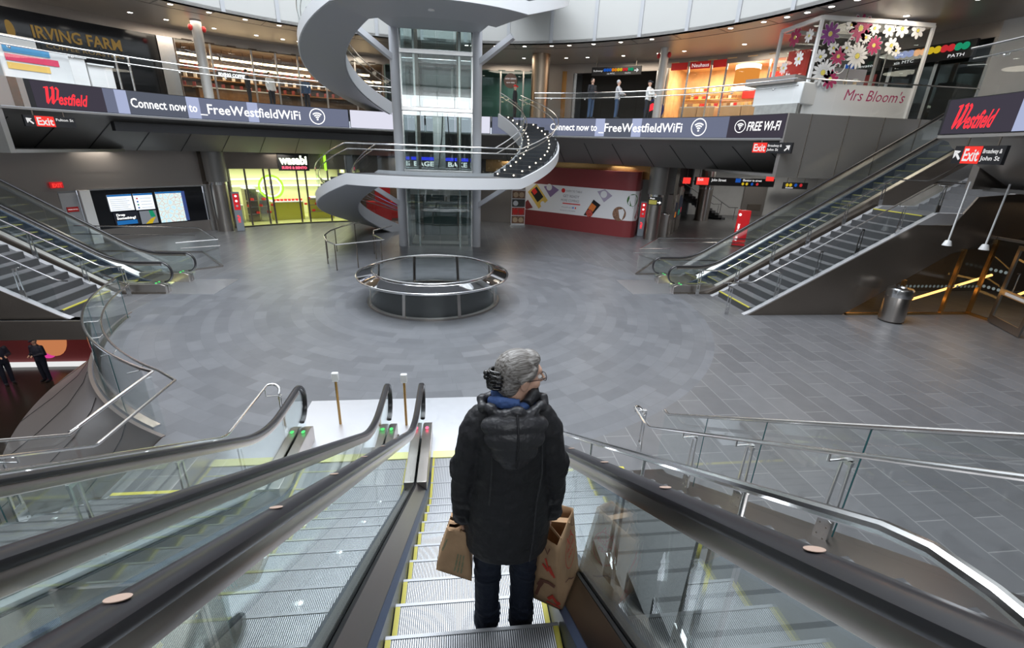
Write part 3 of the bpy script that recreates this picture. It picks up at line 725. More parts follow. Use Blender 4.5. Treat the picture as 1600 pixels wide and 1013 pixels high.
def stairs(label, o, d, l, slope, w0, w1, n, rails, land, back, up2=0, plates=None, ph=0.10):
    """rails: list of (w of rail, w of posts, s list)"""
    F = frame(o, d, l); t = thing('staircase', label, 'staircase', tuple(o))
    run = land / n; rise = run * slope
    for k in range(n):
        g = MB(); g.hexa([F(k * run, w0, 0 if k == 0 else rise * k - 0.03), F((k + 1) * run + 0.02, w0, 0 if k == 0 else rise * k - 0.03), F((k + 1) * run + 0.02, w1, 0 if k == 0 else rise * k - 0.03), F(k * run, w1, 0 if k == 0 else rise * k - 0.03),
                          F(k * run, w0, rise * (k + 1)), F((k + 1) * run + 0.02, w0, rise * (k + 1)), F((k + 1) * run + 0.02, w1, rise * (k + 1)), F(k * run, w1, rise * (k + 1))])
        st = g.build('step', 'stone_riser', t, smooth=False)
        e = MB(); z = rise * (k + 1)
        e.hexa([F(k * run + 0.03, w0, z), F((k + 1) * run, w0, z), F((k + 1) * run, w1, z), F(k * run + 0.03, w1, z), F(k * run + 0.03, w0, z + 0.004), F((k + 1) * run, w0, z + 0.004), F((k + 1) * run, w1, z + 0.004), F(k * run + 0.03, w1, z + 0.004)])
        e.build('tread', 'stone_tread', st, smooth=False)
        if k in (0, n - 1):
            e = MB(); e.hexa([F(k * run - 0.004, w0, z - 0.02), F(k * run + 0.05, w0, z - 0.02), F(k * run + 0.05, w1, z - 0.02), F(k * run - 0.004, w1, z - 0.02), F(k * run - 0.004, w0, z + 0.007), F(k * run + 0.05, w0, z + 0.007), F(k * run + 0.05, w1, z + 0.007), F(k * run - 0.004, w1, z + 0.007)])
            e.build('edge_strip', 'yellow', st, smooth=False)
    zl = slope * land
    g = MB(); g.hexa([F(land, w0, zl - 0.25), F(land + back, w0, zl - 0.25), F(land + back, w1, zl - 0.25), F(land, w1, zl - 0.25), F(land, w0, zl), F(land + back, w0, zl), F(land + back, w1, zl), F(land, w1, zl)])
    g.build('landing', 'stone_tread', t, smooth=False)
    for k in range(up2):
        z = zl + rise * k; s = land + back + run * k
        g = MB(); g.hexa([F(s, w0, z - 0.1), F(s + run + 0.02, w0, z - 0.1), F(s + run + 0.02, w1, z - 0.1), F(s, w1, z - 0.1), F(s, w0, z + rise), F(s + run + 0.02, w0, z + rise), F(s + run + 0.02, w1, z + rise), F(s, w1, z + rise)])
        g.build('step', 'stone_tread', t, smooth=False)
    def hz(s): return max(0, min(s, land)) * slope + (max(0, s - land - back) * slope if up2 else 0)
    ends = land + back + up2 * run
    K = [0, land] + ([land + back, ends] if up2 else [ends])
    # sloping side plates the posts stand on
    for wa, wb in (plates or ((w0 - 0.16, w0), (w1, w1 + 0.16))):
        g = MB(); rings = []
        for s in [-0.28] + K:
            z = hz(s) + ph if s >= 0 else -0.03
            rings.append([F(s, wa, z), F(s, wb, z), F(s, wb, max(z - 0.34, -0.3)), F(s, wa, max(z - 0.34, -0.3))])
        g.loft(rings, True); g.build('side_plate', 'stringer_metal' if plates is None else 'deck_metal', t)
    for (wr, wp, ss, ext, hook, hh, z0o) in rails:
        pts = []
        if hook: pts += [F(-ext - 0.02, wr + (wp - wr) * 0.9, hh - 0.12), F(-ext - 0.09, wr + (wp - wr) * 0.9, hh - 0.06), F(-ext - 0.13, wr + (wp - wr) * 0.5, hh), F(-ext - 0.08, wr, hh + 0.01)]
        else: pts += [F(-ext, wr, hh)]
        pts += [F(0.0, wr, hh)] + [F(s, wr, hh + hz(s)) for s in K[1:]]
        # round the bends a little
        q = [pts[0]]
        for i in range(1, len(pts) - 1):
            a, b, c = pts[i - 1], pts[i], pts[i + 1]; la, lc = (a - b), (c - b); r = min(0.12, la.length * 0.4, lc.length * 0.4)
            q += [b + la.normalized() * r, b + (la.normalized() + lc.normalized()) * r * 0.28, b + lc.normalized() * r]
        q.append(pts[-1])
        g = MB(); g.tube(q, 0.021, 10); g.build('handrail', 'steel_bright', t)
        for s in ss:
            z0 = (hz(s) + z0o) if s > 0 else 0.0
            slot_post(F, s, wp, z0, z0 + 0.80 if s > 0 else 0.84, t); bracket(F, s, wp, wr, z0 + 0.80 if s > 0 else 0.84, hz(s) + hh, t)
    return t, F, hz
def guard_panel(F, w, s0, s1, zb, zt, t, edge=True):
    """one clear pane between s0 and s1, foot and head given as functions of s"""
    n = 6; g = MB()
    for wv in (w - 0.006, w + 0.006):
        vs = [F(s0 + (s1 - s0) * i / n, wv, zt(s0 + (s1 - s0) * i / n)) for i in range(n + 1)] + [F(s0 + (s1 - s0) * i / n, wv, zb(s0 + (s1 - s0) * i / n)) for i in range(n + 1)]
        g.add(vs, [(i, i + 1, n + 2 + i, n + 1 + i) for i in range(n)])
    p = g.build('glass_panel', 'glass_rail', t, smooth=False)
    if edge:
        e = MB(); e.bar(F(s1, w, zb(s1)), F(s1, w, zt(s1)), 0.012, 0.004, up=F(0, 1, 0) - F(0, 0, 0)); e.build('glass_edge', 'glass_edge', p, smooth=False)
    return p
SP = 0.5914
# right of the near escalators
st1, F1, hz1 = stairs('grey stone stairs with steel handrails right of the near escalators', (0, 5.37, 0), (0, -1), (1, 0), SP, 0.98, 2.42, 15,
    [(1.03, 0.92, [0.45, 1.45, 2.45, 3.35, 4.15], 0.5, False, 0.985, -0.02), (2.70, 2.86, [-0.49, 0.93, 1.87, 2.86, 4.22], 0.45, True, 0.87, 0.0)], 4.72, 5.2, 0, ((0.86, 0.98), (2.42, 3.12)), 0.03)
for a, b in ((-0.1, 0.92), (0.94, 1.86), (1.88, 2.85), (2.87, 4.2), (4.22, 5.8)):
    guard_panel(F1, 2.98, a, b, lambda s: max(0.02, hz1(s)), lambda s: hz1(s) + 1.05, st1)
g = MB(); g.tube([F1(-0.12, 2.98, 1.06), F1(0, 2.98, 1.07)] + [F1(s, 2.98, hz1(s) + 1.07) for s in (4.72, 7.5)], 0.022, 10); g.build('cap_rail', 'steel', st1)
# left of the near escalators
st2, F2, hz2 = stairs('grey stone stairs with steel handrails left of the near escalators', (0, 5.30, 0), (0, -1), (-1, 0), SP, 2.82, 4.50, 15,
    [(2.98, 2.78, [-1.30, 0.1, 1.2, 2.3, 3.4], 1.30, True, 0.98, 0.05), (4.50, 4.68, [0.9, 1.9, 2.9, 3.9], 0.1, False, 0.93, 0.05)], 4.72, 5.2)
for a, b in ((0.0, 1.0), (1.02, 2.2), (2.22, 3.6)):
    guard_panel(F2, 4.74, a, b, lambda s: hz2(s) + 0.1, lambda s: hz2(s) + 1.1, st2)
g = MB(); g.tube([F2(-0.15, 4.76, 1.1)] + [F2(0, 4.76, 1.1)] + [F2(s, 4.76, hz2(s) + 1.1) for s in (4.72, 5.8)], 0.022, 10); g.build('cap_rail', 'steel', st2)
# side stairs, right and left
st3, F3, hz3 = stairs('stairs on the right side with steel rails in front of the side escalator', (9.0, 13.55, 0), (1, 0), (0, 1), SP, -0.95, 0.80, 16,
    [(-0.82, -1.02, [-0.75, 0.75, 1.9, 3.05, 4.2, 5.3], 0.95, False, 0.95, 0.08), (0.72, 0.88, [-0.75, 0.6, 1.75, 2.9, 4.05, 5.2], 0.95, False, 0.95, 0.08)], 5.25, 1.35, 5)
st4, F4, hz4 = stairs('stairs on the left side with steel rails beside the side escalator', (-10.35, 13.55, 0), (-1, 0), (0, 1), SP, -0.95, 0.80, 16,
    [(-0.82, -1.02, [0.75, 1.9, 3.05, 4.2, 5.3], 0.25, False, 0.95, 0.08), (0.72, 0.88, [-0.45, 0.6, 1.75, 2.9, 4.05, 5.2], 0.55, False, 0.95, 0.08)], 5.25, 1.35, 5)
for (st, F, hz) in ((st3, F3, hz3), (st4, F4, hz4)):
    for a, b in ((0.0, 0.73), (0.77, 1.88), (1.92, 3.03), (3.07, 4.18), (4.22, 5.28)):
        guard_panel(F, -1.03, a, b, lambda s: hz(s) + 0.12, lambda s: hz(s) + 0.86, st, False)

# ------------------------------------------------------------------ curved guard round the void on the left
VC = (-0.75, 14.1)
vt = thing('curved_guard_rail', 'curved glass guard with double steel rails along the void at left', 'railing', (-7.3, 9.1, 0))
def arc_pts(Rr, a0, a1, z, n=24, c=VC): return [pol(Rr, a0 + (a1 - a0) * i / n, z, c) for i in range(n + 1)]
g = MB(); g.tube([Vector((-4.78, 5.35, 1.1)), Vector((-4.78, 7.0, 1.1))] + arc_pts(8.18, 211.5, 258, 1.1) + [Vector((-9.28, 12.78, 1.1))], 0.024, 10); g.build('cap_rail', 'steel_bright', vt)
g = MB(); g.tube([Vector((-4.50, 5.40, 0.93)), Vector((-4.50, 7.02, 0.93))] + arc_pts(7.92, 212, 258, 0.93) + [Vector((-8.95, 12.75, 0.93))], 0.021, 10); g.build('handrail', 'steel', vt)
na = 6
for i in range(na):
    a0 = 211.5 + (259 - 211.5) * i / na; a1 = 211.5 + (259 - 211.5) * (i + 1) / na - 0.25; g = MB()
    for rr in (8.17, 8.182):
        vs = arc_pts(rr, a0, a1, 1.08, 8) + arc_pts(rr, a0, a1, 0.03, 8); g.add(vs, [(k, k + 1, 10 + k, 9 + k) for k in range(8)])
    p = g.build('glass_panel', 'glass_rail', vt)
    e = MB(); q0 = pol(8.176, a1, 0.03, VC); q1 = pol(8.176, a1, 1.08, VC); e.bar(q0, q1, 0.006, 0.014, up=(1, 0, 0)); e.build('glass_edge', 'glass_edge', p, smooth=False)
    b = MB(); a = (a0 + a1) / 2; b.tube([pol(8.17, a, 0.86, VC), pol(8.0, a, 0.84, VC), pol(7.92, a, 0.91, VC)], 0.011, 8); b.build('rail_bracket', 'steel', vt)
g = MB()
for xx in (-4.786, -4.774): g.add([(xx, 5.4, 0.03), (xx, 6.95, 0.03), (xx, 6.95, 1.08), (xx, 5.4, 1.08)], [(0, 1, 2, 3)])
g.build('glass_panel', 'glass_rail', vt, smooth=False)
g = MB(); arcprof(g, [(8.12, 0.0), (8.24, 0.0), (8.24, 0.04), (8.12, 0.04)], 211.5, 259, 2, VC); g.build('base_channel', 'steel_bright', vt)
# darker apron between rail foot and floor edge is the floor itself

# ------------------------------------------------------------------ mirror ringed oculus
RC = (-0.77, 14.15)
rg = thing('oculus_railing', 'round railing with a wide mirrored rim standing in the middle of the floor', 'railing', (*RC, 0))
def lring(prof, nm, m, n=96): g = MB(); g.lathe((*RC, 0), prof, n); return g.build(nm, m, rg, angle=50)
lring([(1.86, 0.985), (2.30, 0.86), (2.30, 0.845), (1.86, 0.97), (1.86, 0.985)], 'mirror_rim', 'mirror')
g = MB(); g.tube([pol(1.85, a, 1.0, RC) for a in range(0, 360, 5)], 0.032, 8, closed=True); g.build('top_ring', 'steel_bright', rg)
g = MB(); g.tube([pol(2.32, a, 0.85, RC) for a in range(0, 360, 5)], 0.032, 8, closed=True); g.build('outer_ring', 'steel_bright', rg)
lring([(1.93, 0.0), (2.06, 0.0), (2.06, 0.05), (1.93, 0.05), (1.93, 0.0)], 'base_ring', 'steel_warm')
lring([(0.0, 0.012), (1.93, 0.012)], 'dark_hole_disc', 'void_black')  # opaque black disc painted in for the darkness down the open hole
for i in range(8):
    a0, a1 = i * 45 + 23, i * 45 + 67; g = MB()
    for rr in (0.0, 0.01): 
        k = 8; vs = [pol(2.0 + rr, a0 + (a1 - a0) * j / k, 0.05, RC) for j in range(k + 1)] + [pol(1.96 + rr, a0 + (a1 - a0) * j / k, 0.93, RC) for j in range(k + 1)]
        g.add(vs, [(j, j + 1, k + 2 + j, k + 1 + j) for j in range(k)])
    g.build('glass_panel', 'glass_oculus', rg)
    a = i * 45 + 22; S, K = sn(a), cs(a)
    g = MB(); g.bar(pol(2.02, a, 0.03, RC), pol(1.93, a, 0.95, RC), 0.09, 0.03, up=(S, K, 0)); g.build('post', 'steel_warm', rg, smooth=False)

# ------------------------------------------------------------------ glass lift in its two-column tower
EX, EY = -0.87, 22.55
el = thing('glass_lift', 'glass lift tower between two pale columns inside the spiral stair', 'lift', (EX, EY, 0))
for sx in (-1, 1):
    for yy in (0, 2.3):
        g = MB(); g.cyl((EX + sx * 1.76, EY + yy, 0), (EX + sx * 1.76, EY + yy, 18), 0.20, n=28); g.build('column', 'column_paint', el)
    for z in (2.27, 8.27):
        g = MB(); g.bar((EX + sx * 1.8, EY, z - 0.3), (EX + sx * 3.2, EY - 0.6, z + 0.68), 0.34, 0.20); g.build('bracket_arm', 'column_paint', el)
x0, x1 = EX - 1.52, EX + 1.52
for z0, z1, tint in ((0.0, 2.95, 'glass_lift'), (3.5, 6.05, 'glass_lift'), (6.1, 8.25, 'glass_lift'), (8.4, 11.0, 'glass_lift')):
    for j in range(4 if z0 > 1 else 2):
        nn = 4 if z0 > 1 else 2
        a = x0 + (x1 - x0) * j / nn + 0.01; b = x0 + (x1 - x0) * (j + 1) / nn - 0.01
        for yy in (EY, EY + 2.2):
            g = MB()
            g.add([(a, yy, z0), (b, yy, z0), (b, yy, z1), (a, yy, z1)], [(0, 1, 2, 3)]); g.build('glass_panel', tint, el, smooth=False)
for xx in (x0, x1):
    g = MB(); g.add([(xx, EY, 0), (xx, EY + 2.2, 0), (xx, EY + 2.2, 11), (xx, EY, 11)], [(0, 1, 2, 3)]); g.build('glass_panel', 'glass_lift', el, smooth=False)
for z, m in ((8.3, 'steel_bright'), (6.08, 'steel'), (3.45, 'steel'), (2.98, 'steel_bright')):
    for yy in (EY, EY + 2.2):
        g = MB(); g.box(x0 - 0.05, x1 + 0.05, yy - 0.06, yy + 0.06, z - 0.09, z + 0.09); g.build('cross_beam', m, el, bevel=0.02)
for i, xx in enumerate((x0, x0 + 0.55, x1 - 0.55, x1)):
    g = MB(); g.box(xx - 0.04, xx + 0.04, EY + 0.05, EY + 0.13, 0, 11); g.build('guide_rail', 'steel', el)
for xx in (EX - 0.95, EX + 0.95):
    g = MB(); g.box(xx - 0.1, xx + 0.1, EY + 1.0, EY + 1.2, 0, 11); g.build('guide_rail', 'steel_dark', el)
g = MB(); g.box(x0 + 0.15, x1 - 0.15, EY + 0.3, EY + 2.0, 0.05, 0.2); g.box(x0 + 0.15, x1 - 0.15, EY + 0.3, EY + 2.0, 2.4, 2.62); g.build('lift_car', 'steel_warm', el)
g = MB(); g.box(x0 + 0.2, x1 - 0.2, EY + 1.9, EY + 1.95, 0.2, 2.4); g.build('car_wall', 'green_glass_dark', el)
g = MB(); g.box(EX - 0.28, EX + 0.28, EY + 1.35, EY + 1.75, 2.6, 6.6); g.build('piston', 'steel', el)
for q in (-0.1, 0.12):
    g = MB(); g.tube([(EX + 0.3 + q, EY + 0.8, 6.0), (EX + 0.3 + q * 1.5, EY + 0.8, 5.0), (EX + 0.35 + q * 3, EY + 0.8, 4.3), (EX + 0.3 + q * 3.4, EY + 0.8, 3.6)], 0.025, 6); g.build('cable', 'rubber', el)

# ------------------------------------------------------------------ spiral stair round the lift
SC = (-0.87, 23.6); RO, RI = 5.65, 3.95
def spiral(label, z_in, z_mid, z_out, a_in, a_out, nin, nout, ou):
    t = thing('spiral_staircase', label, 'staircase', (*SC, z_in))
    AL = 37.0
    def hz(a):   # nosing height by bearing; 180 = straight towards the viewer
        if a < 180 - AL: return z_mid + (z_out - z_mid) * ((180 - AL) - a) / ((180 - AL) - a_out)
        if a > 180 + AL: return z_mid - (z_mid - z_in) * (a - (180 + AL)) / (a_in - (180 + AL))
        return z_mid
    def P(Rr, a, z): return pol(Rr, a, z, SC)
    A = [a_out + (a_in - a_out) * i / 80 for i in range(81)] + [180 - AL, 180 + AL]; A = sorted(set(A))
    # the white box girder: outer face, inner face, soffit
    def ribbon(R0, R1, h0, h1, nm, m, h0b=None, h1b=None):
        g = MB(); g.loft([[P(R0, a, hz(a) + h0), P(R1, a, hz(a) + (h0 if h0b is None else h0b)), P(R1, a, hz(a) + (h1 if h1b is None else h1b)), P(R0, a, hz(a) + h1)] for a in A], True); return g.build(nm, m, t)
    ribbon(RO - 0.03, RO + 0.05, -0.38, 0.03, 'outer_fascia', 'white_paint')
    ribbon(RI - 0.05, RI + 0.03, -0.50, 0.12, 'inner_fascia', 'column_paint')
    ribbon(RI, RO, -0.54, -0.46, 'soffit', 'grey_paint', -0.40, -0.32)
    # landing
    g = MB(); pr = [(RI - 0.3, -0.18), (RO, -0.18), (RO, 0.0), (RI - 0.3, 0.0)]
    arcprof(g, [(r, z + z_mid) for r, z in pr], 180 - AL, 180 + AL, 3, SC); g.build('landing', 'stone_tread', t)
    g = MB(); g.prism([P(RI - 0.25, a, z_mid - 0.35) for a in (180 - AL, 190 - AL, 180, 170 + AL, 180 + AL)] + [Vector((x0 - 0.3, EY - 0.06, z_mid - 0.35)), Vector((x1 + 0.3, EY - 0.06, z_mid - 0.35))], (0, 0, 0.34)); g.build('landing', 'grey_paint', t)
    # steps with small round lamps at both ends
    for n, b0, b1, lift in ((nout, 180 - AL, a_out, 1), (nin, a_in, 180 + AL, 0)):
        for k in range(n):
            u0, u1 = b0 + (b1 - b0) * k / n, b0 + (b1 - b0) * (k + 1) / n; zz = hz(b0) + (hz(b1) - hz(b0)) * (k + 1) / n
            g = MB(); g.loft([[P(RI + 0.03, a, zz - 0.17), P(RO - 0.03, a, zz - 0.17), P(RO - 0.03, a, zz), P(RI + 0.03, a, zz)] for a in (u0, u1)], True)
            st = g.build('step', 'step_riser', t, smooth=False)
            g = MB(); g.loft([[P(RI + 0.05, a, zz), P(RO - 0.05, a, zz), P(RO - 0.05, a, zz + 0.006), P(RI + 0.05, a, zz + 0.006)] for a in (u0, u0 + (u1 - u0) * 0.16)], True); g.build('nosing', 'steel_dark', st, smooth=False)
            if lift:
                for rr in (RI + 0.30, RO - 0.42):
                    g = MB(); a = u0; q = P(rr, a, zz - 0.04); dr = (P(rr, a - 2, 0) - P(rr, a, 0)).normalized()
                    g.ball(q - dr * 0.02, 0.030, 0.030, 0.030, 10, 6); g.build('step_lamp', 'lamp_dot', st)
    # glass sides and doubled rails
    for Rr, inn in ((RO, -1), (RI, 1)):
        lo_, hi_ = a_out, a_in
        nP = 16 if Rr == RO else 12
        brk = sorted({180 - AL, 180 + AL} | {lo_ + (hi_ - lo_) * i / nP for i in range(nP + 1)})
        for i in range(len(brk) - 1):
            b0, b1 = brk[i] + 0.12, brk[i + 1] - 0.12
            if b1 - b0 < 1: continue
            m_ = 6; aa = [b0 + (b1 - b0) * j / m_ for j in range(m_ + 1)]; g = MB()
            g.add([P(Rr + inn * 0.06, a, hz(a) + 1.08) for a in aa] + [P(Rr + inn * 0.06, a, hz(a) + 0.02) for a in aa], [(j, j + 1, m_ + 2 + j, m_ + 1 + j) for j in range(m_)])
            g.build('glass_panel', 'glass_rail', t)
        g = MB(); g.tube([P(Rr + inn * 0.06, a, hz(a) + 1.12) for a in A], 0.024, 8); g.build('cap_rail', 'steel_bright', t)
        g = MB(); g.tube([P(Rr + inn * 0.18, a, hz(a) + 0.92) for a in A], 0.022, 8); g.build('handrail', 'steel', t)
    g = MB(); q = P(4.7, 180, z_mid - 0.50); g.cyl(q, q + Vector((0, 0, 0.06)), 0.12, n=20); g.build('soffit_lamp', 'white_gloss', t)
    return t
spiral('lower turn of the spiral stair wrapping the glass lift from the floor upward', 0.0, 3.45, 6.15, 330, 50, 20, 17, 1)
spiral('upper turn of the spiral stair curling round the glass lift above the gallery', 6.15, 9.45, 12.3, 333, 50, 20, 17, 1)
# low guard that keeps people from under the flight
lg = thing('low_guard_rail', 'low looped steel guard rail under the left flank of the spiral stair', 'railing', (-4.6, 19.8, 0))
g = MB(); pts = [Vector((-2.95, 18.75, 1)), Vector((-4.55, 17.6, 1)), Vector((-5.05, 18.3, 1)), Vector((-5.45, 19.4, 1)), Vector((-5.5, 20.6, 1)), Vector((-5.25, 21.9, 1)), Vector((-4.7, 23.2, 1))]
g.tube(pts, 0.028, 8); g.build('top_rail', 'steel', lg)
g = MB(); g.tube([Vector((-2.95, 18.75, 1)), Vector((-3.55, 19.8, 1)), Vector((-3.7, 20.8, 1)), Vector((-3.1, 22.2, 1))], 0.028, 8); g.build('top_rail', 'steel', lg)
for x, y in ((-3.1, 18.85), (-3.9, 18.1), (-4.6, 17.65), (-5.2, 18.7), (-5.45, 19.7), (-5.42, 21.1), (-4.9, 22.7), (-3.45, 19.6), (-3.7, 20.6)):
    g = MB(); g.cyl((x, y, 0), (x, y, 1), 0.022, n=8); g.build('post', 'steel_dark', lg)

# ------------------------------------------------------------------ glass pens beside the side escalators
for sx in (1, -1):
    X = (lambda x: x) if sx > 0 else (lambda x: -1.5 - x)
    t = thing('queue_guard', ('glass guard with steel rails beside the right side escalator' if sx > 0 else 'glass guard with steel rails beside the left side escalator'), 'railing', (X(8), 18.5, 0))
    g = MB(); g.tube([(X(8.45), 17.35, 1.05), (X(7.1), 17.25, 1.05), (X(9.0), 19.8, 1.05), (X(18), 19.8, 1.05)] if sx > 0 else [(X(8.45), 17.35, 1.05), (X(7.4), 18.1, 1.05), (X(9.3), 20.6, 1.05), (X(14), 20.6, 1.05)], 0.024, 8); g.build('cap_rail', 'steel_bright', t)
    g = MB(); g.tube([(X(8.2), 17.15, 0.9), (X(6.85), 17.15, 0.92), (X(6.9), 17.2, 0.92)] if sx > 0 else [(X(8.2), 17.15, 0.9), (X(7.1), 17.6, 0.92)], 0.02, 8); g.build('handrail', 'steel', t)
    g = MB(); g.tube([(X(8.9), 19.5, 0.92), (X(18), 19.5, 0.92)], 0.02, 8); g.build('handrail', 'steel', t)
    cor = [((8.45, 17.35), (7.1, 17.25)), ((7.1, 17.25), (9.0, 19.8))] if sx > 0 else [((8.45, 17.35), (7.4, 18.1)), ((7.4, 18.1), (9.3, 20.6))]
    yb = 19.8 if sx > 0 else 20.6
    for k in range(5 if sx > 0 else 3): cor.append(((9.0 + k * 1.8 + (0.3 if sx < 0 else 0), yb), (9.0 + (k + 1) * 1.8 - 0.02 + (0.3 if sx < 0 else 0), yb)))
    for (a, b), (c, d) in cor:
        g = MB(); g.add([(X(a), b, 0.03), (X(c), d, 0.03), (X(c), d, 1.04), (X(a), b, 1.04)], [(0, 1, 2, 3)]); g.build('glass_panel', 'glass_rail', t, smooth=False)
        g = MB(); g.bar((X(a), b, 0.03), (X(c), d, 0.03), 0.06, 0.06); g.build('base_channel', 'steel_warm', t)

# ------------------------------------------------------------------ gallery guards
def gallery(a0, a1, label, posts):
    t = thing('gallery_railing', label, 'railing', tuple(pol(13.8, (a0 + a1) / 2, ZU)))
    c = (CX, CY); n = 40
    g = MB(); g.tube([pol(13.85, a0 + (a1 - a0) * i / n, 7.30) for i in range(n + 1)], 0.024, 8); g.build('cap_rail', 'steel_bright', t)
    g = MB(); g.tube([pol(13.98, a0 + (a1 - a0) * i / n, 7.08) for i in range(n + 1)], 0.020, 8); g.build('handrail', 'steel', t)
    m = int((a1 - a0) / 7); st = (a1 - a0) / m
    for i in range(m):
        b0, b1 = a0 + st * i + 0.1, a0 + st * (i + 1) - 0.1; g = MB(); k = 4
        g.add([pol(13.85, b0 + (b1 - b0) * j / k, 7.28) for j in range(k + 1)] + [pol(13.85, b0 + (b1 - b0) * j / k, ZU) for j in range(k + 1)], [(j, j + 1, k + 2 + j, k + 1 + j) for j in range(k)])
        g.build('glass_panel', 'glass_rail', t)
        g = MB(); q = (b0 + b1) / 2; g.tube([pol(13.86, q, 7.0), pol(13.95, q, 7.0), pol(13.98, q, 7.07)], 0.012, 6); g.ball(pol(13.86, q, 7.0), 0.035, n=8, m=6); g.build('rail_bracket', 'steel', t)
    return t
gallery(-72, -8.5, 'glass gallery railing with twin steel bars above the left lit board', [])
gallery(21, 72, 'glass gallery railing with twin steel bars above the right lit board', [])
gallery(95, 126, 'glass gallery railing above the red lettered board at far right', [])
for a in (-55.6, -53.9):
    pass
for sx in (1, -1):
    t = thing('opening_railing', 'glass railing along the ' + ('right' if sx > 0 else 'left') + ' escalator opening of the gallery', 'railing', (12.2 if sx > 0 else -14.2, 17.3, ZU))
    X0, X1 = (12.15, 22) if sx > 0 else (-14.15, -24)
    g = MB(); g.tube([(X0, 17.25, 7.30), (X1, 17.25, 7.30)], 0.024, 8); g.build('cap_rail', 'steel_bright', t)
    for k in range(6):
        a = X0 + (X1 - X0) * k / 6; b = X0 + (X1 - X0) * (k + 1) / 6 - 0.02 * sx
        g = MB(); g.add([(a, 17.25, ZU), (b, 17.25, ZU), (b, 17.25, 7.28), (a, 17.25, 7.28)], [(0, 1, 2, 3)]); g.build('glass_panel', 'glass_rail', t, smooth=False)

# ------------------------------------------------------------------ columns
def lower_column(a, lab, R0=17.2):
    p = pol(R0, a, 0); t = thing('steel_column', lab, 'column', tuple(p))
    MB().cyl(p, p + Vector((0, 0, 2.35)), 0.40, n=36).build('shaft', 'steel_warm', t)
    MB().cyl(p + Vector((0, 0, 2.35)), p + Vector((0, 0, 2.5)), 0.41, n=36).build('collar', 'steel_bright', t)
    MB().cyl(p + Vector((0, 0, 2.5)), p + Vector((0, 0, 3.95)), 0.47, 0.50, n=36).build('head_casing', 'soffit_metal', t)
    return t
lower_column(-40.8, 'brushed steel column between the subway map screens and the green lit shop')
lower_column(44.2, 'brushed steel column with a small yellow sign beside the maroon hoarding')
p = Vector((18.4, 33.6, 0)); t = thing('steel_column', 'brushed steel column deep in the passage behind the turnstile cabinets', 'column', tuple(p))
MB().cyl(p, p + Vector((0, 0, 3.95)), 0.50, n=32).build('shaft', 'steel_warm', t)
MB().cyl(p + Vector((0, 0, 2.3)), p + Vector((0, 0, 2.42)), 0.51, n=32).build('collar', 'steel_bright', t)
def up_column(a, lab, r, m, rings=True):
    p = pol(16.5, a, ZU); t = thing('gallery_column', lab, 'column', tuple(p))
    MB().cyl(p, p + Vector((0, 0, ZC - ZU)), r, n=28).build('shaft', m, t)
    if rings:
        for s in (-1, 1):
            q = pol(16.5 - r * 0.3, a + s * math.degrees((r + 0.06) / 16.5), ZC - 0.32); MB().ball(q, 0.09, 0.09, 0.13, 12, 8).build('alarm_horn', 'red_paint', t)
up_column(-40.4, 'pale round column on the left gallery in front of the cafe lamps', 0.21, 'column_pale')
up_column(43.1, 'pale round column on the gallery beside the red chocolate shop', 0.21, 'column_pale')
up_column(20.0, 'thick bronze coloured column on the gallery right of the spiral stair', 0.50, 'bronze_col', False)
# ------------------------------------------------------------------ lit message boards on the gallery edge
def board(a0, a1, label, cells):
    t = thing('message_board', label, 'led board', tuple(pol(13.8, (a0 + a1) / 2, 5.3)))
    g = MB(); g.arcband(13.80, 13.855, 5.30, 6.15, a0, a1, step=1.5); g.build('case', 'black', t)
    for (b0, b1, m) in cells:
        g = MB(); n = max(2, int((b1 - b0) / 1.5)); aa = [b0 + (b1 - b0) * i / n for i in range(n + 1)]
        g.add([pol(13.795, a, 5.32) for a in aa] + [pol(13.795, a, 6.13) for a in aa], [(i, i + 1, n + 2 + i, n + 1 + i) for i in range(n)]); g.build('screen', m, t)
    return t
emis('led_dark', (0.045, 0.04, 0.055), 1.0); emis('led_slate', (0.085, 0.095, 0.125), 1.0); emis('led_blue_grey', (0.13, 0.145, 0.21), 1.0)
emis('led_pale', (0.34, 0.38, 0.55), 1.0); emis('led_lilac', (0.62, 0.62, 0.72), 1.0)
def messages(t, th0, th_first, th_free, th_free1, th_ring, k):
    f = arcfn(13.775, th0, 5.60)
    arc = 13.775 * R(1)
    def fit(body, a0, a1, z, size, bold):
        vs, fs = letters(body, size, bold=bold); xs = [p.x for p in vs]; kx = (a1 - a0) * arc / (max(xs) - min(xs)); x_ = min(xs)
        fn = arcfn(13.775, a0, z)
        MB().add([fn((p.x - x_) * kx, p.y, 0) for p in vs], fs).build('lettering', 'led_white', t, smooth=False)
    fit('Connect now to', th0, th_first, 5.57, 0.46, 0.006)
    fit('_FreeWestfieldWiFi', th_free, th_free1, 5.54, 0.54, 0.006)
    g = MB(); wifi_ring(g, arcfn(13.775, th_ring, 5.735), 0, 0, 0.36); g.build('wifi_emblem', 'led_white', t, smooth=False)
bl = board(-68.2, -18.8, 'long curved led board on the left gallery edge showing the wifi message in white', [(-67.6, -59.0, 'led_dark'), (-59.0, -57.5, 'led_blue_grey'), (-57.5, -55.9, 'led_pale'), (-55.9, -47.4, 'led_slate'), (-47.4, -45.4, 'led_pale'), (-45.4, -37.6, 'led_blue_grey'), (-37.6, -35.8, 'led_pale'), (-35.8, -18.9, 'led_blue_grey')])
messages(bl, -55.6, -45.9, -45.5, -28.2, -25.0, 1)
vs, fs = westfield_shape(0.52); fn = arcfn(13.775, -66.6, 5.46)
MB().add([fn(p.x * 1.02, p.y, 0) for p in vs], fs).build('red_wordmark', 'led_red', bl, smooth=False)
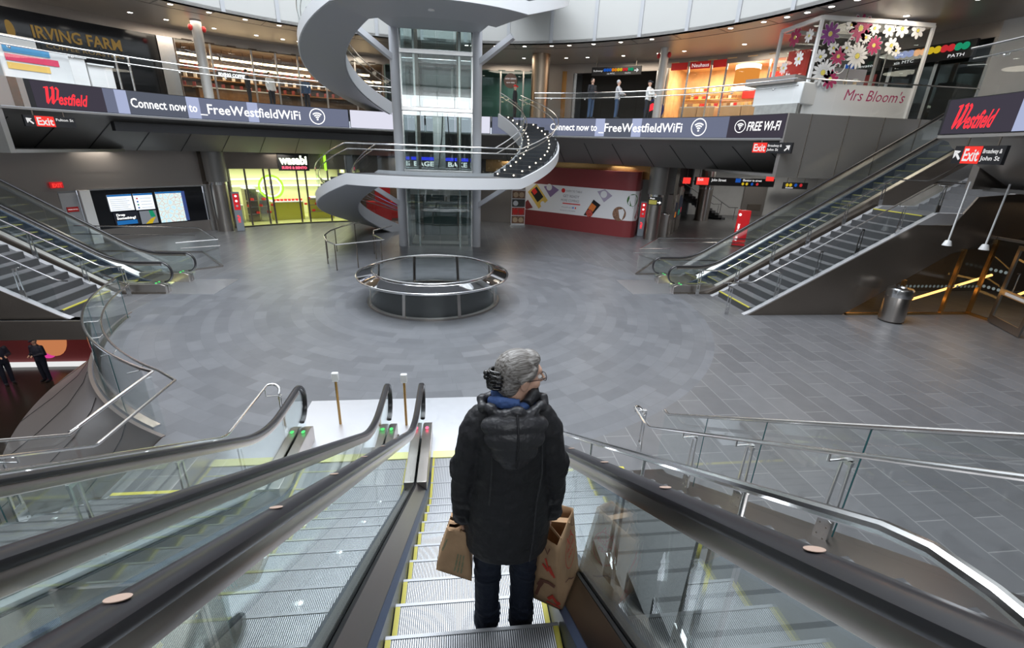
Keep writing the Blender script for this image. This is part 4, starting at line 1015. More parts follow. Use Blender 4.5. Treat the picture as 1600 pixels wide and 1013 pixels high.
bm_ = board(-18.6, -3, 'blank pale lit board on the gallery edge behind the left side of the spiral stair', [(-18.5, -3.1, 'led_lilac')])
bc = board(-2.8, 11.5, 'blank lit board on the gallery edge seen through the glass lift', [(-2.7, 11.4, 'led_lilac')])
br_ = board(11.8, 72.15, 'long curved led board on the right gallery edge with the wifi message and FREE WI-FI', [(11.9, 34.8, 'led_blue_grey'), (34.8, 36.8, 'led_pale'), (36.8, 42.6, 'led_slate'), (42.6, 44.6, 'led_pale'), (44.6, 61.8, 'led_blue_grey'), (61.8, 71.9, 'led_dark')])
messages(br_, 24.9, 35.2, 35.6, 53.0, 56.3, 1)
g = MB(); wifi_ring(g, arcfn(13.775, 64.1, 5.74), 0, 0, 0.24); g.build('wifi_emblem', 'led_white', br_, smooth=False)
vs, fs = letters('FREE WI-FI', 0.46, bold=0.006, shear=0.15); fn = arcfn(13.775, 65.3, 5.58); xs = max(p.x for p in vs); kx = 5.9 * 13.775 * R(1) / xs
MB().add([fn(p.x * kx, p.y, 0) for p in vs], fs).build('lettering', 'led_white', br_, smooth=False)
bw = board(94.6, 126, 'large red lettered led board on the gallery edge at far right', [(94.9, 103.0, 'led_dark'), (103.0, 105.5, 'led_pale'), (105.5, 125, 'led_blue_grey')])
vs, fs = westfield_shape(0.56); fn = arcfn(13.775, 95.9, 5.44)
MB().add([fn(p.x * 0.88, p.y * 1.0, 0) for p in vs], fs).build('red_wordmark', 'led_red', bw, smooth=False)
struct(MB().arcband(13.80, 13.855, 5.30, 6.15, -72.2, -68.25).build('trim_12', 'steel_side')); struct(MB().arcband(13.79, 13.80, 5.30, 6.15, -70.0, -69.0).build('trim_13', 'steel_dark'))

# ------------------------------------------------------------------ hanging exit signs
def arrow(mb, fn, cx, cy, s, ang):
    ca, sa = cs(ang), sn(ang)
    def q(x, y): return fn(cx + (x * ca - y * sa) * s, cy + (x * sa + y * ca) * s, 0.012)
    mb.add([q(-0.5, -0.10), q(0.2, -0.10), q(0.2, 0.10), q(-0.5, 0.10)], [(0, 1, 2, 3)]); mb.add([q(0.5, 0), q(0.0, 0.42), q(0.0, 0.17), q(0.26, 0.0), q(0.0, -0.17), q(0.0, -0.42)], [(0, 1, 2, 3), (0, 3, 4, 5)])
def exit_sign(label, p0, p1, z0, z1, left, sub, zt, order='AES'):
    p0, p1 = Vector((*p0, 0)), Vector((*p1, 0)); W = (p1 - p0).length; ux = (p1 - p0).normalized(); hh = z1 - z0
    t = thing('exit_sign', label, 'exit sign', ((p0.x + p1.x) / 2, (p0.y + p1.y) / 2, z0))
    up = Vector((0, 0, 1)); f = planefn(p0 + up * z0, ux, up); nn = ux.cross(up)   # faces -nn? outward
    def F(u, v, w): return f(u, v, 0) + nn * w
    g = MB(); g.hexa([F(0, 0, -0.08), F(W, 0, -0.08), F(W, 0, 0), F(0, 0, 0), F(0, hh, -0.08), F(W, hh, -0.08), F(W, hh, 0), F(0, hh, 0)]); g.build('panel', 'black', t, smooth=False)
    x_r = W * (0.20 if left else 0.0); rw = W * 0.37
    g = MB(); g.add([F(x_r, 0.01, 0.004), F(x_r + rw, 0.01, 0.004), F(x_r + rw, hh - 0.01, 0.004), F(x_r, hh - 0.01, 0.004)], [(0, 1, 2, 3)]); g.build('red_field', 'exit_red', t, smooth=False)
    vs, fs = letters('Exit', hh * 0.95, bold=hh * 0.02); kx = rw * 0.88 / max(p.x for p in vs)
    MB().add([F(x_r + rw * 0.05 + p.x * kx, hh * 0.18 + p.y, 0.01) for p in vs], fs).build('lettering', 'white_sign', t, smooth=False)
    x2 = x_r + rw + 0.04
    for i, ln in enumerate(sub):
        vs, fs = letters(ln, hh * 0.33, bold=0.002); kx = (W * 0.36) / max(max(p.x for p in vs), 0.01)
        kx = min(kx, 1.3)
        MB().add([F(x2 + p.x * kx, hh * (0.60 - 0.38 * i) + p.y, 0.01) for p in vs], fs).build('lettering', 'white_sign', t, smooth=False)
    g = MB(); arrow(g, lambda u, v, w: F(u, v, w), (W * 0.09 if left else W * 0.90), hh * 0.5, hh * 0.72, 135 if left else 45); g.build('arrow', 'white_sign', t, smooth=False)
    for u in (W * 0.2, W * 0.8):
        g = MB(); q = F(u, hh, -0.04); g.cyl(q, (q.x, q.y, zt), 0.022, n=8); g.build('hanger', 'steel_dark', t)
    return t
def ep(a, R_=13.76): q = pol(R_, a, 0); return (q.x, q.y)
exit_sign('hanging exit sign under the left led board pointing up to the left', ep(-69.6), ep(-63.6), 4.72, 5.06, True, ['Fulton St'], 5.21)
exit_sign('hanging exit sign under the right led board pointing up to the right', ep(67.2), ep(74.0), 4.76, 5.14, False, ['Broadway &', 'John St'], 5.21)
exit_sign('hanging exit sign below the red lettered board at far right', ep(97.6), ep(103.4), 4.60, 5.02, True, ['Broadway &', 'John St'], 5.21)
# ------------------------------------------------------------------ upper gallery, left: cafe sign and cafe
t = thing('cafe_sign', 'long black cafe sign with gold lettering on the upper left gallery', 'sign', tuple(pol(19.5, -58, 7.5)))
g = MB(); g.arcband(19.45, 19.55, 6.15, 9.1, -80, -43.4); g.build('panel', 'black_gloss', t)
def arctext(body, a0, a1, z, size, m, par, Rr, bold=0.0):
    vs, fs = letters(body, size, bold=bold); kx = (a1 - a0) * R(1) * Rr / max(p.x for p in vs); fn = arcfn(Rr, a0, z)
    return MB().add([fn(p.x * kx, p.y, 0) for p in vs], fs).build('lettering', m, par, smooth=False)
arctext('IRVING FARM', -56.6, -47.6, 8.18, 0.62, 'gold_sign', t, 19.42, 0.015)
arctext('COFFEE ROASTERS', -55.6, -47.6, 7.85, 0.22, 'gold_sign', t, 19.42)
g = MB(); q = pol(19.4, -58.6, 8.3); g.ball(q, 0.20, 0.05, 0.34, 12, 8); g.build('emblem', 'gold_sign', t)

def shop(name, label, cat, a0, a1, R0, R1, z0, z1, wallm, floorm, mull, frame_m, glassm='glass', back_em=None):
    t = thing(name, label, cat, tuple(pol(R0, (a0 + a1) / 2, z0)))
    g = MB(); g.arcband(R1, R1 + 0.1, z0, z1, a0, a1); g.build('back_wall', wallm, t)
    for a in (a0, a1):
        g = MB(); g.bar(pol(R0, a, (z0 + z1) / 2), pol(R1, a, (z0 + z1) / 2), 0.06, z1 - z0); g.build('side_wall', wallm, t, smooth=False)
    g = MB(); g.arcband(R0, R1, z1, z1 + 0.05, a0, a1); g.build('ceiling_panel', wallm, t)
    g = MB(); g.arcband(R0, R1, z0, z0 + 0.02, a0, a1); g.build('floor_panel', floorm, t)
    for i in range(len(mull) - 1):
        b0, b1 = mull[i] + 0.12, mull[i + 1] - 0.12; k = 3
        g = MB(); g.add([pol(R0 + 0.05, b0 + (b1 - b0) * j / k, z0) for j in range(k + 1)] + [pol(R0 + 0.05, b0 + (b1 - b0) * j / k, z1) for j in range(k + 1)], [(j, j + 1, k + 2 + j, k + 1 + j) for j in range(k)]); g.build('shop_window', glassm, t)
    for a in mull:
        g = MB(); g.bar(pol(R0 + 0.05, a, z0), pol(R0 + 0.05, a, z1), 0.07, 0.09, up=(cs(a), -sn(a), 0)); g.build('mullion', frame_m, t, smooth=False)
    return t
mat('cafe_wall', (0.10, 0.065, 0.045), 0.6, var=0.25, vscale=1.5)
cf = shop('cafe', 'glass fronted cafe glowing amber on the upper left gallery', 'shop', -41.2, -10.2, 19.5, 23.6, ZU, 9.1, 'cafe_wall', 'dark_wall', [-41.2, -36.6, -31.0, -27.5, -24.2, -20, -15, -10.2], 'steel_warm')
area('cafe_lamp', tuple(pol(21.5, -34, 8.9)), (0, 0, 0), 4, 110, (1, 0.72, 0.42)); area('cafe_lamp', tuple(pol(21.5, -22, 8.9)), (0, 0, 0), 4, 110, (1, 0.72, 0.42))
GL = 'glowing tube lamps across the cafe ceiling'; base = None; random.seed(3)
for i, a in enumerate([-39.6, -38.2, -36.6, -34.2, -33.2, -31.4, -30.6, -28.6, -27.4, -26.0, -24.6, -23.4, -21.6, -17.5, -14, -12]):
    z = 8.62 - 0.28 * (i % 2) - 0.004 * i; p = pol(20.6 + 0.6 * (i % 2), a, z)
    tl = thing('tube_lamp', 'warm glowing tube lamp hanging in the cafe behind the left gallery railing', 'lamp', tuple(p), GL)
    g = MB(); d = Vector((cs(a), -sn(a), 0)) * 0.55; g.cyl(p - d, p + d, 0.055, n=10); g.build('tube', 'lamp_warm', tl); 
    g = MB(); g.cyl(p, p + Vector((0, 0, 9.1 - z)), 0.012, n=6); g.build('hanger', 'black', tl)
# cafe counter, shelves and seated silhouettes of furniture
t = thing('cafe_counter', 'wooden cafe counter behind the glass on the upper left gallery', 'counter', tuple(pol(21.6, -35, ZU)))
g = MB(); g.arcband(21.2, 21.9, ZU + 0.02, ZU + 1.0, -38, -27); g.build('body', 'wood', t); g = MB(); g.arcband(21.1, 22.0, ZU + 1.0, ZU + 1.06, -38.3, -26.7); g.build('top', 'white_gloss', t)
t = thing('cafe_menu_board', 'bright menu board hanging in the cafe behind the railing', 'sign', tuple(pol(21.0, -33, 8.0)))
g = MB(); g.arcband(21.0, 21.05, 7.75, 8.05, -35.4, -31.2); g.build('panel', 'black', t); arctext('IRVING COFFEE', -35.2, -31.5, 7.82, 0.22, 'led_white', t, 20.97, 0.012)
GS_ = 'coffee bags and cups on the cafe wall shelves'; b0 = None
for sh in range(3):
    g = MB(); zz = 7.3 + sh * 0.45; g.arcband(23.1, 23.5, zz, zz + 0.04, -39, -12); o = g.build('wall_shelf', 'wood'); tag(o, ['lowest', 'middle', 'top'][sh] + ' timber shelf on the back wall of the amber cafe', 'shelf')
    for k in range(22):
        p = pol(23.2, -38.5 + k * 1.2 + sh * 0.3, zz + 0.04)
        g = MB(); hgt = random.uniform(0.15, 0.28); g.obox((0, 0, 0), 0.16, 0.10, hgt); 
        if k < 1:
            b0 = MB().obox(p, 0.17, 0.1, 0.24).build('coffee_bag', 'poster_white' if sh == 1 else 'maroon', bevel=0.02); tag(b0, 'small coffee bag standing on a shelf on the amber cafe back wall', 'coffee bag', GS_)
        else:
            c = b0.copy(); COL.objects.link(c); c.location = p

# white kiosks on the left gallery
mat('band_blue', (0.10, 0.35, 0.62), 0.5); mat('band_red', (0.75, 0.06, 0.14), 0.5); mat('band_yellow', (0.85, 0.55, 0.15), 0.5)
kk = thing('price_kiosk', 'white kiosk with blue, red and yellow price bands above the left board', 'kiosk', (-14.6, 17.6, ZU))
def kiosk(t, a0, a1, R0, R1, z1, m='white_gloss'):
    g = MB(); g.arcband(R0, R1, ZU, z1, a0, a1, step=2); return g.build('body', m, t, bevel=0.03)
kiosk(kk, -69.2, -61.4, 14.15, 15.2, 7.12)
for z, m, w_, tx in ((6.90, 'band_blue', 5.0, 'COFFEE'), (6.66, 'band_red', 5.8, 'TEA'), (6.42, 'band_yellow', 4.6, 'COLD')):
    g = MB(); aa = [-68.6 + w_ * j / 4 for j in range(5)]; g.add([pol(14.13, a, z) for a in aa] + [pol(14.13, a, z + 0.19) for a in aa], [(j, j + 1, 6 + j, 5 + j) for j in range(4)]); g.build('price_band', m, kk)
k2 = thing('counter_unit', 'long white counter on the left gallery right of the price kiosk', 'counter', tuple(pol(15, -59, ZU)))
kiosk(k2, -61.0, -57.9, 15.0, 15.8, 7.14); 
g = MB(); g.arcband(14.92, 15.9, 7.14, 7.20, -61.1, -57.8, step=2); g.build('counter_top', 'white_gloss', k2)
k3 = thing('counter_unit', 'low white counter end beside the two steel posts on the left gallery', 'counter', tuple(pol(15, -56.5, ZU)))
kiosk(k3, -57.6, -54.6, 15.1, 15.9, 6.98); g = MB(); g.arcband(15.0, 16.0, 6.98, 7.03, -57.7, -54.5, step=2); g.build('counter_top', 'white_gloss', k3)
k4 = thing('counter_unit', 'tall white cabinet above the far left end of the price kiosk', 'cabinet', tuple(pol(16.5, -66, ZU)))
kiosk(k4, -70.5, -60.5, 16.4, 17.4, 7.72)
for i, a in enumerate((-55.3, -53.6)):
    p = pol(14.3, a, ZU); t = thing('steel_post', ['left', 'right'][i] + ' one of the two slim leaning steel posts beside the low white counter', 'post', tuple(p))
    MB().cyl(p, p + Vector((0, 0, 1.15)), 0.035, n=12).build('shaft', 'steel', t); MB().ball(p + Vector((0, 0, 1.16)), 0.04, n=10, m=6).build('cap', 'steel_bright', t)

# ------------------------------------------------------------------ upper gallery, middle and right
mid = shop('closed_shop', 'dark green glass shopfront with a round brown sign right of the lift', 'shop', -10.0, 18.0, 19.5, 22.5, ZU, 9.1, 'green_wall', 'dark_wall', [-10, -4, 2, 6.5, 11, 15.2, 18.0], 'steel_warm', 'glass_dark')
area('shop_lamp', tuple(pol(20.8, 13, 9.0)), (0, 0, 0), 2, 60, (0.9, 1, 0.9))
g = MB(); c = pol(19.4, 12.9, 8.55); g.cyl(c, c - Vector((sn(12.9), cs(12.9), 0)) * 0.03, 0.42, n=32); g.build('round_sign', 'brown_sign', mid)
arctext('NOW HIRING', 11.9, 13.9, 8.62, 0.12, 'white_sign', mid, 19.34); arctext('open daily', 12.1, 13.7, 8.42, 0.10, 'white_sign', mid, 19.34)
# bronze wall panels and dark passage with the subway sign
wallseg(19.5, ZU, 9.1, 18.2, 24.4, 'steel_wall', th=0.3)
g = MB(); g.arcband(19.40, 19.48, ZU, 9.1, 22.4, 23.2); tag(g.build('brass_strip', 'bronze'), 'tall brass strip on the gallery wall left of the dark subway passage', 'trim')
wallseg(22.5, ZU, 9.5, 24.4, 40, 'dark_wall'); wallseg(19.5, 9.0, 9.5, 24.4, 40, 'steel_wall')
for a, m in ((24.5, 'steel'), (38.9, 'steel')): wallseg(19.5, ZU, 9.0, a, a + 0.5, m)
def bullets(t, a0, a1, z, r, Rr, seq):
    n = len(seq)
    for i, c in enumerate(seq):
        a = a0 + (a1 - a0) * i / (n - 1); q = pol(Rr - 0.02, a, z); g = MB(); g.cyl(q, q - Vector((sn(a), cs(a), 0)) * 0.01, r, n=16); g.build('line_bullet', 'bullet_' + c, t)
sg = thing('subway_sign', 'hanging black subway sign with coloured line bullets left of the pale gallery column', 'sign', tuple(pol(18.6, 32.5, 8.7)))
g = MB(); g.arcband(18.6, 18.7, 8.72, 9.15, 28.2, 37.0); g.build('panel', 'black', sg)
bullets(sg, 30.6, 35.4, 8.99, 0.085, 18.58, ['blue', 'blue', 'blue', 'orange', 'orange', 'yellow', 'yellow', 'red', 'red', 'green', 'green'])
arctext('Subway', 28.5, 30.2, 8.92, 0.13, 'white_sign', sg, 18.57); arctext('via MTC', 31.0, 32.4, 8.77, 0.11, 'white_sign', sg, 18.57); arctext('PATH', 34.2, 35.2, 8.77, 0.11, 'white_sign', sg, 18.57)
g = MB(); arrow(g, arcfn(18.58, 36.2, 8.93), 0, 0, 0.26, 0); g.build('arrow', 'white_sign', sg, smooth=False)
for a in (29, 36): 
    g = MB(); q = pol(18.65, a, 9.15); g.cyl(q, q + Vector((0, 0, 0.36)), 0.02, n=6); g.build('hanger', 'steel_dark', sg)
ad = thing('advert_disc', 'dark round edged advert with a red swoosh behind the glass railing', 'advert', tuple(pol(19.3, 39.2, ZU)))
g = MB(); c = pol(18.2, 40.5, 6.85); dr = Vector((sn(40.5), cs(40.5), 0)); g.cyl(c, c - dr * 0.05, 0.55, n=32); g.build('disc', 'ad_blue', ad)
g = MB(); g.cyl(c + dr * 0.0 + Vector((0, 0, 0)), c - dr * 0.04 - dr * 0.02, 0.46, n=32); g.build('disc_face', 'black', ad)
g = MB(); fn = arcfn(18.12, 40.5, 6.9); g.add([fn(-0.42, 0.1, 0), fn(-0.1, 0.3, 0), fn(0.2, 0.2, 0), (fn(0.4, 0.12, 0)), fn(0.1, 0.0, 0), fn(-0.25, -0.12, 0)], [(0, 1, 2, 3, 4, 5)]); g.build('red_swoosh', 'led_red', ad, smooth=False)
g = MB(); g.cyl(c - Vector((0, 0, 0.68)) - dr * 0.02, c - Vector((0, 0, 0.5)) - dr * 0.02, 0.1, n=12); g.build('foot', 'black', ad)

# red chocolate shop
ch = shop('chocolate_shop', 'red and gold lit chocolate shop on the right gallery', 'shop', 40.8, 58.4, 19.5, 22.8, ZU, 9.3, 'choc_back', 'wood', [40.8, 44.0, 47.6, 49.9, 56.2, 58.4], 'steel_bright')
area('chocolate_shop_lamp', tuple(pol(20.8, 46, 9.2)), (0, 0, 0), 2.5, 170, (1, 0.78, 0.5)); area('chocolate_shop_lamp', tuple(pol(20.8, 54, 9.2)), (0, 0, 0), 2.5, 170, (1, 0.78, 0.5))
for b0, b1, z0 in ((41.2, 43.8, 8.95), (44.2, 47.4, 8.95), (47.8, 49.8, 8.95)):
    g = MB(); g.arcband(19.47, 19.50, z0, 9.3, b0, b1, step=1); g.build('red_fascia', 'shop_red', ch)
arctext('Neuhaus', 44.5, 47.2, 9.03, 0.26, 'white_sign', ch, 19.44)
g = MB(); g.arcband(22.6, 22.75, ZU, 9.0, 53.0, 58.2); g.build('red_wall_panel', 'shop_red', ch); g = MB(); g.arcband(22.6, 22.75, ZU + 1.6, 8.3, 49.8, 53.0); g.build('red_wall_panel', 'shop_red', ch)
g = MB(); g.arcband(19.40, 19.46, 7.6, 9.3, 58.6, 61.5); g.build('red_banner', 'shop_red', ch)
for z, rr, hgt in ((8.95, 0.62, 0.2), (8.0, 0.66, 0.1)):
    p = pol(20.9, 51.6, z); g = MB(); g.cyl(p, p + Vector((0, 0, hgt)), rr, n=28); g.build('ring_lamp', 'lamp_soft', ch)
p = pol(20.9, 51.6, 8.1); g = MB(); g.cyl(p, p + Vector((0, 0, 0.85)), 0.60, n=28); g.build('amber_drum', 'amber_glass', ch)
CG = 'display counters of the red chocolate shop'
for i, (b0, b1, m) in enumerate(((43.0, 45.8, 'tan'), (45.9, 48.6, 'tan'), (49.6, 52.6, 'tan'), (52.7, 56.0, 'tan'))):
    t = thing('display_counter', ['leftmost', 'second', 'third', 'rightmost'][i] + ' of the four tan display counters in the red chocolate shop', 'counter', tuple(pol(20.3, (b0 + b1) / 2, ZU)), CG)
    g = MB(); g.arcband(20.0, 20.7, ZU + 0.02, ZU + 0.95, b0, b1, step=1); g.build('body', m, t, bevel=0.01)
    g = MB(); g.arcband(20.0, 20.7, ZU + 0.95, ZU + 1.0, b0, b1, step=1); g.build('top', 'white_gloss', t)
PG = 'gift boxes set out in the red chocolate shop'; pb = {}
random.seed(11)
def boxes(Rr, a0, a1, z, n, lab='small gift box standing in the red chocolate shop display'):
    for i in range(n):
        m = random.choice(['tan', 'shop_red', 'white_gloss', 'wood', 'gold_paint']); a = a0 + (a1 - a0) * (i + 0.5) / n; p = pol(Rr, a, z)
        if m not in pb:
            o = MB().obox(p, 0.17, 0.12, 0.16).build('gift_box', m, bevel=0.01); tag(o, lab, 'gift box', PG); pb[m] = o
        else: o = pb[m].copy(); COL.objects.link(o); o.location = p; o.rotation_euler = (0, 0, -R(a))
for b0, b1 in ((43.0, 45.8), (45.9, 48.6), (49.6, 52.6), (52.7, 56.0)): boxes(20.3, b0, b1, ZU + 1.0, 6)
for z in (7.35, 7.75, 8.15):
    g = MB(); g.arcband(22.2, 22.6, z - 0.04, z, 41.5, 49.5, step=2); o = g.build('wall_shelf', 'gold_paint'); tag(o, {7.35: 'lowest', 7.75: 'middle', 8.15: 'top'}[z] + ' gilt shelf on the back wall of the chocolate shop', 'shelf')
    boxes(22.35, 41.8, 49.3, z, 12)
boxes(20.9, 42, 43.2, ZU + 0.02, 2)

# far right gallery: subway entrance, pillars
wallseg(21.0, ZU, 9.5, 60.2, 64.5, 'stone_wall'); wallseg(21.0, ZU, 9.5, 78.5, 84, 'stone_wall'); wallseg(21.0, 9.0, 9.5, 64.5, 78.5, 'steel_warm'); wallseg(22.8, ZU, 9.0, 64.5, 78.5, 'dark_wall')
for a in (64.6, 69, 73.5, 78.2): wallseg(21.0, ZU, 9.0, a, a + 0.35, 'steel')
en = thing('entrance_glazing', 'dark glass subway entrance behind the white flower kiosk', 'glazing', tuple(pol(21, 71, ZU)))
for b0, b1 in ((65.1, 68.9), (69.5, 73.4), (74.0, 78.1)):
    g = MB(); k = 3; g.add([pol(21.1, b0 + (b1 - b0) * j / k, ZU) for j in range(k + 1)] + [pol(21.1, b0 + (b1 - b0) * j / k, 9.0) for j in range(k + 1)], [(j, j + 1, k + 2 + j, k + 1 + j) for j in range(k)]); g.build('pane', 'glass_dark', en)
sg = thing('subway_sign', 'long black subway sign with coloured line bullets right of the flower kiosk', 'sign', tuple(pol(20.6, 73.3, 8.4)))
g = MB(); g.arcband(20.6, 20.75, 8.38, 8.98, 69.0, 77.4); g.build('panel', 'black', sg)
bullets(sg, 70.2, 76.6, 8.78, 0.13, 20.56, ['blue', 'blue', 'blue', 'orange', 'orange', 'yellow', 'yellow', 'red', 'red', 'green', 'green'])
arctext('via MTC', 70.0, 72.0, 8.44, 0.16, 'white_sign', sg, 20.54); arctext('PATH', 75.2, 76.7, 8.44, 0.16, 'white_sign', sg, 20.54)
sg2 = thing('wheelchair_route_sign', 'short black sign with a blue square seen through the flower kiosk glass', 'sign', tuple(pol(20.5, 66.5, 8.3)))
g = MB(); g.arcband(20.5, 20.6, 8.3, 8.7, 64.6, 68.6); g.build('panel', 'black', sg2); g = MB(); g.arcband(20.46, 20.49, 8.33, 8.67, 64.7, 65.7); g.build('blue_square', 'bullet_blue', sg2); arctext('Elevator', 65.9, 68.2, 8.45, 0.16, 'white_sign', sg2, 20.44)
rb = MB(); rb.arcband(20.9, 20.95, ZU + 0.3, 8.2, 66.2, 68.0); tag(rb.build('red_banner', 'red_paint'), 'red banner on the glass behind the flower kiosk', 'banner')

# white counter and the flower kiosk above the right end of the board
wc = thing('sales_counter', 'white sales counter with a grey base left of the flower kiosk', 'counter', tuple(pol(15.2, 66, ZU)))
g = MB(); g.arcband(14.4, 15.3, ZU + 0.35, 7.26, 63.8, 71.6, step=2); g.build('body', 'white_gloss', wc, bevel=0.04); g = MB(); g.arcband(14.3, 14.45, ZU, ZU + 0.38, 64.6, 71.6, step=2); g.build('base', 'concrete', wc); g = MB(); g.arcband(14.2, 15.4, 7.26, 7.5, 62.4, 70.5, step=2); g.build('counter_top', 'wood_grey', wc)
fk = thing('flower_kiosk', 'glass kiosk in a white frame covered with white and red flower decals', 'kiosk', (15.3, 18.2, ZU))
kx0, kx1, ky, kz1 = 12.95, 17.4, 17.75, 9.32
for x, y in ((kx0, ky), (kx1, ky), (kx0, ky + 2.2), (kx1, ky + 2.2)):
    g = MB(); g.box(x - 0.05, x + 0.05, y - 0.05, y + 0.05, ZU, kz1); g.build('post', 'white_gloss', fk)
for a, b in (((kx0, ky), (kx1, ky)), ((kx0, ky), (kx0, ky + 2.2)), ((kx0, ky + 2.2), (kx1, ky + 2.2)), ((kx1, ky), (kx1, ky + 2.2))):
    g = MB(); g.bar((a[0], a[1], kz1), (b[0], b[1], kz1), 0.12, 0.14); g.build('top_frame', 'white_gloss', fk)
    g = MB(); g.add([(a[0], a[1], ZU + 1.1), (b[0], b[1], ZU + 1.1), (b[0], b[1], kz1 - 0.07), (a[0], a[1], kz1 - 0.07)], [(0, 1, 2, 3)]); g.build('glass_panel', 'glass', fk, smooth=False)
for x in (kx0 + 1.5, kx0 + 2.9):
    g = MB(); g.bar((x, ky, ZU + 1.1), (x, ky, kz1), 0.03, 0.03); g.build('glazing_bar', 'steel', fk)
g = MB(); g.box(kx0 + 0.05, kx1, ky + 0.05, ky + 0.6, ZU, ZU + 1.12); g.build('counter_body', 'white_gloss', fk)
g = MB(); g.box(kx0 + 1.6, kx0 + 3.3, ky + 1.2, ky + 1.7, ZU, 8.0); g.build('back_panel', 'lilac_panel', fk)
def flower(x, z, r, petal_m, n=8, core='gold_core', on_side=False, white_rim=False):
    f = (lambda u, v, w: Vector((kx0 + u, ky - 0.012 - w, ZU + v))) if not on_side else (lambda u, v, w: Vector((kx0 - 0.012 - w, ky + 2.2 - u, ZU + v)))
    def petal(mb, r0, r1, wd, wz):
        wd = min(wd, (r0 + r1) / 2 * math.sin(PI / n) * 0.98)
        for i in range(n):
            a = 2 * PI * i / n + x; cx_, cz_ = math.cos(a), math.sin(a); ring = []
            for j in range(10):
                b = 2 * PI * j / 10; l_ = (r0 + r1) / 2 + (r1 - r0) / 2 * math.cos(b); s_ = wd * math.sin(b)
                ring.append(f(x + cx_ * l_ - cz_ * s_, z + cz_ * l_ + cx_ * s_, wz))
            mb.add(ring, [tuple(range(10))])
    if white_rim: g = MB(); petal(g, r * 0.14, r * 1.08, r * 0.26, 0.0); g.build('flower_outline', 'white_gloss', fk, smooth=False)
    g = MB(); petal(g, r * 0.2, r, r * (0.17 if white_rim else 0.26), 0.004); g.build('flower_decal', petal_m, fk, smooth=False)
    g = MB(); g.add([f(x + 0.2 * r * math.cos(2 * PI * j / 12), z + 0.2 * r * math.sin(2 * PI * j / 12), 0.008) for j in range(12)], [tuple(range(12))]); g.build('flower_core', core, fk, smooth=False)
for (x, z, r, m) in ((0.42, 2.68, .38, 'petal_purple'), (0.95, 2.0, .32, 'petal_red'), (0.85, 1.25, .34, 'petal_red'), (2.25, 2.42, .32, 'petal_red'), (1.55, 2.92, .46, 'petal_red')): flower(x, z, r, m, 10, white_rim=True)
for (x, z, r) in ((0.25, 1.95, .26), (0.68, 2.25, .22), (1.2, 2.28, .22), (1.15, 3.0, .22), (1.85, 2.65, .25), (2.1, 2.95, .24), (2.7, 2.95, .27), (3.2, 3.0, .30), (3.85, 2.98, .28), (2.95, 2.45, .28), (3.2, 2.3, .2)): flower(x, z, r, 'white_gloss', 7)
for (x, z, r, m) in ((1.7, 2.05, .44, 'white_gloss'), (0.5, 1.45, .46, 'white_gloss')): flower(x, z, r, m, 14)
for (x, z, r, m) in ((0.9, 2.8, .34, 'petal_red'), (1.4, 2.0, .26, 'white_gloss'), (0.6, 1.8, .24, 'white_gloss'), (1.7, 2.7, .24, 'white_gloss'), (0.9, 1.35, .26, 'white_gloss')): flower(x, z, r, m, 8, on_side=True)
for (cx_, cz_) in ((1.35, 2.52), (1.05, 1.66)):
    pts = [Vector((kx0 + cx_ + (0.05 + 0.035 * a) * math.cos(a), ky - 0.015, ZU + cz_ + (0.05 + 0.035 * a) * math.sin(a))) for a in [i * 0.35 for i in range(20)]]
    g = MB(); g.tube(pts, 0.018, 5); g.build('spiral_decal', 'white_gloss', fk)
vs, fs = letters("Mrs Bloom's", 0.52, shear=0.2); k_ = 2.5 / max(p.x for p in vs)
MB().add([(kx0 + 1.15 + p.x * k_, 17.22, ZU + 0.52 + p.y) for p in vs], fs).build('script_lettering', 'petal_red', fk, smooth=False)
for i, x in enumerate((1.75, 2.15)):
    t = thing('paper_cup', ['left', 'right'][i] + ' of two paper cups on the flower kiosk counter', 'cup', (kx0 + x, ky + 0.3, ZU + 1.12))
    MB().cyl((kx0 + x, ky + 0.3, ZU + 1.12), (kx0 + x, ky + 0.3, ZU + 1.32), 0.055, 0.07, n=16).build('body', 'white_gloss', t); MB().cyl((kx0 + x, ky + 0.3, ZU + 1.32), (kx0 + x, ky + 0.3, ZU + 1.35), 0.075, n=16).build('lid', 'white_gloss', t)
    MB().cyl((kx0 + x, ky + 0.3, ZU + 1.17), (kx0 + x, ky + 0.3, ZU + 1.25), 0.062, 0.066, n=16).build('sleeve', 'tan', t)
q = pol(16.2, 69, ZC - 0.4); g = MB(); g.ball(q, 0.22, 0.22, 0.25, 16, 10); t = thing('ceiling_camera', 'pale dome camera hanging above the left side of the flower kiosk', 'camera', tuple(q)); g.build('dome', 'white_gloss', t); g = MB(); g.cyl(q, (q.x, q.y, ZC), 0.09, n=12); g.build('stem', 'white_gloss', t)
g = MB(); g.cyl((15.1, 19.4, 9.38), (15.1, 19.4, ZC), 0.12, n=20); tag(g.build('kiosk_duct', 'white_gloss'), 'short white duct between the flower kiosk roof and the ceiling', 'duct')

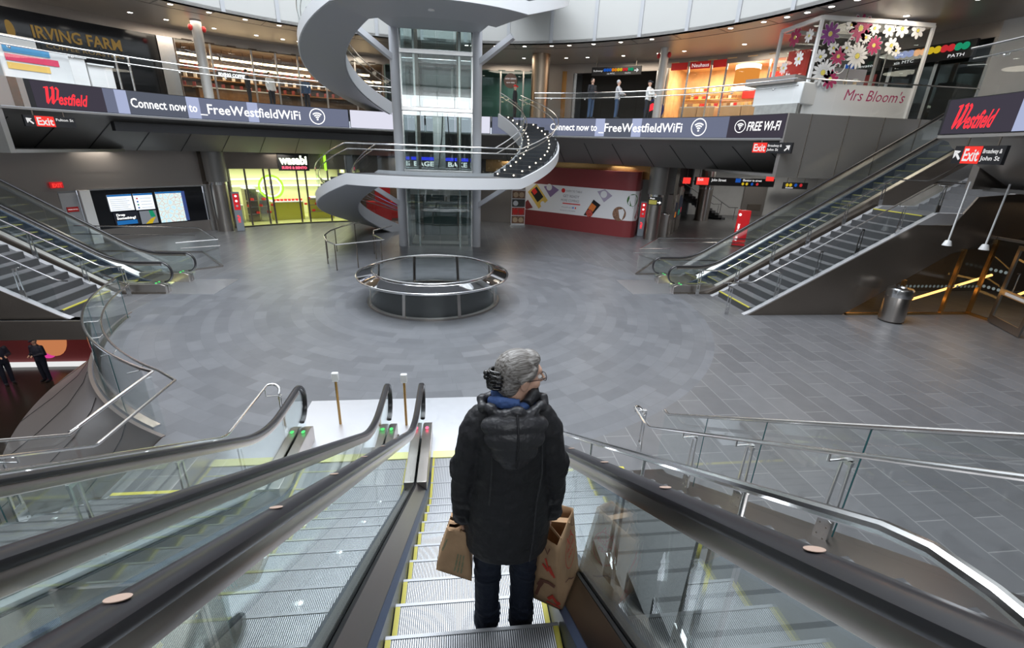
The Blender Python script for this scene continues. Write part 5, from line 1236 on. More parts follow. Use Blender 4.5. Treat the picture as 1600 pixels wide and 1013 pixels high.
# ------------------------------------------------------------------ lower level, left: service wall and map screens
t = thing('service_door', 'grey service door with a red notice under a red exit lamp at left', 'door', tuple(pol(17.75, -59.9, 0)))
g = MB(); g.arcband(17.74, 17.8, 0.0, 2.2, -60.9, -58.95, step=1); g.build('leaf', 'grey_paint', t)
g = MB(); g.arcband(17.70, 17.735, 1.42, 1.62, -60.5, -59.2, step=1); g.build('red_notice', 'red_paint', t); arctext('EMERGENCY EXIT ONLY', -60.4, -59.3, 1.50, 0.06, 'white_sign', t, 17.69)
t = thing('exit_lamp', 'small red lit exit lamp over the grey service door at left', 'exit sign', tuple(pol(17.6, -61, 2.42)))
g = MB(); g.arcband(17.58, 17.68, 2.42, 2.66, -61.6, -60.3, step=1); g.build('case', 'red_plastic', t); arctext('EXIT', -61.5, -60.4, 2.46, 0.2, 'exit_red', t, 17.57, 0.01)
ms = thing('map_screen_wall', 'black glass wall niche with lit subway map and service screens', 'screen', tuple(pol(17.6, -50, 0.55)))
g = MB(); g.arcband(17.75, 17.85, 0.55, 2.26, -57.5, -42.8); g.build('black_glass', 'black_gloss', ms)
g = MB(); g.arcband(17.55, 17.72, 2.26, 2.32, -57.6, -42.7); g.build('frame_top', 'steel', ms)
def scr(b0, b1, z0, z1, m, nm='screen', par=None, Rr=17.70):
    g = MB(); k = 4; g.add([pol(Rr, b0 + (b1 - b0) * j / k, z0) for j in range(k + 1)] + [pol(Rr, b0 + (b1 - b0) * j / k, z1) for j in range(k + 1)], [(j, j + 1, k + 2 + j, k + 1 + j) for j in range(k)]); return g.build(nm, m, par or ms)
a = scr(-55.6, -52.6, 1.30, 2.02, 'screen_white'); scr(-55.6, -52.6, 1.94, 2.02, 'screen_blue', 'title_bar', a, 17.69); 
for i in range(6): scr(-55.4, -53.0 - 0.3 * (i % 2), 1.36 + i * 0.09, 1.375 + i * 0.09, 'screen_ink', 'text_line', a, 17.69)
b = scr(-52.4, -49.9, 1.28, 2.02, 'screen_white'); scr(-52.4, -49.9, 1.94, 2.02, 'screen_blue', 'title_bar', b, 17.69)
for i, m in enumerate(('bullet_blue', 'bullet_green', 'bullet_blue', 'bullet_red')):
    q = pol(17.69, -52.0, 1.38 + i * 0.14); g = MB(); g.cyl(q, q + Vector((0, 0, 0.0)) - Vector((sn(-52), cs(-52), 0)) * 0.01, 0.035, n=12); g.build('line_bullet', m, b); scr(-51.6, -50.2, 1.37 + i * 0.14, 1.385 + i * 0.14, 'screen_ink', 'text_line', b, 17.69)
c = scr(-55.4, -52.3, 0.66, 1.24, 'screen_dark'); scr(-55.2, -52.6, 0.68, 0.86, 'screen_blue', 'blue_band', c, 17.69); arctext('Drop', -55.1, -54.0, 1.07, 0.15, 'led_white', c, 17.68, 0.004); arctext('Something?', -55.1, -52.7, 0.92, 0.15, 'led_white', c, 17.68, 0.004)
d = scr(-52.1, -49.9, 0.62, 1.22, 'screen_grey')
fn = arcfn(17.69, -52.1, 0.62)
MB().add([fn(0.15, 0, 0), fn(0.42, 0, 0), fn(0.62, 0.3, 0), fn(0.40, 0.22, 0)], [(0, 1, 2, 3)]).build('map_yellow', 'bullet_yellow', d, smooth=False); MB().add([fn(0.38, 0.6, 0), fn(0.55, 0.6, 0), fn(0.62, 0.3, 0), fn(0.42, 0.3, 0)], [(0, 1, 2, 3)]).build('map_green', 'bullet_green', d, smooth=False)
e = scr(-49.5, -45.9, 0.60, 2.05, 'map_screen'); scr(-49.5, -45.9, 1.97, 2.05, 'screen_blue', 'title_bar', e, 17.69); scr(-46.0, -45.5, 0.62, 2.05, 'screen_navy', 'side_bar', e, 17.69)
# emergency call pillar
def call_post(p, label, rz):
    t = thing('emergency_call_post', label, 'call post', tuple(p))
    MB().obox(p, 0.36, 0.22, 2.0, rz).build('body', 'grey_plastic', t, bevel=0.02)
    ca, sa = math.cos(rz), math.sin(rz)
    def F(u, v, w): return Vector((p[0] + u * ca + (0.115 + w) * sa, p[1] + u * sa - (0.115 + w) * ca, p[2] + v))
    g = MB(); g.add([F(-0.14, 1.10, 0), F(0.14, 1.10, 0), F(0.14, 1.92, 0), F(-0.14, 1.92, 0)], [(0, 1, 2, 3)]); g.build('red_face', 'red_plastic', t, smooth=False)
    for z in (1.3, 1.55, 1.8):
        q = F(0, z, 0.004); g = MB(); g.cyl(q, F(0, z, 0.015), 0.055, n=16); g.build('call_button', 'led_white' if z > 1.4 else 'white_gloss', t)
    vs, fs = letters('HELP', 0.17, bold=0.004); MB().add([F(0.05 - p_.y, 0.45 + p_.x, 0.004) for p_ in vs], fs).build('lettering', 'led_red', t, smooth=False)
call_post(pol(16.75, -38.9, 0), 'grey and red emergency call post beside the left steel column', R(30))
call_post(Vector((10.75, 26.3, 0)), 'grey and red emergency call post beside the maroon hoarding', R(-20))

# ------------------------------------------------------------------ lower level: the green lit food shop
mat('lime_wall', (0.60, 0.60, 0.36), 0.6); 
ws = shop('food_shop', 'bright yellow green food shop with large glass doors at the lower left', 'shop', -38.4, -18.6, 17.8, 22.0, 0.05, 3.08, 'lime_wall', 'lime_floor', [-38.4, -35.9, -32.9, -31.9, -27.4, -25.9, -22, -18.6], 'steel_dark')
for a in (-36, -30.5, -25, -20): area('food_shop_lamp', tuple(pol(19.7, a, 3.0)), (0, 0, 0), 2.2, 70, (0.98, 1.0, 0.80))
sgn = thing('food_shop_sign', 'lit white and green sign with wasabi lettering above the lower left shop', 'sign', tuple(pol(17.5, -27.8, 3.1)))
g = MB(); g.arcband(17.58, 17.68, 3.0, 3.95, -30.4, -25.2); g.build('back_panel', 'black', sgn)
arctext('wasabi', -30.1, -25.5, 3.36, 0.62, 'wasabi_white', sgn, 17.56, 0.03); arctext('SUSHI & BENTO', -29.9, -25.6, 3.10, 0.19, 'wasabi_red', sgn, 17.56, 0.01)
hx = thing('blade_sign', 'narrow lit green shop sign just left of the spiral stair flank', 'sign', tuple(pol(17.2, -22.4, 3.0)))
g = MB(); q = pol(17.2, -22.5, 3.05); g.obox(q, 0.08, 0.5, 0.85, R(22)); g.build('panel', 'wasabi_green', hx)
g = MB(); q0 = pol(17.95, -31.9, 2.1); dr = Vector((sn(-31.9), cs(-31.9), 0)); ux = Vector((cs(-31.9), -sn(-31.9), 0))
g.tube([q0 + ux * 0.62 * math.cos(2 * PI * i / 36) + Vector((0, 0, 0.62 * math.sin(2 * PI * i / 36))) for i in range(36)], 0.05, 6, closed=True); g.build('ring_lamp', 'wasabi_green', ws)
g = MB(); g.tube([q0 + ux * 0.5 * math.cos(2 * PI * i / 36) + Vector((0, 0, 0.5 * math.sin(2 * PI * i / 36))) for i in range(36)], 0.03, 6, closed=True); g.build('ring_lamp', 'wasabi_white', ws)
fn = planefn(q0 - dr * 0.03, ux, (0, 0, 1)); 
g = MB()
for i, s_ in enumerate((0.26, 0, -0.26)): g.add([fn(0.11 * math.cos(2 * PI * j / 14), s_ + 0.11 * math.sin(2 * PI * j / 14), 0) for j in range(14)], [tuple(range(14))])
g.build('window_decal', 'white_sign', ws, smooth=False)
for z in (2.25, 1.85):
    g = MB(); g.arcband(21.6, 21.9, z, z + 0.06, -38, -20); g.build('light_strip', 'wasabi_white', ws)
for i, (b0, b1, z0, z1, m, lab) in enumerate(((-37.9, -36.0, 0.07, 1.0, 'lime_wall', 'low chilled cabinet near the left doors of the green shop'), (-35.4, -33.6, 0.07, 1.9, 'steel_dark', 'tall dark shelving unit in the green shop'), (-33.4, -31.9, 0.07, 1.7, 'steel', 'steel chilled shelf unit in the middle of the green shop'), (-31.4, -26.2, 0.07, 1.1, 'lime_panel', 'long yellow green serving counter in the green shop'), (-25.2, -21.0, 0.07, 1.3, 'lime_panel', 'second yellow green counter partly behind the spiral stair'))):
    t = thing('shop_fixture', lab, 'shop fixture', tuple(pol(19.5, (b0 + b1) / 2, 0.07)))
    g = MB(); g.arcband(19.2, 20.0, z0, z1, b0, b1, step=1.5); g.build('body', m, t, bevel=0.01)
    g = MB(); g.arcband(19.1, 20.05, z1, z1 + 0.05, b0, b1, step=1.5); g.build('top', 'white_gloss', t)
    if z1 > 1.2:
        for zz in (0.5, 0.9, 1.25):
            g = MB(); g.arcband(19.0, 19.2, zz, zz + 0.03, b0, b1, step=1.5); g.build('shelf', 'steel_bright', t)
b0 = None; FG = 'food packs set out in the green shop'
for i in range(26):
    a = -37.6 + i * 0.62 if i > 3 else -37.6 + i * 0.4; z = 1.15 if a > -31.4 and a < -26.2 else None
    rr, zz = (19.5, 1.15) if z else (19.08, [0.53, 0.93, 1.28][i % 3])
    if a < -36.0: rr, zz = 19.5, 1.05
    if b0 is None:
        b0 = MB().obox(pol(rr, a, zz), 0.16, 0.10, 0.12).build('food_pack', 'shop_red', bevel=0.01); tag(b0, 'small food pack on display inside the green lit shop', 'food pack', FG)
    else: c_ = b0.copy(); COL.objects.link(c_); c_.location = pol(rr, a, zz)

# ------------------------------------------------------------------ lower level, middle: dark bakery
bk = shop('bakery', 'dark bakery shopfront behind the glass lift', 'shop', -18.2, 5.0, 17.9, 21.3, 0.02, 3.0, 'bakery_back', 'dark_wall', [-18.2, -13, -8, -3, 2, 5.0], 'steel_dark', 'glass')
area('bakery_lamp', tuple(pol(19.5, -10, 2.9)), (0, 0, 0), 2, 45, (1, 0.8, 0.55))
g = MB(); g.arcband(17.6, 17.66, 3.74, 3.93, -6.0, 5.4); g.build('blue_strip', 'led_blue', bk)
arctext('BAGEL & BAKE', -5.6, 5.2, 3.40, 0.38, 'led_white', bk, 17.6, 0.012)
g = MB(); g.arcband(18.6, 19.2, 0.05, 1.1, -15, -8); g.build('counter', 'shop_red', bk)
rd = MB(); rd.arcband(17.65, 17.75, 0.05, 2.4, -13.5, -10.5); tag(rd.build('advert_board', 'red_paint'), 'red advertising board behind the left column of the lift', 'sign')
# poster stand and maroon hoarding
ps = thing('poster_stand', 'tall narrow stand with four food photographs left of the maroon hoarding', 'poster', (3.75, 29.0, 0))
g = MB(); g.box(3.30, 4.18, 29.0, 29.06, 0.1, 2.25); g.build('frame', 'poster_white', ps)
for i in range(4):
    z0 = 0.2 + i * 0.51; g = MB(); g.add([(3.34, 28.99, z0), (4.14, 28.99, z0), (4.14, 28.99, z0 + 0.46), (3.34, 28.99, z0 + 0.46)], [(0, 1, 2, 3)]); g.build('photo_panel', ['photo_brown', 'photo_red', 'dark_wall', 'photo_brown'][i], ps, smooth=False)
    for j in range(2 if i != 2 else 1):
        c_ = (3.56 + 0.36 * j, z0 + 0.22); g = MB(); g.add([(c_[0] + 0.16 * math.cos(2 * PI * q / 16), 28.98, c_[1] + 0.16 * math.sin(2 * PI * q / 16)) for q in range(16)], [tuple(range(16))]); g.build('food_bowl', ['tan', 'shop_red', 'poster_white', 'tan'][i], ps, smooth=False)
g = MB(); g.box(3.25, 4.22, 28.95, 29.1, 0, 0.1); g.build('foot', 'steel', ps)
ho = thing('shop_hoarding', 'maroon shop hoarding with a white band of food pictures and rounded corner', 'hoarding', (7.0, 28.0, 0))
HP = [Vector((4.3, 30.15)), Vector((9.35, 25.83)), Vector((9.62, 25.68)), Vector((9.92, 25.66)), Vector((10.18, 25.82)), Vector((10.35, 26.1)), Vector((11.05, 27.6)), Vector((11.4, 29.2))]
seg = [0]
for i in range(1, len(HP)): seg.append(seg[-1] + (HP[i] - HP[i - 1]).length)
def hfn(u, z, out=0.0):
    i = 0
    while i < len(HP) - 2 and u > seg[i + 1]: i += 1
    d = (HP[i + 1] - HP[i]).normalized(); p = HP[i] + d * (u - seg[i]); n_ = Vector((d.y, -d.x)); n_ = n_ if n_.dot(Vector((-1, -1)) if i < 3 else Vector((1, -0.3))) > 0 else n_
    n_ = Vector((d.y, -d.x))
    return Vector((p.x + n_.x * out, p.y + n_.y * out, z))
def hband(z0, z1, m, nm, out=0.0, thick=0.06):
    g = MB(); rings = []
    for i, s_ in enumerate(seg):
        a, b = hfn(s_ + 1e-4 if i < len(seg) - 1 else s_, 0, out), hfn(s_, 0, -thick); rings.append([(a.x, a.y, z0), (b.x, b.y, z0), (b.x, b.y, z1), (a.x, a.y, z1)])
    g.loft(rings, True); return g.build(nm, m, ho)
hband(0.0, 0.95, 'maroon', 'lower_band'); hband(2.60, 3.62, 'maroon', 'upper_band'); wb = hband(0.95, 2.60, 'poster_white', 'picture_band')
def hrect(u, z, w_, h_, ang, m, nm, out=0.01, par=None):
    ca, sa = cs(ang), sn(ang); P = []
    for a, b in ((-1, -1), (1, -1), (1, 1), (-1, 1)):
        x, y = a * w_ / 2, b * h_ / 2; P.append(hfn(u + x * ca - y * sa, min(2.59, max(0.96, z + x * sa + y * ca)), out))
    return MB().add(P, [(0, 1, 2, 3)]).build(nm, m, par or wb, smooth=False)
def hdisc(u, z, r, m, nm, out=0.012):
    MB().add([hfn(u + r * math.cos(2 * PI * j / 24), z + r * math.sin(2 * PI * j / 24), out) for j in range(24)], [tuple(range(24))]).build(nm, m, wb, smooth=False)
hrect(0.95, 1.85, 0.85, 1.3, 42, 'hoard_yellow', 'yellow_packet'); hrect(0.9, 1.95, 0.55, 0.8, 42, 'black', 'packet_label', 0.014); hrect(0.7, 2.12, 0.3, 0.34, 42, 'shop_red', 'packet_label', 0.018); hdisc(1.35, 1.4, 0.17, 'poster_white', 'packet_seal', 0.018)
hrect(1.9, 2.4, 0.75, 0.8, 40, 'hoard_purple', 'purple_packet'); hdisc(1.75, 2.45, 0.2, 'poster_white', 'packet_seal', 0.018)
hrect(0.2, 1.15, 0.6, 0.6, 40, 'maroon', 'red_packet')
hrect(4.75, 1.35, 0.55, 1.1, -30, 'black', 'black_packet'); hrect(4.75, 1.5, 0.36, 0.4, -30, 'hoard_orange', 'packet_label', 0.014); hdisc(4.6, 1.15, 0.22, 'photo_red', 'food_photo', 0.016)
hrect(5.45, 2.35, 0.62, 0.75, 40, 'hoard_stripe', 'striped_packet'); hdisc(5.4, 2.3, 0.2, 'poster_white', 'packet_seal', 0.018)
hdisc(6.45, 1.3, 0.40, 'photo_brown', 'food_bowl', 0.012); hdisc(7.15, 2.1, 0.34, 'photo_green', 'food_bowl'); hrect(7.55, 1.45, 0.5, 0.8, 25, 'maroon', 'maroon_packet', 0.014); hrect(7.9, 2.1, 0.45, 0.75, -20, 'petal_red', 'red_packet')
hdisc(2.75, 2.33, 0.13, 'shop_red', 'logo_dot'); 
def htext(body, u, z, size, m, kx=1.0):
    vs, fs = letters(body, size); MB().add([hfn(u + p.x * kx, z + p.y, 0.012) for p in vs], fs).build('lettering', m, wb, smooth=False)
htext('FARM TO TABLE', 2.95, 2.26, 0.17, 'ink', 0.85); htext('GET READY', 2.75, 1.95, 0.21, 'ink'); htext('MORE COMING!', 2.62, 1.70, 0.20, 'ink', 0.85); hrect(3.35, 1.58, 1.2, 0.06, 0, 'shop_red', 'red_rule'); htext('FOLLOW US ON', 2.7, 1.32, 0.11, 'ink'); htext('opening soon at this location', 2.6, 1.14, 0.09, 'ink')
hrect(3.5, 1.36, 0.08, 0.1, 0, 'bullet_blue', 'icon'); hrect(3.65, 1.36, 0.08, 0.1, 0, 'shop_red', 'icon')

# ------------------------------------------------------------------ lower level, right: passage
yb = thing('column_sign', 'small yellow and black arrow sign fixed to the right steel column', 'sign', (11.2, 24.9, 1.9))
cc = pol(17.2, 44.2, 0); dv = (Vector((0, 0, 0)) - Vector((cc.x, cc.y, 0))).normalized(); ux = Vector((-dv.y, dv.x, 0)); ux = -ux if ux.x < 0 else ux
fn0 = cc + dv * 0.43
def CS(u, v, w=0): return fn0 + ux * u + Vector((0, 0, 1.95 + v)) + dv * w
MB().hexa([CS(-0.36, 0, 0), CS(0.36, 0, 0), CS(0.36, 0, 0.03), CS(-0.36, 0, 0.03), CS(-0.36, 0.42, 0), CS(0.36, 0.42, 0), CS(0.36, 0.42, 0.03), CS(-0.36, 0.42, 0.03)]).build('panel', 'black', yb, smooth=False)
MB().add([CS(-0.33, 0.03, .035), CS(0.08, 0.03, .035), CS(0.08, 0.26, .035), CS(-0.33, 0.26, .035)], [(0, 1, 2, 3)]).build('yellow_field', 'gold_core', yb, smooth=False)
g = MB(); arrow(g, lambda u, v, w: CS(u, v, .036), 0.22, 0.14, 0.2, 0); g.build('arrow', 'led_white', yb, smooth=False)
vs, fs = letters('Shops', 0.11); MB().add([CS(-0.3 + p.x, 0.31 + p.y, .036) for p in vs], fs).build('lettering', 'led_white', yb, smooth=False)
# ticket cabinets and leaning screens
for i, (x, y, w_, h_, lab) in enumerate(((11.95, 25.9, 0.35, 1.35, 'small steel validator beside the right steel column'), (13.0, 27.4, 0.75, 2.35, 'steel ticket cabinet with a coloured side behind the right column'), (13.9, 28.8, 1.0, 2.75, 'tall steel ticket machine panel, nearest of three in the passage'), (14.7, 30.2, 0.7, 2.4, 'tall steel ticket machine panel, middle of three in the passage'), (15.4, 31.6, 0.7, 2.4, 'tall steel ticket machine panel, farthest of three in the passage'))):
    t = thing('ticket_machine', lab, 'ticket machine', (x, y, 0))
    MB().obox((x, y, 0), w_, 0.5, h_, R(55)).build('cabinet', 'steel_warm', t, bevel=0.02)
    if i: 
        ca, sa = math.cos(R(55)), math.sin(R(55))
        def F(u, v): return Vector((x + u * ca + 0.26 * sa, y + u * sa - 0.26 * ca, v))
        MB().add([F(-w_ * .4, 0.9), F(w_ * .4, 0.9), F(w_ * .4, h_ * .8), F(-w_ * .4, h_ * .8)], [(0, 1, 2, 3)]).build('screen', 'screen_dark', t, smooth=False)
        MB().add([F(-w_ * .3, 1.0), F(w_ * .2, 1.0), F(w_ * .3, 1.3), F(-w_ * .2, 1.35)], [(0, 1, 2, 3)]).build('picture', ['', 'bullet_orange', 'bullet_green', 'bullet_red', 'bullet_green'][i], t, smooth=False)
    else: MB().ball((x, y, h_), 0.2, 0.15, 0.1).build('reader_head', 'steel_bright', t)
py = thing('red_pylon', 'bright red upright sign pillar standing behind the right side escalator', 'sign', (15.3, 23.6, 0))
MB().obox((15.35, 23.6, 0.02), 0.62, 0.45, 1.9, R(-30)).build('body', 'red_plastic', py, bevel=0.03)
MB().obox((15.35, 23.6, 0), 0.68, 0.5, 0.05, R(-30)).build('base', 'steel_dark', py)
def PF(u, v): ca, sa = math.cos(R(-30)), math.sin(R(-30)); return Vector((15.35 + u * ca + 0.232 * sa, 23.6 + u * sa - 0.232 * ca, v))
vs, fs = letters('FREE WI-FI HERE', 0.14, bold=0.003); MB().add([PF(-0.12 - p.y, 0.3 + p.x * 0.9) for p in vs], fs).build('lettering', 'led_white', py, smooth=False)
g = MB(); g.add([PF(-0.2 + 0.07 * math.cos(2 * PI * j / 14), 1.7 + 0.07 * math.sin(2 * PI * j / 14)) for j in range(14)], [tuple(range(14))]); g.build('icon', 'led_white', py, smooth=False)
def hang(name, label, x0_, x1_, y, z0_, z1_, bits, cat='sign'):
    t = thing(name, label, cat, ((x0_ + x1_) / 2, y, z0_)); MB().box(x0_, x1_, y, y + 0.1, z0_, z1_).build('panel', 'black', t)
    for b in bits:
        if b[0] == 'rect': MB().add([(b[1], y - 0.01, b[3]), (b[2], y - 0.01, b[3]), (b[2], y - 0.01, b[4]), (b[1], y - 0.01, b[4])], [(0, 1, 2, 3)]).build('colour_field', b[5], t, smooth=False)
        elif b[0] == 'txt':
            vs, fs = letters(b[1], b[4], bold=0.004); MB().add([(b[2] + p.x, y - 0.02, b[3] + p.y) for p in vs], fs).build('lettering', 'white_sign', t, smooth=False)
        else:
            MB().add([(b[1] + b[3] * math.cos(2 * PI * j / 14), y - 0.015, b[2] + b[3] * math.sin(2 * PI * j / 14)) for j in range(14)], [tuple(range(14))]).build('line_bullet', b[4], t, smooth=False)
    for x in (x0_ + 0.3, x1_ - 0.3): MB().cyl((x, y + 0.05, z1_), (x, y + 0.05, 3.95), 0.02, n=6).build('hanger', 'steel_dark', t)
    return t
hang('subway_exit_sign', 'wide hanging black sign with red Exit and John Street in the passage', 16.6, 22.6, 32, 2.65, 3.2, [('rect', 16.7, 17.6, 2.68, 3.17, 'exit_red'), ('txt', 'Exit', 16.75, 2.95, 0.28), ('txt', 'John Street', 17.8, 2.95, 0.24), ('rect', 19.6, 20.0, 2.9, 3.17, 'bullet_blue'), ('txt', 'Elevator to street', 20.15, 3.0, 0.2), ('b', 20.2, 2.82, 0.1, 'bullet_yellow'), ('b', 20.5, 2.82, 0.1, 'bullet_yellow'), ('b', 20.9, 2.82, 0.1, 'bullet_blue'), ('b', 21.3, 2.82, 0.1, 'bullet_red')])
hang('subway_line_sign', 'short black sign with yellow, blue and red dots on the far right passage wall', 25.9, 28.0, 35.5, 2.35, 2.85, [('b', 26.2, 2.65, 0.13, 'bullet_yellow'), ('b', 26.5, 2.65, 0.13, 'bullet_yellow'), ('b', 26.95, 2.65, 0.13, 'bullet_blue'), ('b', 27.4, 2.65, 0.13, 'bullet_red'), ('txt', 'Downtown', 26.1, 2.40, 0.14)])
for x, y, z, lab in ((15.5, 31.5, 2.75, 'small red exit lamp above the ticket machines'), (20.6, 30.0, 3.15, 'small red exit lamp right of the wide passage sign')):
    g = MB(); g.box(x, x + 0.5, y, y + 0.12, z, z + 0.4); t = thing('exit_lamp', lab, 'exit sign', (x, y, z)); g.build('case', 'exit_red', t)
    g = MB(); g.cyl((x + 0.25, y + 0.06, z + 0.4), (x + 0.25, y + 0.06, 3.95), 0.02, n=6); g.build('hanger', 'steel_dark', t)
g = MB(); g.box(23.6, 25.6, 36.9, 37.0, 0.02, 2.75); t = thing('steel_door', 'steel door with a vent grille in the pale passage wall', 'door', (24.6, 36.9, 0)); g.build('leaf', 'steel_warm', t); MB().box(24.1, 25.3, 36.85, 36.9, 0.4, 0.95).build('vent_grille', 'steel_dark', t)
struct(MB().box(19.0, 31, 37.0, 37.2, 0, 3.9).build('wall_back', 'stone_wall'))
# small stair with handrail climbing left in the passage
sp_ = thing('passage_stair', 'small stair with steel handrails climbing out of the passage at the back', 'staircase', (19.5, 34.6, 0))
for k in range(12):
    MB().box(20.6 - 0.3 * (k + 1), 20.6 - 0.3 * k, 34.0, 36.2, 0.17 * k, 0.17 * (k + 1)).build('step', 'stone_riser', sp_, smooth=False)
for y in (33.9, 36.3):
    MB().tube([(21.4, y, 0.95), (20.7, y, 0.95), (17.2, y, 2.95)], 0.03, 8).build('handrail', 'steel_bright', sp_)
    for x, z in ((21.2, 0), (20.0, 0.4), (18.6, 1.2)): MB().cyl((x, y, z), (x, y, z + 0.95), 0.025, n=8).build('post', 'steel', sp_)

# ------------------------------------------------------------------ right side: bin, pendants, glass partition and door
tc = thing('litter_bin', 'round brushed steel litter bin with a polished domed top at right', 'bin', (13.25, 11.85, 0))
g = MB(); g.lathe((13.25, 11.85, 0), [(0, 0), (0.28, 0), (0.30, 0.03), (0.33, 0.05), (0.33, 0.78), (0.32, 0.80)], 40); g.build('body', 'steel_warm', tc)
g = MB(); g.lathe((13.25, 11.85, 0), [(0.325, 0.80), (0.345, 0.80), (0.345, 0.99), (0.335, 1.03), (0.30, 1.06), (0.14, 1.075), (0.13, 1.05), (0, 1.03)], 40); g.build('domed_lid', 'steel_bright', tc)
g = MB(); g.ball((13.60, 11.90, 0.66), 0.025); g.build('lock_knob', 'steel_bright', tc)
for i, (x, y, zb) in enumerate(((14.08, 11.72, 2.38), (14.35, 10.95, 2.42))):
    t = thing('pendant_lamp', ['left', 'right'][i] + ' of two white pendant lamps hanging over the right side floor', 'lamp', (x, y, zb))
    MB().cyl((x, y, zb + 0.12), (x, y, 4.15), 0.022, n=12).build('rod', 'white_gloss', t)
    g = MB(); g.lathe((x, y, zb), [(0.0, 0.155), (0.055, 0.15), (0.075, 0.13), (0.115, 0.0), (0.10, 0.0), (0.0, 0.08)], 28); g.build('shade', 'white_gloss', t)
gp = thing('glass_partition', 'dark glass partition in a bronze frame under the right hand stairs', 'partition', (14.5, 12.4, 0))
for x, h_ in ((13.9, 1.15), (15.6, 2.15), (16.63, 2.5)): MB().box(x - 0.04, x + 0.04, 12.36, 12.46, 0, h_).build('mullion', 'bronze', gp)
MB().box(12.2, 16.7, 12.37, 12.45, 0, 0.07).build('sill', 'bronze', gp)
MB().add([(12.3, 12.41, 0.07), (16.63, 12.41, 0.07), (16.63, 12.41, 2.5), (15.2, 12.41, 2.0)], [(0, 1, 2, 3)]).build('pane', 'glass', gp, smooth=False)
MB().bar((16.63, 12.41, 2.5), (16.63, 5.0, 2.5), 0.08, 0.08).build('head_rail', 'steel_warm', gp); MB().bar((16.63, 12.41, 0.04), (16.63, 11.7, 0.04), 0.08, 0.08).build('sill', 'bronze', gp)
MB().add([(16.63, 12.41, 0.05), (16.63, 11.75, 0.05), (16.63, 11.75, 2.5), (16.63, 12.41, 2.5)], [(0, 1, 2, 3)]).build('pane', 'glass', gp, smooth=False)
MB().add([(16.63, 9.9, 0.05), (16.63, 5.0, 0.05), (16.63, 5.0, 2.5), (16.63, 9.9, 2.5)], [(0, 1, 2, 3)]).build('pane', 'glass', gp, smooth=False)
dots = MB()
for zz in (1.0, 1.55):
    for i in range(16):
        q = (16.6, 12.3 - 0.045 - i * 0.14, zz) if i < 4 else None
        if q: dots.add([(16.61, q[1] + 0.05 * math.cos(2 * PI * j / 10), zz + 0.05 * math.sin(2 * PI * j / 10)) for j in range(10)], [tuple(range(10))])
dots.build('safety_dots', 'glass_dot', gp, smooth=False)
dots = MB()
for i in range(22):
    x = 13.6 + i * 0.14
    dots.add([(x + 0.045 * math.cos(2 * PI * j / 10), 12.40, 0.95 + 0.045 * math.sin(2 * PI * j / 10)) for j in range(10)], [tuple(range(10))])
dots.build('safety_dots', 'glass_dot', gp, smooth=False)
dr = thing('swing_door', 'steel framed glass swing door at the far right edge', 'door', (16.4, 11.4, 0))
dx = Vector((16.55, 11.72, 0)); dy = Vector((15.9, 10.35, 0)); du = (dy - dx).normalized()
def DF(u, v, w=0): nn_ = Vector((-du.y, du.x, 0)); return dx + du * u + nn_ * w + Vector((0, 0, v))
def dbar(u0, u1, v0, v1, m='steel_warm', nm='frame', w=0.05): MB().hexa([DF(u0, v0, -w / 2), DF(u1, v0, -w / 2), DF(u1, v0, w / 2), DF(u0, v0, w / 2), DF(u0, v1, -w / 2), DF(u1, v1, -w / 2), DF(u1, v1, w / 2), DF(u0, v1, w / 2)]).build(nm, m, dr, smooth=False)
dbar(0, 0.13, 0.02, 2.4); dbar(1.35, 1.48, 0.02, 2.4); dbar(0.13, 1.35, 0.02, 0.25); dbar(0.13, 1.35, 0.92, 1.10); dbar(0.13, 1.35, 2.28, 2.4); dbar(0.3, 1.2, 0.96, 1.04, 'white_gloss', 'push_bar', 0.1)
MB().add([DF(0.13, 0.25), DF(1.35, 0.25), DF(1.35, 2.28), DF(0.13, 2.28)], [(0, 1, 2, 3)]).build('pane', 'glass', dr, smooth=False)
MB().tube([DF(0.2, 1.05, 0.1), DF(0.2, 1.05, 0.16), DF(0.2, 1.6, 0.16), DF(0.2, 1.6, 0.1)], 0.02, 6).build('handle', 'steel', dr)
# amber lit ramps and rails below the stairs
struct(MB().box(12.2, 24, 15.0, 15.2, 0, 2.2).build('wall_back', 'dark_wall')); struct(MB().box(24, 24.2, 5, 17, 0, 5).build('wall_right', 'dark_wall'))
for i, (a, b, r_) in enumerate((((12.6, 13.2, 0.15), (15.4, 13.2, 1.75), 0.018), ((12.9, 13.9, 0.1), (17.5, 13.9, 2.3), 0.03), ((14.2, 12.9, 0.12), (17.6, 12.9, 1.2), 0.04), ((17.4, 12.0, 0.7), (20.5, 11.5, 2.4), 0.04), ((17.6, 10.6, 0.9), (20.4, 12.6, 0.5), 0.035))):
    o = MB().cyl(a, b, r_, n=8).build('amber_rail', 'amber_lamp'); tag(o, ['lowest', 'long rear', 'short front', 'steep outer', 'crossing'][i] + ' amber lit rail seen through the dark glass partition', 'handrail')
area('under_stair_lamp', (17.5, 13.0, 2.2), (0, 0, 0), 1, 12, (1, 0.6, 0.25)); area('side_lobby_lamp', (20.0, 10.0, 3.6), (0, 0, 0), 1.5, 25, (1, 0.75, 0.5))
struct(MB().box(14.9, 24, -12, 12.0, 3.9, 4.0).build('ceiling', 'soffit_metal'))
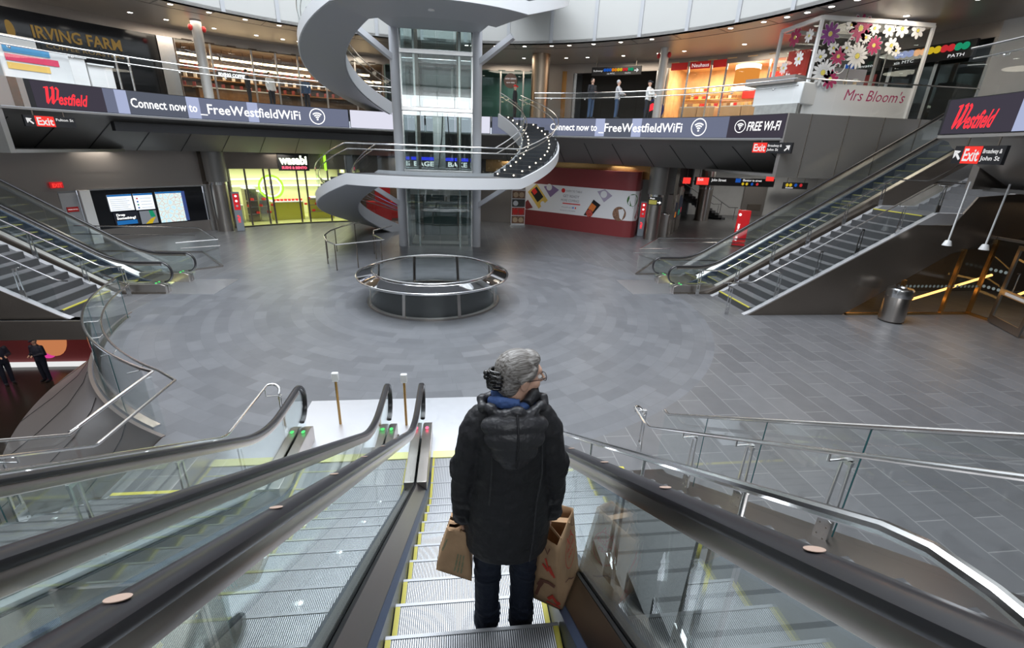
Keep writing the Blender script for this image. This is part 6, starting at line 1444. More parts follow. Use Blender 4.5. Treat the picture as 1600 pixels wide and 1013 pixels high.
# ------------------------------------------------------------------ people
mat('skin', (0.62, 0.38, 0.28), 0.5, var=0.06, vscale=25)
mat('coat', (0.013, 0.013, 0.016), 0.62, bump=0.55, bscale=16)
mat('hood_cloth', (0.030, 0.030, 0.034), 0.42, bump=0.7, bscale=14)
mat('jeans', (0.010, 0.016, 0.034), 0.75, bump=0.5, bscale=22)
mat('blue_cloth', (0.03, 0.07, 0.20), 0.8, bump=0.4, bscale=30)
mat('kraft', (0.46, 0.29, 0.165), 0.7, var=0.10, vscale=9, bump=0.35, bscale=11)
mat('kraft_dark', (0.20, 0.10, 0.06), 0.8)
mat('bag_red', (0.55, 0.05, 0.03), 0.7); mat('bag_brown', (0.16, 0.06, 0.04), 0.7); mat('bag_green', (0.12, 0.22, 0.14), 0.7)
mat('shoe_black', (0.012, 0.014, 0.02), 0.5); mat('clip', (0.01, 0.009, 0.009), 0.12, coat=0.6)
mat('spectacle', (0.05, 0.03, 0.025), 0.3); mat('dark_cloth', (0.02, 0.022, 0.028), 0.8); mat('grey_cloth', (0.45, 0.45, 0.47), 0.8); mat('white_cloth', (0.75, 0.75, 0.74), 0.8)
mat('denim', (0.06, 0.10, 0.18), 0.8); mat('hair_dark', (0.02, 0.014, 0.01), 0.6); mat('police_blue', (0.012, 0.016, 0.035), 0.7); mat('red_cloth', (0.7, 0.02, 0.02), 0.7)
def hair_mat():
    m, n, l, b = newmat('grey_hair')
    tc = n.new('ShaderNodeTexCoord'); mp = n.new('ShaderNodeMapping'); mp.inputs['Scale'].default_value = (4, 48, 48)
    mp.inputs['Rotation'].default_value = (0.0, 0.0, 0)
    vr = n.new('ShaderNodeVectorRotate'); vr.inputs['Angle'].default_value = R(-18); l.new(tc.outputs['Object'], vr.inputs['Vector']); l.new(vr.outputs[0], mp.inputs['Vector'])
    t = n.new('ShaderNodeTexNoise'); t.inputs['Scale'].default_value = 2.2; t.inputs['Detail'].default_value = 6; t.inputs['Distortion'].default_value = 0.6; l.new(mp.outputs['Vector'], t.inputs['Vector'])
    r = n.new('ShaderNodeValToRGB'); e = r.color_ramp.elements; e[0].position = 0.36; e[0].color = (0.085, 0.072, 0.062, 1); e[1].position = 0.66; e[1].color = (0.34, 0.325, 0.31, 1)
    l.new(t.outputs['Fac'], r.inputs['Fac']); l.new(r.outputs['Color'], b.inputs['Base Color']); b.inputs['Roughness'].default_value = 0.45
    bp = n.new('ShaderNodeBump'); bp.inputs['Strength'].default_value = 0.6; bp.inputs['Distance'].default_value = 0.006; l.new(t.outputs['Fac'], bp.inputs['Height']); l.new(bp.outputs['Normal'], b.inputs['Normal'])
hair_mat()
def fuse(mb, vox, name, m, parent, smooth=4, displace=0.0, dscale=0.08, dec=0):
    """weld overlapping forms into one continuous skin"""
    o = mb.build(name, m, parent)
    r = o.modifiers.new('weld', 'REMESH'); r.mode = 'VOXEL'; r.voxel_size = vox; r.adaptivity = 0
    s_ = o.modifiers.new('soft', 'SMOOTH'); s_.iterations = smooth; s_.factor = 0.6
    if displace:
        tx = bpy.data.textures.new(name, 'CLOUDS'); tx.noise_scale = dscale; d = o.modifiers.new('folds', 'DISPLACE'); d.texture = tx; d.strength = displace; d.mid_level = 0.5; d.texture_coords = 'LOCAL'
    bpy.context.view_layer.update(); dg = bpy.context.evaluated_depsgraph_get()
    me = bpy.data.meshes.new_from_object(o.evaluated_get(dg)); old = o.data; o.modifiers.clear(); o.data = me; bpy.data.meshes.remove(old)
    if not len(me.materials): me.materials.append(MAT[m])
    me.polygons.foreach_set('use_smooth', [True] * len(me.polygons)); return o
def ell_rings(rows, T, n=20):
    """rows of (x, y, z, rx, ry) -> level elliptic rings"""
    return [[T(Vector((x + rx * math.cos(2 * PI * j / n), y + ry * math.sin(2 * PI * j / n), z))) for j in range(n)] for x, y, z, rx, ry in rows]
def limb(mb, pts, rad, T, n=12):
    P = [Vector(p) for p in pts]; mb.tube([T(p) for p in P], rad, n)
    for p, r in zip(P, rad): mb.ball(T(p), r * 0.98, n=12, m=8)

# the woman on the escalator
WS = 1.19; WOLD = Vector((0.215, 1.63, 2.213)); WO = Vector((0.258, 1.965, 1.768))
def T(p): return WO + Vector(p) * WS
def BT(L): return [tuple(WO + (Vector(p) - WOLD) * WS) for p in L]
wo = thing('person', 'woman with grey hair in a long black coat riding down, carrying two paper bags', 'person', tuple(WO))
FY = R(72)                         # the head is turned to her right
HC = Vector((0.03, 0.015, 1.468)); fwd = Vector((math.sin(FY), math.cos(FY), -0.08)).normalized(); rgt = Vector((math.cos(FY), -math.sin(FY), 0)); upv = rgt.cross(fwd).normalized()
def HD(r_, f_, u_): return T(HC + rgt * r_ + fwd * f_ + upv * u_)
def hball(mb, c, rr, n=16, m=10):
    """ellipsoid in the head's own axes"""
    t_ = MB(); t_.ball((0, 0, 0), rr[0], rr[1], rr[2], n, m); mb.add([HD(c[0] + p.x, c[1] + p.y, c[2] + p.z) for p in t_.v], t_.f)
class WMB(MB):
    """builder whose radii follow the woman's scale"""
    def tube(s, pts, r, n=8, closed=False, ry=None, up=None):
        f = lambda q: [x * WS for x in q] if isinstance(q, (list, tuple)) else (q * WS if q is not None else None)
        return MB.tube(s, pts, f(r), n, closed, f(ry), up)
    def ball(s, c, rx, ry=None, rz=None, n=14, m=10):
        return MB.ball(s, c, rx * WS, None if ry is None else ry * WS, None if rz is None else rz * WS, n, m)
bd = WMB()
hball(bd, (0, -0.012, 0.028), (0.070, 0.090, 0.082), 20, 14); hball(bd, (0, 0.030, -0.030), (0.056, 0.060, 0.062)); hball(bd, (0, 0.055, -0.078), (0.028, 0.028, 0.026)); hball(bd, (0, 0.074, 0.030), (0.045, 0.016, 0.020))
for s in (-1, 1):
    hball(bd, (s * 0.034, 0.056, -0.022), (0.024, 0.024, 0.024)); hball(bd, (s * 0.071, -0.008, -0.008), (0.007, 0.020, 0.031)); hball(bd, (s * 0.078, -0.014, 0.004), (0.006, 0.012, 0.018)); hball(bd, (s * 0.011, 0.094, -0.024), (0.009, 0.010, 0.008))
bd.tube([HD(0, 0.080, 0.022), HD(0, 0.098, 0.0), HD(0, 0.112, -0.018), HD(0, 0.094, -0.030)], [0.009, 0.011, 0.014, 0.009], 10)
hball(bd, (0, 0.086, -0.049), (0.024, 0.010, 0.006)); hball(bd, (0, 0.084, -0.060), (0.021, 0.010, 0.007))
bd.tube([T((0.0, -0.01, 1.28)), T((0.005, 0.0, 1.36)), T((0.02, 0.01, 1.44))], [0.062, 0.054, 0.052], 16)
bd.loft(ell_rings([(0, 0, 0.74, 0.13, 0.09), (0, 0, 0.9, 0.15, 0.10), (0, 0, 1.05, 0.13, 0.09), (0, 0, 1.2, 0.13, 0.09), (0, 0, 1.27, 0.10, 0.07), (0, 0, 1.31, 0.06, 0.05)], T))
HANDS = {}
for s in (-1, 1):
    sh, elb, wr = Vector((s * 0.12, 0, 1.22)), Vector((s * 0.208, -0.03, 1.03)), Vector((s * 0.210, 0.02, 0.80))
    limb(bd, [sh, elb, wr], [0.05, 0.040, 0.028], T)
    limb(bd, [(s * 0.08, 0, 0.80), (s * 0.088, 0.01, 0.44), (s * 0.088, -0.01, 0.08)], [0.075, 0.055, 0.038], T); limb(bd, [(s * 0.088, -0.02, 0.05), (s * 0.095, 0.10, 0.03)], [0.034, 0.026], T)
    pc = wr + Vector((0, 0.012, -0.075)); HANDS[s] = pc
    tq = MB(); tq.ball((0, 0, 0), 0.016, 0.040, 0.046, 12, 8); bd.add([T(pc + p) for p in tq.v], tq.f); bd.tube([T(wr), T(pc)], [0.026, 0.024], 10)
    for i in range(4):           # fingers curl forward and under round the handles
        y = -0.028 + i * 0.019; ln = (0.92, 1.05, 1.0, 0.82)[i]; b0 = pc + Vector((-s * 0.004, y, -0.036))
        ch_ = [b0, b0 + Vector((-s * 0.006, 0, -0.030 * ln)), b0 + Vector((-s * 0.026, 0, -0.038 * ln)), b0 + Vector((-s * 0.038, 0, -0.022 * ln)), b0 + Vector((-s * 0.030, 0, -0.006))]
        bd.tube([T(p) for p in ch_], [0.0092, 0.009, 0.0085, 0.008, 0.0065], 8)
    th = [pc + Vector((-s * 0.008, 0.034, 0.010)), pc + Vector((-s * 0.022, 0.044, -0.014)), pc + Vector((-s * 0.032, 0.036, -0.034)), pc + Vector((-s * 0.034, 0.018, -0.044))]
    bd.tube([T(p) for p in th], [0.012, 0.0105, 0.009, 0.007], 8)
body = fuse(bd, 0.0055, 'body', 'skin', wo, 3)
# coat: body, shoulders and sleeves in one
ct = WMB()
ct.loft(ell_rings([(0, 0, 0.60, 0.185, 0.145), (0, 0, 0.615, 0.198, 0.156), (0.0, 0, 0.70, 0.200, 0.154), (0, -0.005, 0.84, 0.192, 0.142), (0, -0.01, 1.0, 0.172, 0.130), (0, -0.012, 1.14, 0.168, 0.126), (0, -0.01, 1.26, 0.170, 0.112), (0, -0.008, 1.31, 0.150, 0.095), (0, -0.005, 1.335, 0.115, 0.088), (0, 0, 1.36, 0.080, 0.078), (0, 0, 1.385, 0.072, 0.074)], T, 28))
for s in (-1, 1):
    limb(ct, [(s * 0.125, -0.008, 1.285), (s * 0.160, -0.012, 1.22), (s * 0.194, -0.03, 1.04), (s * 0.208, -0.012, 0.92), (s * 0.212, 0.015, 0.775)], [0.064, 0.066, 0.056, 0.051, 0.045], T, 16)
    # soft creases at the elbow and cuff
    for z, r_ in ((1.07, 0.062), (1.02, 0.061), (0.86, 0.052), (0.785, 0.050)): ct.tube([T((s * 0.202, -0.02 + 0.02 * math.sin(z * 40), z)), T((s * 0.204, -0.018, z - 0.012))], [r_, r_], 14)
for a in range(0, 360, 20):      # quilting swell down the back
    pass
coat = fuse(ct, 0.0075, 'coat', 'coat', wo, 3, 0.016, 0.07)
for sx, xo in ((-1, -0.085), (1, 0.115)):
    pts = [T((xo + sx * 0.0, -0.115, 1.26)), T((xo + sx * 0.004, -0.142, 1.1)), T((xo - 0.012, -0.146, 0.95)), T((xo - 0.02, -0.162, 0.75)), T((xo - 0.03, -0.165, 0.64))]
    if sx < 0: pts = pts[:3]
    WMB().tube(pts, 0.0035, 6).build('seam_piping', 'hood_cloth', coat)
# hood lying on the back with its gathered rim
hd = WMB()
for (x, y, z, a, b, c) in ((0.0, -0.115, 1.318, 0.138, 0.062, 0.06), (0.0, -0.135, 1.27, 0.124, 0.056, 0.065), (0.0, -0.142, 1.215, 0.096, 0.046, 0.065), (0.0, -0.138, 1.17, 0.064, 0.036, 0.05), (0, -0.05, 1.35, 0.112, 0.07, 0.035)):
    hd.ball(T((x, y, z)), a, b, c, 20, 12)
rim = [T((0.128 * math.cos(a), -0.035 - 0.09 * max(0, -math.sin(a)) + 0.085 * max(0, math.sin(a)), 1.375 + 0.01 * math.sin(7 * a))) for a in [2 * PI * i / 40 for i in range(40)]]
hd.tube(rim, [0.021 + 0.005 * math.sin(i * 2.1) for i in range(40)], 8, closed=True)
hood = fuse(hd, 0.006, 'hood', 'hood_cloth', wo, 4, 0.005, 0.06)
WMB().tube([T((0.004, -0.148, 1.385)), T((0.006, -0.186, 1.33)), T((0.006, -0.198, 1.26)), T((0.004, -0.192, 1.17))], 0.0045, 6).build('hood_seam', 'coat', hood)
cl_ = WMB(); cl_.tube([T((0.078 * math.cos(a) + 0.01, 0.084 * math.sin(a) - 0.002, 1.385 + 0.012 * math.cos(a * 2))) for a in [2 * PI * i / 28 for i in range(28)]], 0.022, 8, closed=True)
cl_.tube([T((-0.095, -0.045, 1.392)), T((-0.05, -0.085, 1.402)), T((0.02, -0.09, 1.398))], [0.02, 0.024, 0.018], 10)
fuse(cl_, 0.005, 'blue_collar', 'blue_cloth', wo, 2, 0.006, 0.02)
cn = WMB(); cn.tube([T((0.05, -0.085, 1.392)), T((0.085, -0.035, 1.405)), T((0.088, 0.03, 1.40)), T((0.06, 0.08, 1.385))], [0.022, 0.027, 0.026, 0.02], 10); fuse(cn, 0.005, 'coat_collar', 'coat', wo, 2, 0.006, 0.02)
# jeans and shoes
for s, nm in ((-1, 'trouser_leg'), (1, 'trouser_leg')):
    j = WMB(); limb(j, [(s * 0.078, 0, 0.86), (s * 0.082, 0.0, 0.60), (s * 0.086, 0.012, 0.42), (s * 0.088, -0.004, 0.25), (s * 0.088, -0.012, 0.07)], [0.088, 0.078, 0.066, 0.060, 0.064], T, 16)
    for z in (0.10, 0.14, 0.19, 0.40, 0.46): j.tube([T((s * 0.088 + 0.003, -0.008, z)), T((s * 0.086, -0.010, z - 0.014))], [0.067, 0.066], 14)
    fuse(j, 0.006, nm, 'jeans', wo, 2, 0.010, 0.05)
    sh_ = WMB(); t_ = MB(); t_.ball((0, 0, 0), 0.044, 0.062, 0.042); sh_.add([T(Vector((s * 0.090, -0.035, 0.045)) + p) for p in t_.v], t_.f)
    t_ = MB(); t_.ball((0, 0, 0), 0.046, 0.10, 0.034); sh_.add([T(Vector((s * 0.098, 0.075, 0.036)) + p) for p in t_.v], t_.f); sh_.tube([T((s * 0.088, -0.03, 0.05)), T((s * 0.088, -0.015, 0.10))], [0.043, 0.045], 12)
    so = fuse(sh_, 0.006, 'shoe', 'shoe_black', wo, 2)
    g = WMB(); n = 24; ring = []
    for k_, (zz) in enumerate((0.004, 0.022)):
        ring.append([T((s * (0.092 + 0.004 * math.sin(2 * PI * i / n)) + 0.048 * math.cos(2 * PI * i / n), 0.035 + 0.142 * math.sin(2 * PI * i / n), zz)) for i in range(n)])
    g.loft(ring); g.build('sole', 'black', so)
# hair drawn back into a twist held by a claw clip
hr = WMB(); hball(hr, (0, -0.018, 0.036), (0.077, 0.094, 0.083), 28, 18); hball(hr, (0, -0.050, -0.020), (0.064, 0.052, 0.070), 20, 12); hball(hr, (0, 0.035, 0.078), (0.055, 0.045, 0.034), 20, 12)
hr.tube([HD(0, -0.085, 0.03), HD(0, -0.100, 0.0), HD(0, -0.095, -0.045)], [0.026, 0.028, 0.020], 14)
for s in (-1, 1): hr.tube([HD(s * 0.060, 0.040, 0.058), HD(s * 0.071, 0.012, 0.032), HD(s * 0.070, -0.035, 0.008)], [0.012, 0.014, 0.016], 8)
fuse(hr, 0.0045, 'hair', 'grey_hair', wo, 4)
cp = thing_part = WMB()
for i, (u_, w_) in enumerate(((0.038, 0.022), (0.022, 0.030), (0.004, 0.032), (-0.014, 0.030), (-0.032, 0.024))):
    pts = [HD(w_ * 1.25 * math.sin(a), -0.100 - 0.034 * math.cos(a), u_ - 0.004) for a in [R(-105 + 21 * k_) for k_ in range(11)]]; cp.tube(pts, 0.0072, 8)
cp.tube([HD(0, -0.136, 0.034), HD(0, -0.140, -0.004), HD(0, -0.132, -0.040)], 0.010, 8)
tb = WMB(); 
for q in ((0.0, -0.152, 0.028), (0.0, -0.150, 0.010)): cp.ball(HD(*q), 0.012, n=10, m=8)
fuse(cp, 0.003, 'hair_clip', 'clip', wo, 1)
# glasses
sp = WMB()
for s in (-1, 1):
    sp.tube([HD(s * 0.033 + 0.024 * math.cos(a), 0.099 - 0.004 * abs(math.cos(a)), 0.004 + 0.017 * math.sin(a)) for a in [2 * PI * k_ / 18 for k_ in range(18)]], 0.0016, 6, closed=True)
    sp.tube([HD(s * 0.057, 0.096, 0.010), HD(s * 0.073, 0.060, 0.010), HD(s * 0.078, 0.0, 0.010), HD(s * 0.076, -0.018, -0.004)], 0.0018, 6)
sp.tube([HD(-0.010, 0.100, 0.010), HD(0, 0.106, 0.012), HD(0.010, 0.100, 0.010)], 0.0016, 6)
gs = sp.build('glasses', 'spectacle', wo)
for s in (-1, 1):
    MB().add([HD(s * 0.033 + 0.023 * math.cos(2 * PI * k_ / 16), 0.0985, 0.004 + 0.016 * math.sin(2 * PI * k_ / 16)) for k_ in range(16)], [tuple(range(16))]).build('lens', 'glass', gs)
    e_ = WMB(); hball(e_, (s * 0.031, 0.076, 0.004), (0.012, 0.010, 0.010)); e_.build('eye', 'white_gloss', wo)
    e_ = WMB(); hball(e_, (s * 0.031, 0.0845, 0.004), (0.005, 0.003, 0.005)); e_.build('iris', 'brown_sign', wo)

# ------------------------------------------------------------------ paper bags
def grid_face(c00, c10, c11, c01, nu, nv, amp, seed, thick=0.0):
    random.seed(seed); g = MB(); vs = []
    for j in range(nv + 1):
        for i in range(nu + 1):
            u, v = i / nu, j / nv; p = Vector(c00) * (1 - u) * (1 - v) + Vector(c10) * u * (1 - v) + Vector(c11) * u * v + Vector(c01) * (1 - u) * v
            e = min(u, 1 - u, 0.5) * 2 * min(v + 0.15, 1.0); vs.append(p + Vector((random.uniform(-1, 1), random.uniform(-1, 1), 0)) * amp * e)
    g.add(vs, [(j * (nu + 1) + i, j * (nu + 1) + i + 1, (j + 1) * (nu + 1) + i + 1, (j + 1) * (nu + 1) + i) for j in range(nv) for i in range(nu)]); return g
def bag_shell(t, bot, top, seed, amp=0.004):
    g = MB()
    for k_ in range(4):
        a, b = k_, (k_ + 1) % 4; f = grid_face(bot[a], bot[b], top[b], top[a], 6, 9, amp, seed + k_); g.add(f.v, f.f)
    g.add([Vector(p) for p in bot], [(0, 1, 2, 3)]); o = g.build('paper_shell', 'kraft', t, smooth=True, angle=25)
    bm = bmesh.new(); bm.from_mesh(o.data); bmesh.ops.remove_doubles(bm, verts=bm.verts, dist=0.006); bm.to_mesh(o.data); bm.free()
    m_ = o.modifiers.new('thickness', 'SOLIDIFY'); m_.thickness = 0.0015; return o
def on_face(bot, top, a, b, u, v, out):
    p0 = Vector(bot[a]) * (1 - u) + Vector(bot[b]) * u; p1 = Vector(top[a]) * (1 - u) + Vector(top[b]) * u; p = p0 * (1 - v) + p1 * v
    nrm = (Vector(bot[b]) - Vector(bot[a])).cross(Vector(top[a]) - Vector(bot[a])).normalized(); return p + nrm * out
# right hand bag: corners near, right, back, left (counter-clockwise from above)
rb_b = [(0.490, 1.515, 2.455), (0.628, 1.735, 2.440), (0.475, 1.830, 2.430), (0.352, 1.610, 2.445)]
rb_t = [(0.437, 1.530, 2.865), (0.562, 1.740, 2.880), (0.470, 1.790, 2.870), (0.372, 1.620, 2.850)]
RB = thing('paper_bag', 'large brown paper bag printed with a red oval and figures, in her right hand', 'paper bag', BT([(0.48, 1.69, 2.44)])[0])
rb_b, rb_t = BT(rb_b), BT(rb_t); sh_ = bag_shell(RB, rb_b, rb_t, 5, 0.006)
hp = T(HANDS[1] + Vector((-0.02, 0, -0.05)))
for (a, b) in ((0, 1), (3, 2)):      # the cut-out handles gather into the hand
    p0 = on_face(rb_b, rb_t, a, b, 0.22, 0.96, 0); p1 = on_face(rb_b, rb_t, a, b, 0.72, 0.96, 0); g = MB()
    off = Vector((0.006, 0, 0)) if a == 0 else Vector((-0.006, 0, 0))
    for q in (p0, p1): g.bar(q, hp + off + Vector((0, 0.012 if q is p1 else -0.012, 0.0)), 0.030, 0.003, up=(1, 0, 0))
    g.build('handle', 'kraft', RB)
def stroke_on(bot, top, a, b, pts, wd, m, nm, t, out=0.0085, closed=False):
    g = MB(); P = [on_face(bot, top, a, b, u, v, out) for u, v in pts]; g.tube(P, wd, 5, closed=closed, ry=0.0008, up=tuple((Vector(bot[b]) - Vector(bot[a])).cross(Vector(top[a]) - Vector(bot[a])).normalized())); g.build(nm, m, t, smooth=False)
ov = [(0.56 + 0.27 * math.cos(a), 0.60 + 0.21 * math.sin(a)) for a in [2 * PI * i / 28 for i in range(28)]]
stroke_on(rb_b, rb_t, 0, 1, ov, 0.0028, 'bag_red', 'red_oval', sh_, closed=True)
def text_on(bot, top, a, b, u0, v0, body, size, m, t, rot=0, out=0.009):
    wf = (Vector(bot[b]) - Vector(bot[a])).length; hf = (Vector(top[a]) - Vector(bot[a])).length; vs, fs = letters(body, size, bold=size * 0.03); ca, sa = cs(rot), sn(rot)
    MB().add([on_face(bot, top, a, b, u0 + (p.x * ca - p.y * sa) / wf, v0 + (p.x * sa + p.y * ca) / hf, out) for p in vs], fs).build('lettering', m, t, smooth=False)
text_on(rb_b, rb_t, 0, 1, 0.40, 0.64, 'TRADER', 0.032, 'bag_red', sh_); text_on(rb_b, rb_t, 0, 1, 0.44, 0.54, "JOE'S", 0.036, 'bag_red', sh_)
stroke_on(rb_b, rb_t, 0, 1, [(0.46, 0.84), (0.56, 0.70), (0.66, 0.86), (0.74, 0.74)], 0.004, 'bag_red', 'red_figure', sh_)
stroke_on(rb_b, rb_t, 0, 1, [(0.20, 0.34), (0.36, 0.30), (0.52, 0.20), (0.62, 0.16)], 0.004, 'bag_brown', 'brown_figure', sh_); stroke_on(rb_b, rb_t, 0, 1, [(0.80, 0.98), (0.72, 0.9), (0.84, 0.84), (0.9, 0.93)], 0.0022, 'bag_brown', 'brown_loop', sh_)
for (pts, wd, m, nm) in (([(0.30, 0.62), (0.50, 0.56), (0.62, 0.62), (0.80, 0.50)], 0.008, 'bag_red', 'red_figure'), ([(0.42, 0.72), (0.56, 0.58), (0.72, 0.52)], 0.006, 'bag_red', 'red_figure'), ([(0.18, 0.26), (0.30, 0.36), (0.55, 0.38), (0.80, 0.36)], 0.012, 'bag_brown', 'brown_figure'), ([(0.14, 0.10), (0.22, 0.24), (0.34, 0.34)], 0.010, 'bag_brown', 'brown_figure'), ([(0.55, 0.12), (0.70, 0.19), (0.86, 0.11), (0.95, 0.14)], 0.010, 'bag_red', 'red_figure'), ([(0.5, 0.07), (0.95, 0.06)], 0.005, 'bag_red', 'red_figure'), ([(0.35, 0.88), (0.5, 0.80), (0.62, 0.90)], 0.004, 'bag_brown', 'brown_figure')):
    stroke_on(rb_b, rb_t, 3, 0, pts, wd, m, nm, sh_)
# left hand bag, smaller and crumpled at the neck
lb_b = [(0.050, 1.560, 2.645), (0.060, 1.720, 2.640), (-0.105, 1.740, 2.690), (-0.118, 1.590, 2.700)]
lb_t = [(0.030, 1.600, 2.900), (0.025, 1.680, 2.900), (-0.045, 1.690, 2.930), (-0.060, 1.610, 2.925)]
LB = thing('paper_bag', 'small brown paper bag with green print, crumpled at the neck, in her left hand', 'paper bag', BT([(-0.03, 1.65, 2.64)])[0])
lb_b, lb_t = BT(lb_b), BT(lb_t); ls_ = bag_shell(LB, lb_b, lb_t, 9, 0.008)
hp2 = T(HANDS[-1] + Vector((0.02, 0, -0.045))); random.seed(21)
lc = [(Vector(lb_t[k_]) + Vector(lb_t[(k_ + 1) % 4])) / 2 for k_ in range(4)] + [Vector(p) for p in lb_t]
for i, q in enumerate(lc):
    g = MB(); mid_ = (q + hp2) / 2 + Vector((random.uniform(-0.022, 0.022), random.uniform(-0.02, 0.02), random.uniform(-0.01, 0.02))); g.tube([q, mid_, hp2 + Vector((random.uniform(-0.012, 0.012), random.uniform(-0.02, 0.02), 0.01))], [0.018, 0.012, 0.008], 4, ry=[0.002, 0.003, 0.002]); g.build('crumpled_neck', 'kraft', LB, smooth=False)
for uu in (0.52, 0.62, 0.72):
    text_on(lb_b, lb_t, 3, 0, uu, 0.12, 'FRESH GREEN PAPER', 0.0125, 'bag_green', ls_, 80)
text_on(lb_b, lb_t, 3, 0, 0.05, 0.5, 'ORGANIC', 0.018, 'bag_green', ls_, 78)

# ------------------------------------------------------------------ distant people
def figure(label, pos, face, h, top_m, leg_m, hair_m, pose='stand', hat=None, group=None, bag=None, skin='skin'):
    """standing figure; face = bearing it looks along; arms by pose"""
    k_ = h / 1.75; a = R(face); c_, s_ = math.cos(a), math.sin(a); P0 = Vector(pos)
    def T2(p): x, y, z = p[0] * k_, p[1] * k_, p[2] * k_; return P0 + Vector((x * c_ + y * s_, -x * s_ + y * c_, z))
    def eb(mb, c, rr, n=12, m=8):
        t_ = MB(); t_.ball((0, 0, 0), *rr, n, m); mb.add([T2((c[0] + p.x, c[1] + p.y, c[2] + p.z)) for p in t_.v], t_.f)
    def lm(mb, pts, rad):
        mb.tube([T2(p) for p in pts], [r * k_ for r in rad], 10)
        for p, r in zip(pts, rad): eb(mb, p, (r, r, r), 10, 6)
    t = thing('person', label, 'person', tuple(P0), group)
    b = MB(); eb(b, (0, 0, 1.64), (0.075, 0.095, 0.115), 16, 10); eb(b, (0, 0.05, 1.59), (0.045, 0.045, 0.05)); eb(b, (0, 0.10, 1.635), (0.013, 0.018, 0.02)); lm(b, [(0, 0, 1.42), (0, 0.01, 1.56)], [0.06, 0.05])
    b.loft(ell_rings([(0, 0, 0.85, 0.15, 0.1), (0, 0, 1.05, 0.13, 0.09), (0, 0, 1.3, 0.16, 0.10), (0, 0, 1.42, 0.12, 0.08), (0, 0, 1.46, 0.06, 0.05)], T2, 14))
    arms = {'stand': [[(s * 0.19, 0, 1.40), (s * 0.24, -0.02, 1.12), (s * 0.24, 0.06, 0.86)] for s in (-1, 1)],
            'phone': [[(s * 0.19, 0, 1.40), (s * 0.25, 0.0, 1.12), (s * 0.06, 0.26, 1.14)] for s in (-1, 1)],
            'lean': [[(s * 0.18, 0.06, 1.36), (s * 0.24, 0.18, 1.12), (s * 0.05, 0.34, 1.12)] for s in (-1, 1)]}[pose]
    for A in arms:
        lm(b, A, [0.05, 0.042, 0.03]); q = A[2]
        for i in range(4): lm(b, [(q[0] - 0.02 + i * 0.013, q[1] + 0.02, q[2] - 0.01), (q[0] - 0.02 + i * 0.013, q[1] + 0.055 + 0.006 * (i % 2), q[2] - 0.03), (q[0] - 0.02 + i * 0.012, q[1] + 0.05, q[2] - 0.055)], [0.010, 0.009, 0.008])
        lm(b, [(q[0] * 0.9, q[1] + 0.01, q[2]), (q[0] * 0.7, q[1] + 0.045, q[2] + 0.01)], [0.012, 0.009])
    for s in (-1, 1): lm(b, [(s * 0.09, 0, 0.86), (s * 0.10, 0.01, 0.47), (s * 0.10, -0.02, 0.08)], [0.08, 0.055, 0.04])
    fuse(b, 0.012, 'body', skin, t, 2)
    j = MB(); j.loft(ell_rings([(0, 0, 0.86, 0.185, 0.135), (0, 0, 1.05, 0.175, 0.125), (0, 0, 1.28, 0.195, 0.13), (0, 0, 1.42, 0.15, 0.1), (0, 0, 1.48, 0.075, 0.07)], T2, 18))
    for A in arms: e2 = [A[0], A[1], tuple(A[1][i] * 0.12 + A[2][i] * 0.88 for i in range(3))]; lm(j, e2, [0.075, 0.060, 0.048])
    fuse(j, 0.014, 'jacket', top_m, t, 2, 0.01, 0.08)
    for s in (-1, 1):
        l_ = MB(); lm(l_, [(s * 0.09, 0, 0.88), (s * 0.10, 0.012, 0.48), (s * 0.10, -0.015, 0.09)], [0.10, 0.075, 0.062]); fuse(l_, 0.014, 'trouser_leg', leg_m, t, 2)
        l_ = MB(); eb(l_, (s * 0.105, 0.045, 0.045), (0.05, 0.14, 0.045)); l_.build('shoe', 'shoe_black', t)
    if hair_m:
        hh = MB(); eb(hh, (0, -0.018, 1.672), (0.082, 0.095, 0.098), 16, 10); hh.build('hair', hair_m, t)
    if hat:
        hh = MB(); eb(hh, (0, -0.005, 1.70), (0.088, 0.105, 0.07), 16, 10); lm(hh, [(0, 0.06, 1.68), (0, 0.15, 1.67)], [0.05, 0.03]); hh.build('cap', hat, t)
    return t, T2
gp_ = lambda a, r_=14.25: tuple(pol(r_, a, ZU + 0.002))
figure('man in a black jacket and blue jeans looking at his phone by the gallery rail', gp_(32.8), 150, 1.84, 'dark_cloth', 'denim', 'hair_dark', 'phone')
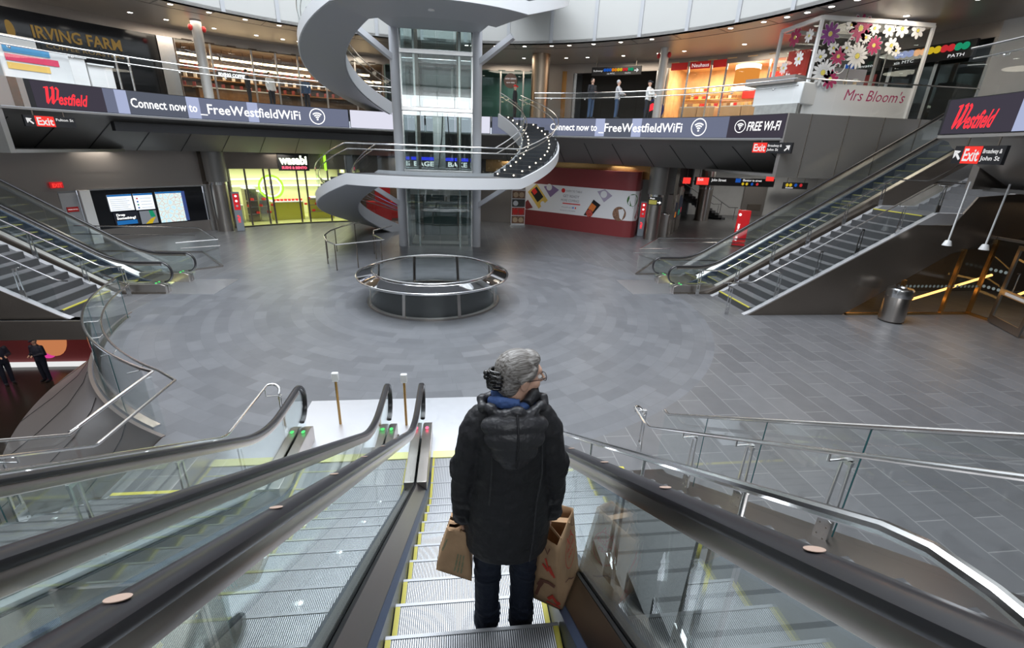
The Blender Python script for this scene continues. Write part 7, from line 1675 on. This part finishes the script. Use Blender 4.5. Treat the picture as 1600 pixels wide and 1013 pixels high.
t_, _ = figure('person in a light grey hooded top leaning on the gallery rail in the middle', gp_(38.2), 120, 1.72, 'grey_cloth', 'denim', 'grey_cloth', 'lean')
figure('person in a white top and dark cap leaning by the pale gallery column', gp_(43.4, 14.9), 140, 1.72, 'white_cloth', 'dark_cloth', None, 'lean', hat='dark_cloth')
figure('person in a dark coat and red cap at the top of the spiral stair', tuple(pol(15.6, 15.6, ZU + 0.002)), 110, 1.72, 'dark_cloth', 'dark_cloth', None, 'stand', hat='red_cloth')
for a, f_, m, lab in ((-30.0, 120, 'white_cloth', 'person in a white top standing outside the amber cafe'), (-24.3, 200, 'denim', 'person in a dark blue coat beside the amber cafe glass'), (-33.5, 60, 'dark_cloth', 'person in dark clothes standing behind the pale left gallery column')):
    figure(lab, gp_(a, 17.4), f_, 1.72, m, 'dark_cloth', 'hair_dark', 'stand')
figure('police officer in dark uniform with arms in front, on the lower floor at far left', (-17.1, 17.55, -4.498), 120, 1.8, 'police_blue', 'police_blue', None, 'phone', hat='police_blue')
figure('police officer in dark uniform leaning beside the red shop window on the lower floor', (-15.95, 17.75, -4.498), 190, 1.8, 'police_blue', 'police_blue', None, 'phone', hat='police_blue')
t = thing('lower_shop_window', 'red and orange lit shop window on the lower floor behind the two officers', 'shop window', (-17.5, 19.5, -4.5))
MB().box(-22, -15.2, 19.2, 19.4, -4.5, -1.6).build('panel', 'maroon', t)
lw = MB()
for c_, rx, rz, m, nm in (((-16.6, -3.2), 0.6, 0.9, 'ad_orange', 'orange_shape'), ((-18.6, -2.6), 0.35, 0.35, 'ad_pale', 'pale_disc'), ((-18.8, -3.2), 0.3, 0.3, 'ad_pink', 'pink_disc'), ((-16.9, -3.9), 0.35, 0.3, 'ad_pink', 'pink_disc')):
    MB().add([(c_[0] + rx * math.cos(2 * PI * j / 24), 19.19 - rx * 0.005, c_[1] + rz * math.sin(2 * PI * j / 24)) for j in range(24)], [tuple(range(24))]).build(nm, m, t, smooth=False)
MB().box(-22, -15.2, 19.0, 19.2, -4.5, -4.36).build('lit_sill', 'white_sign', t)
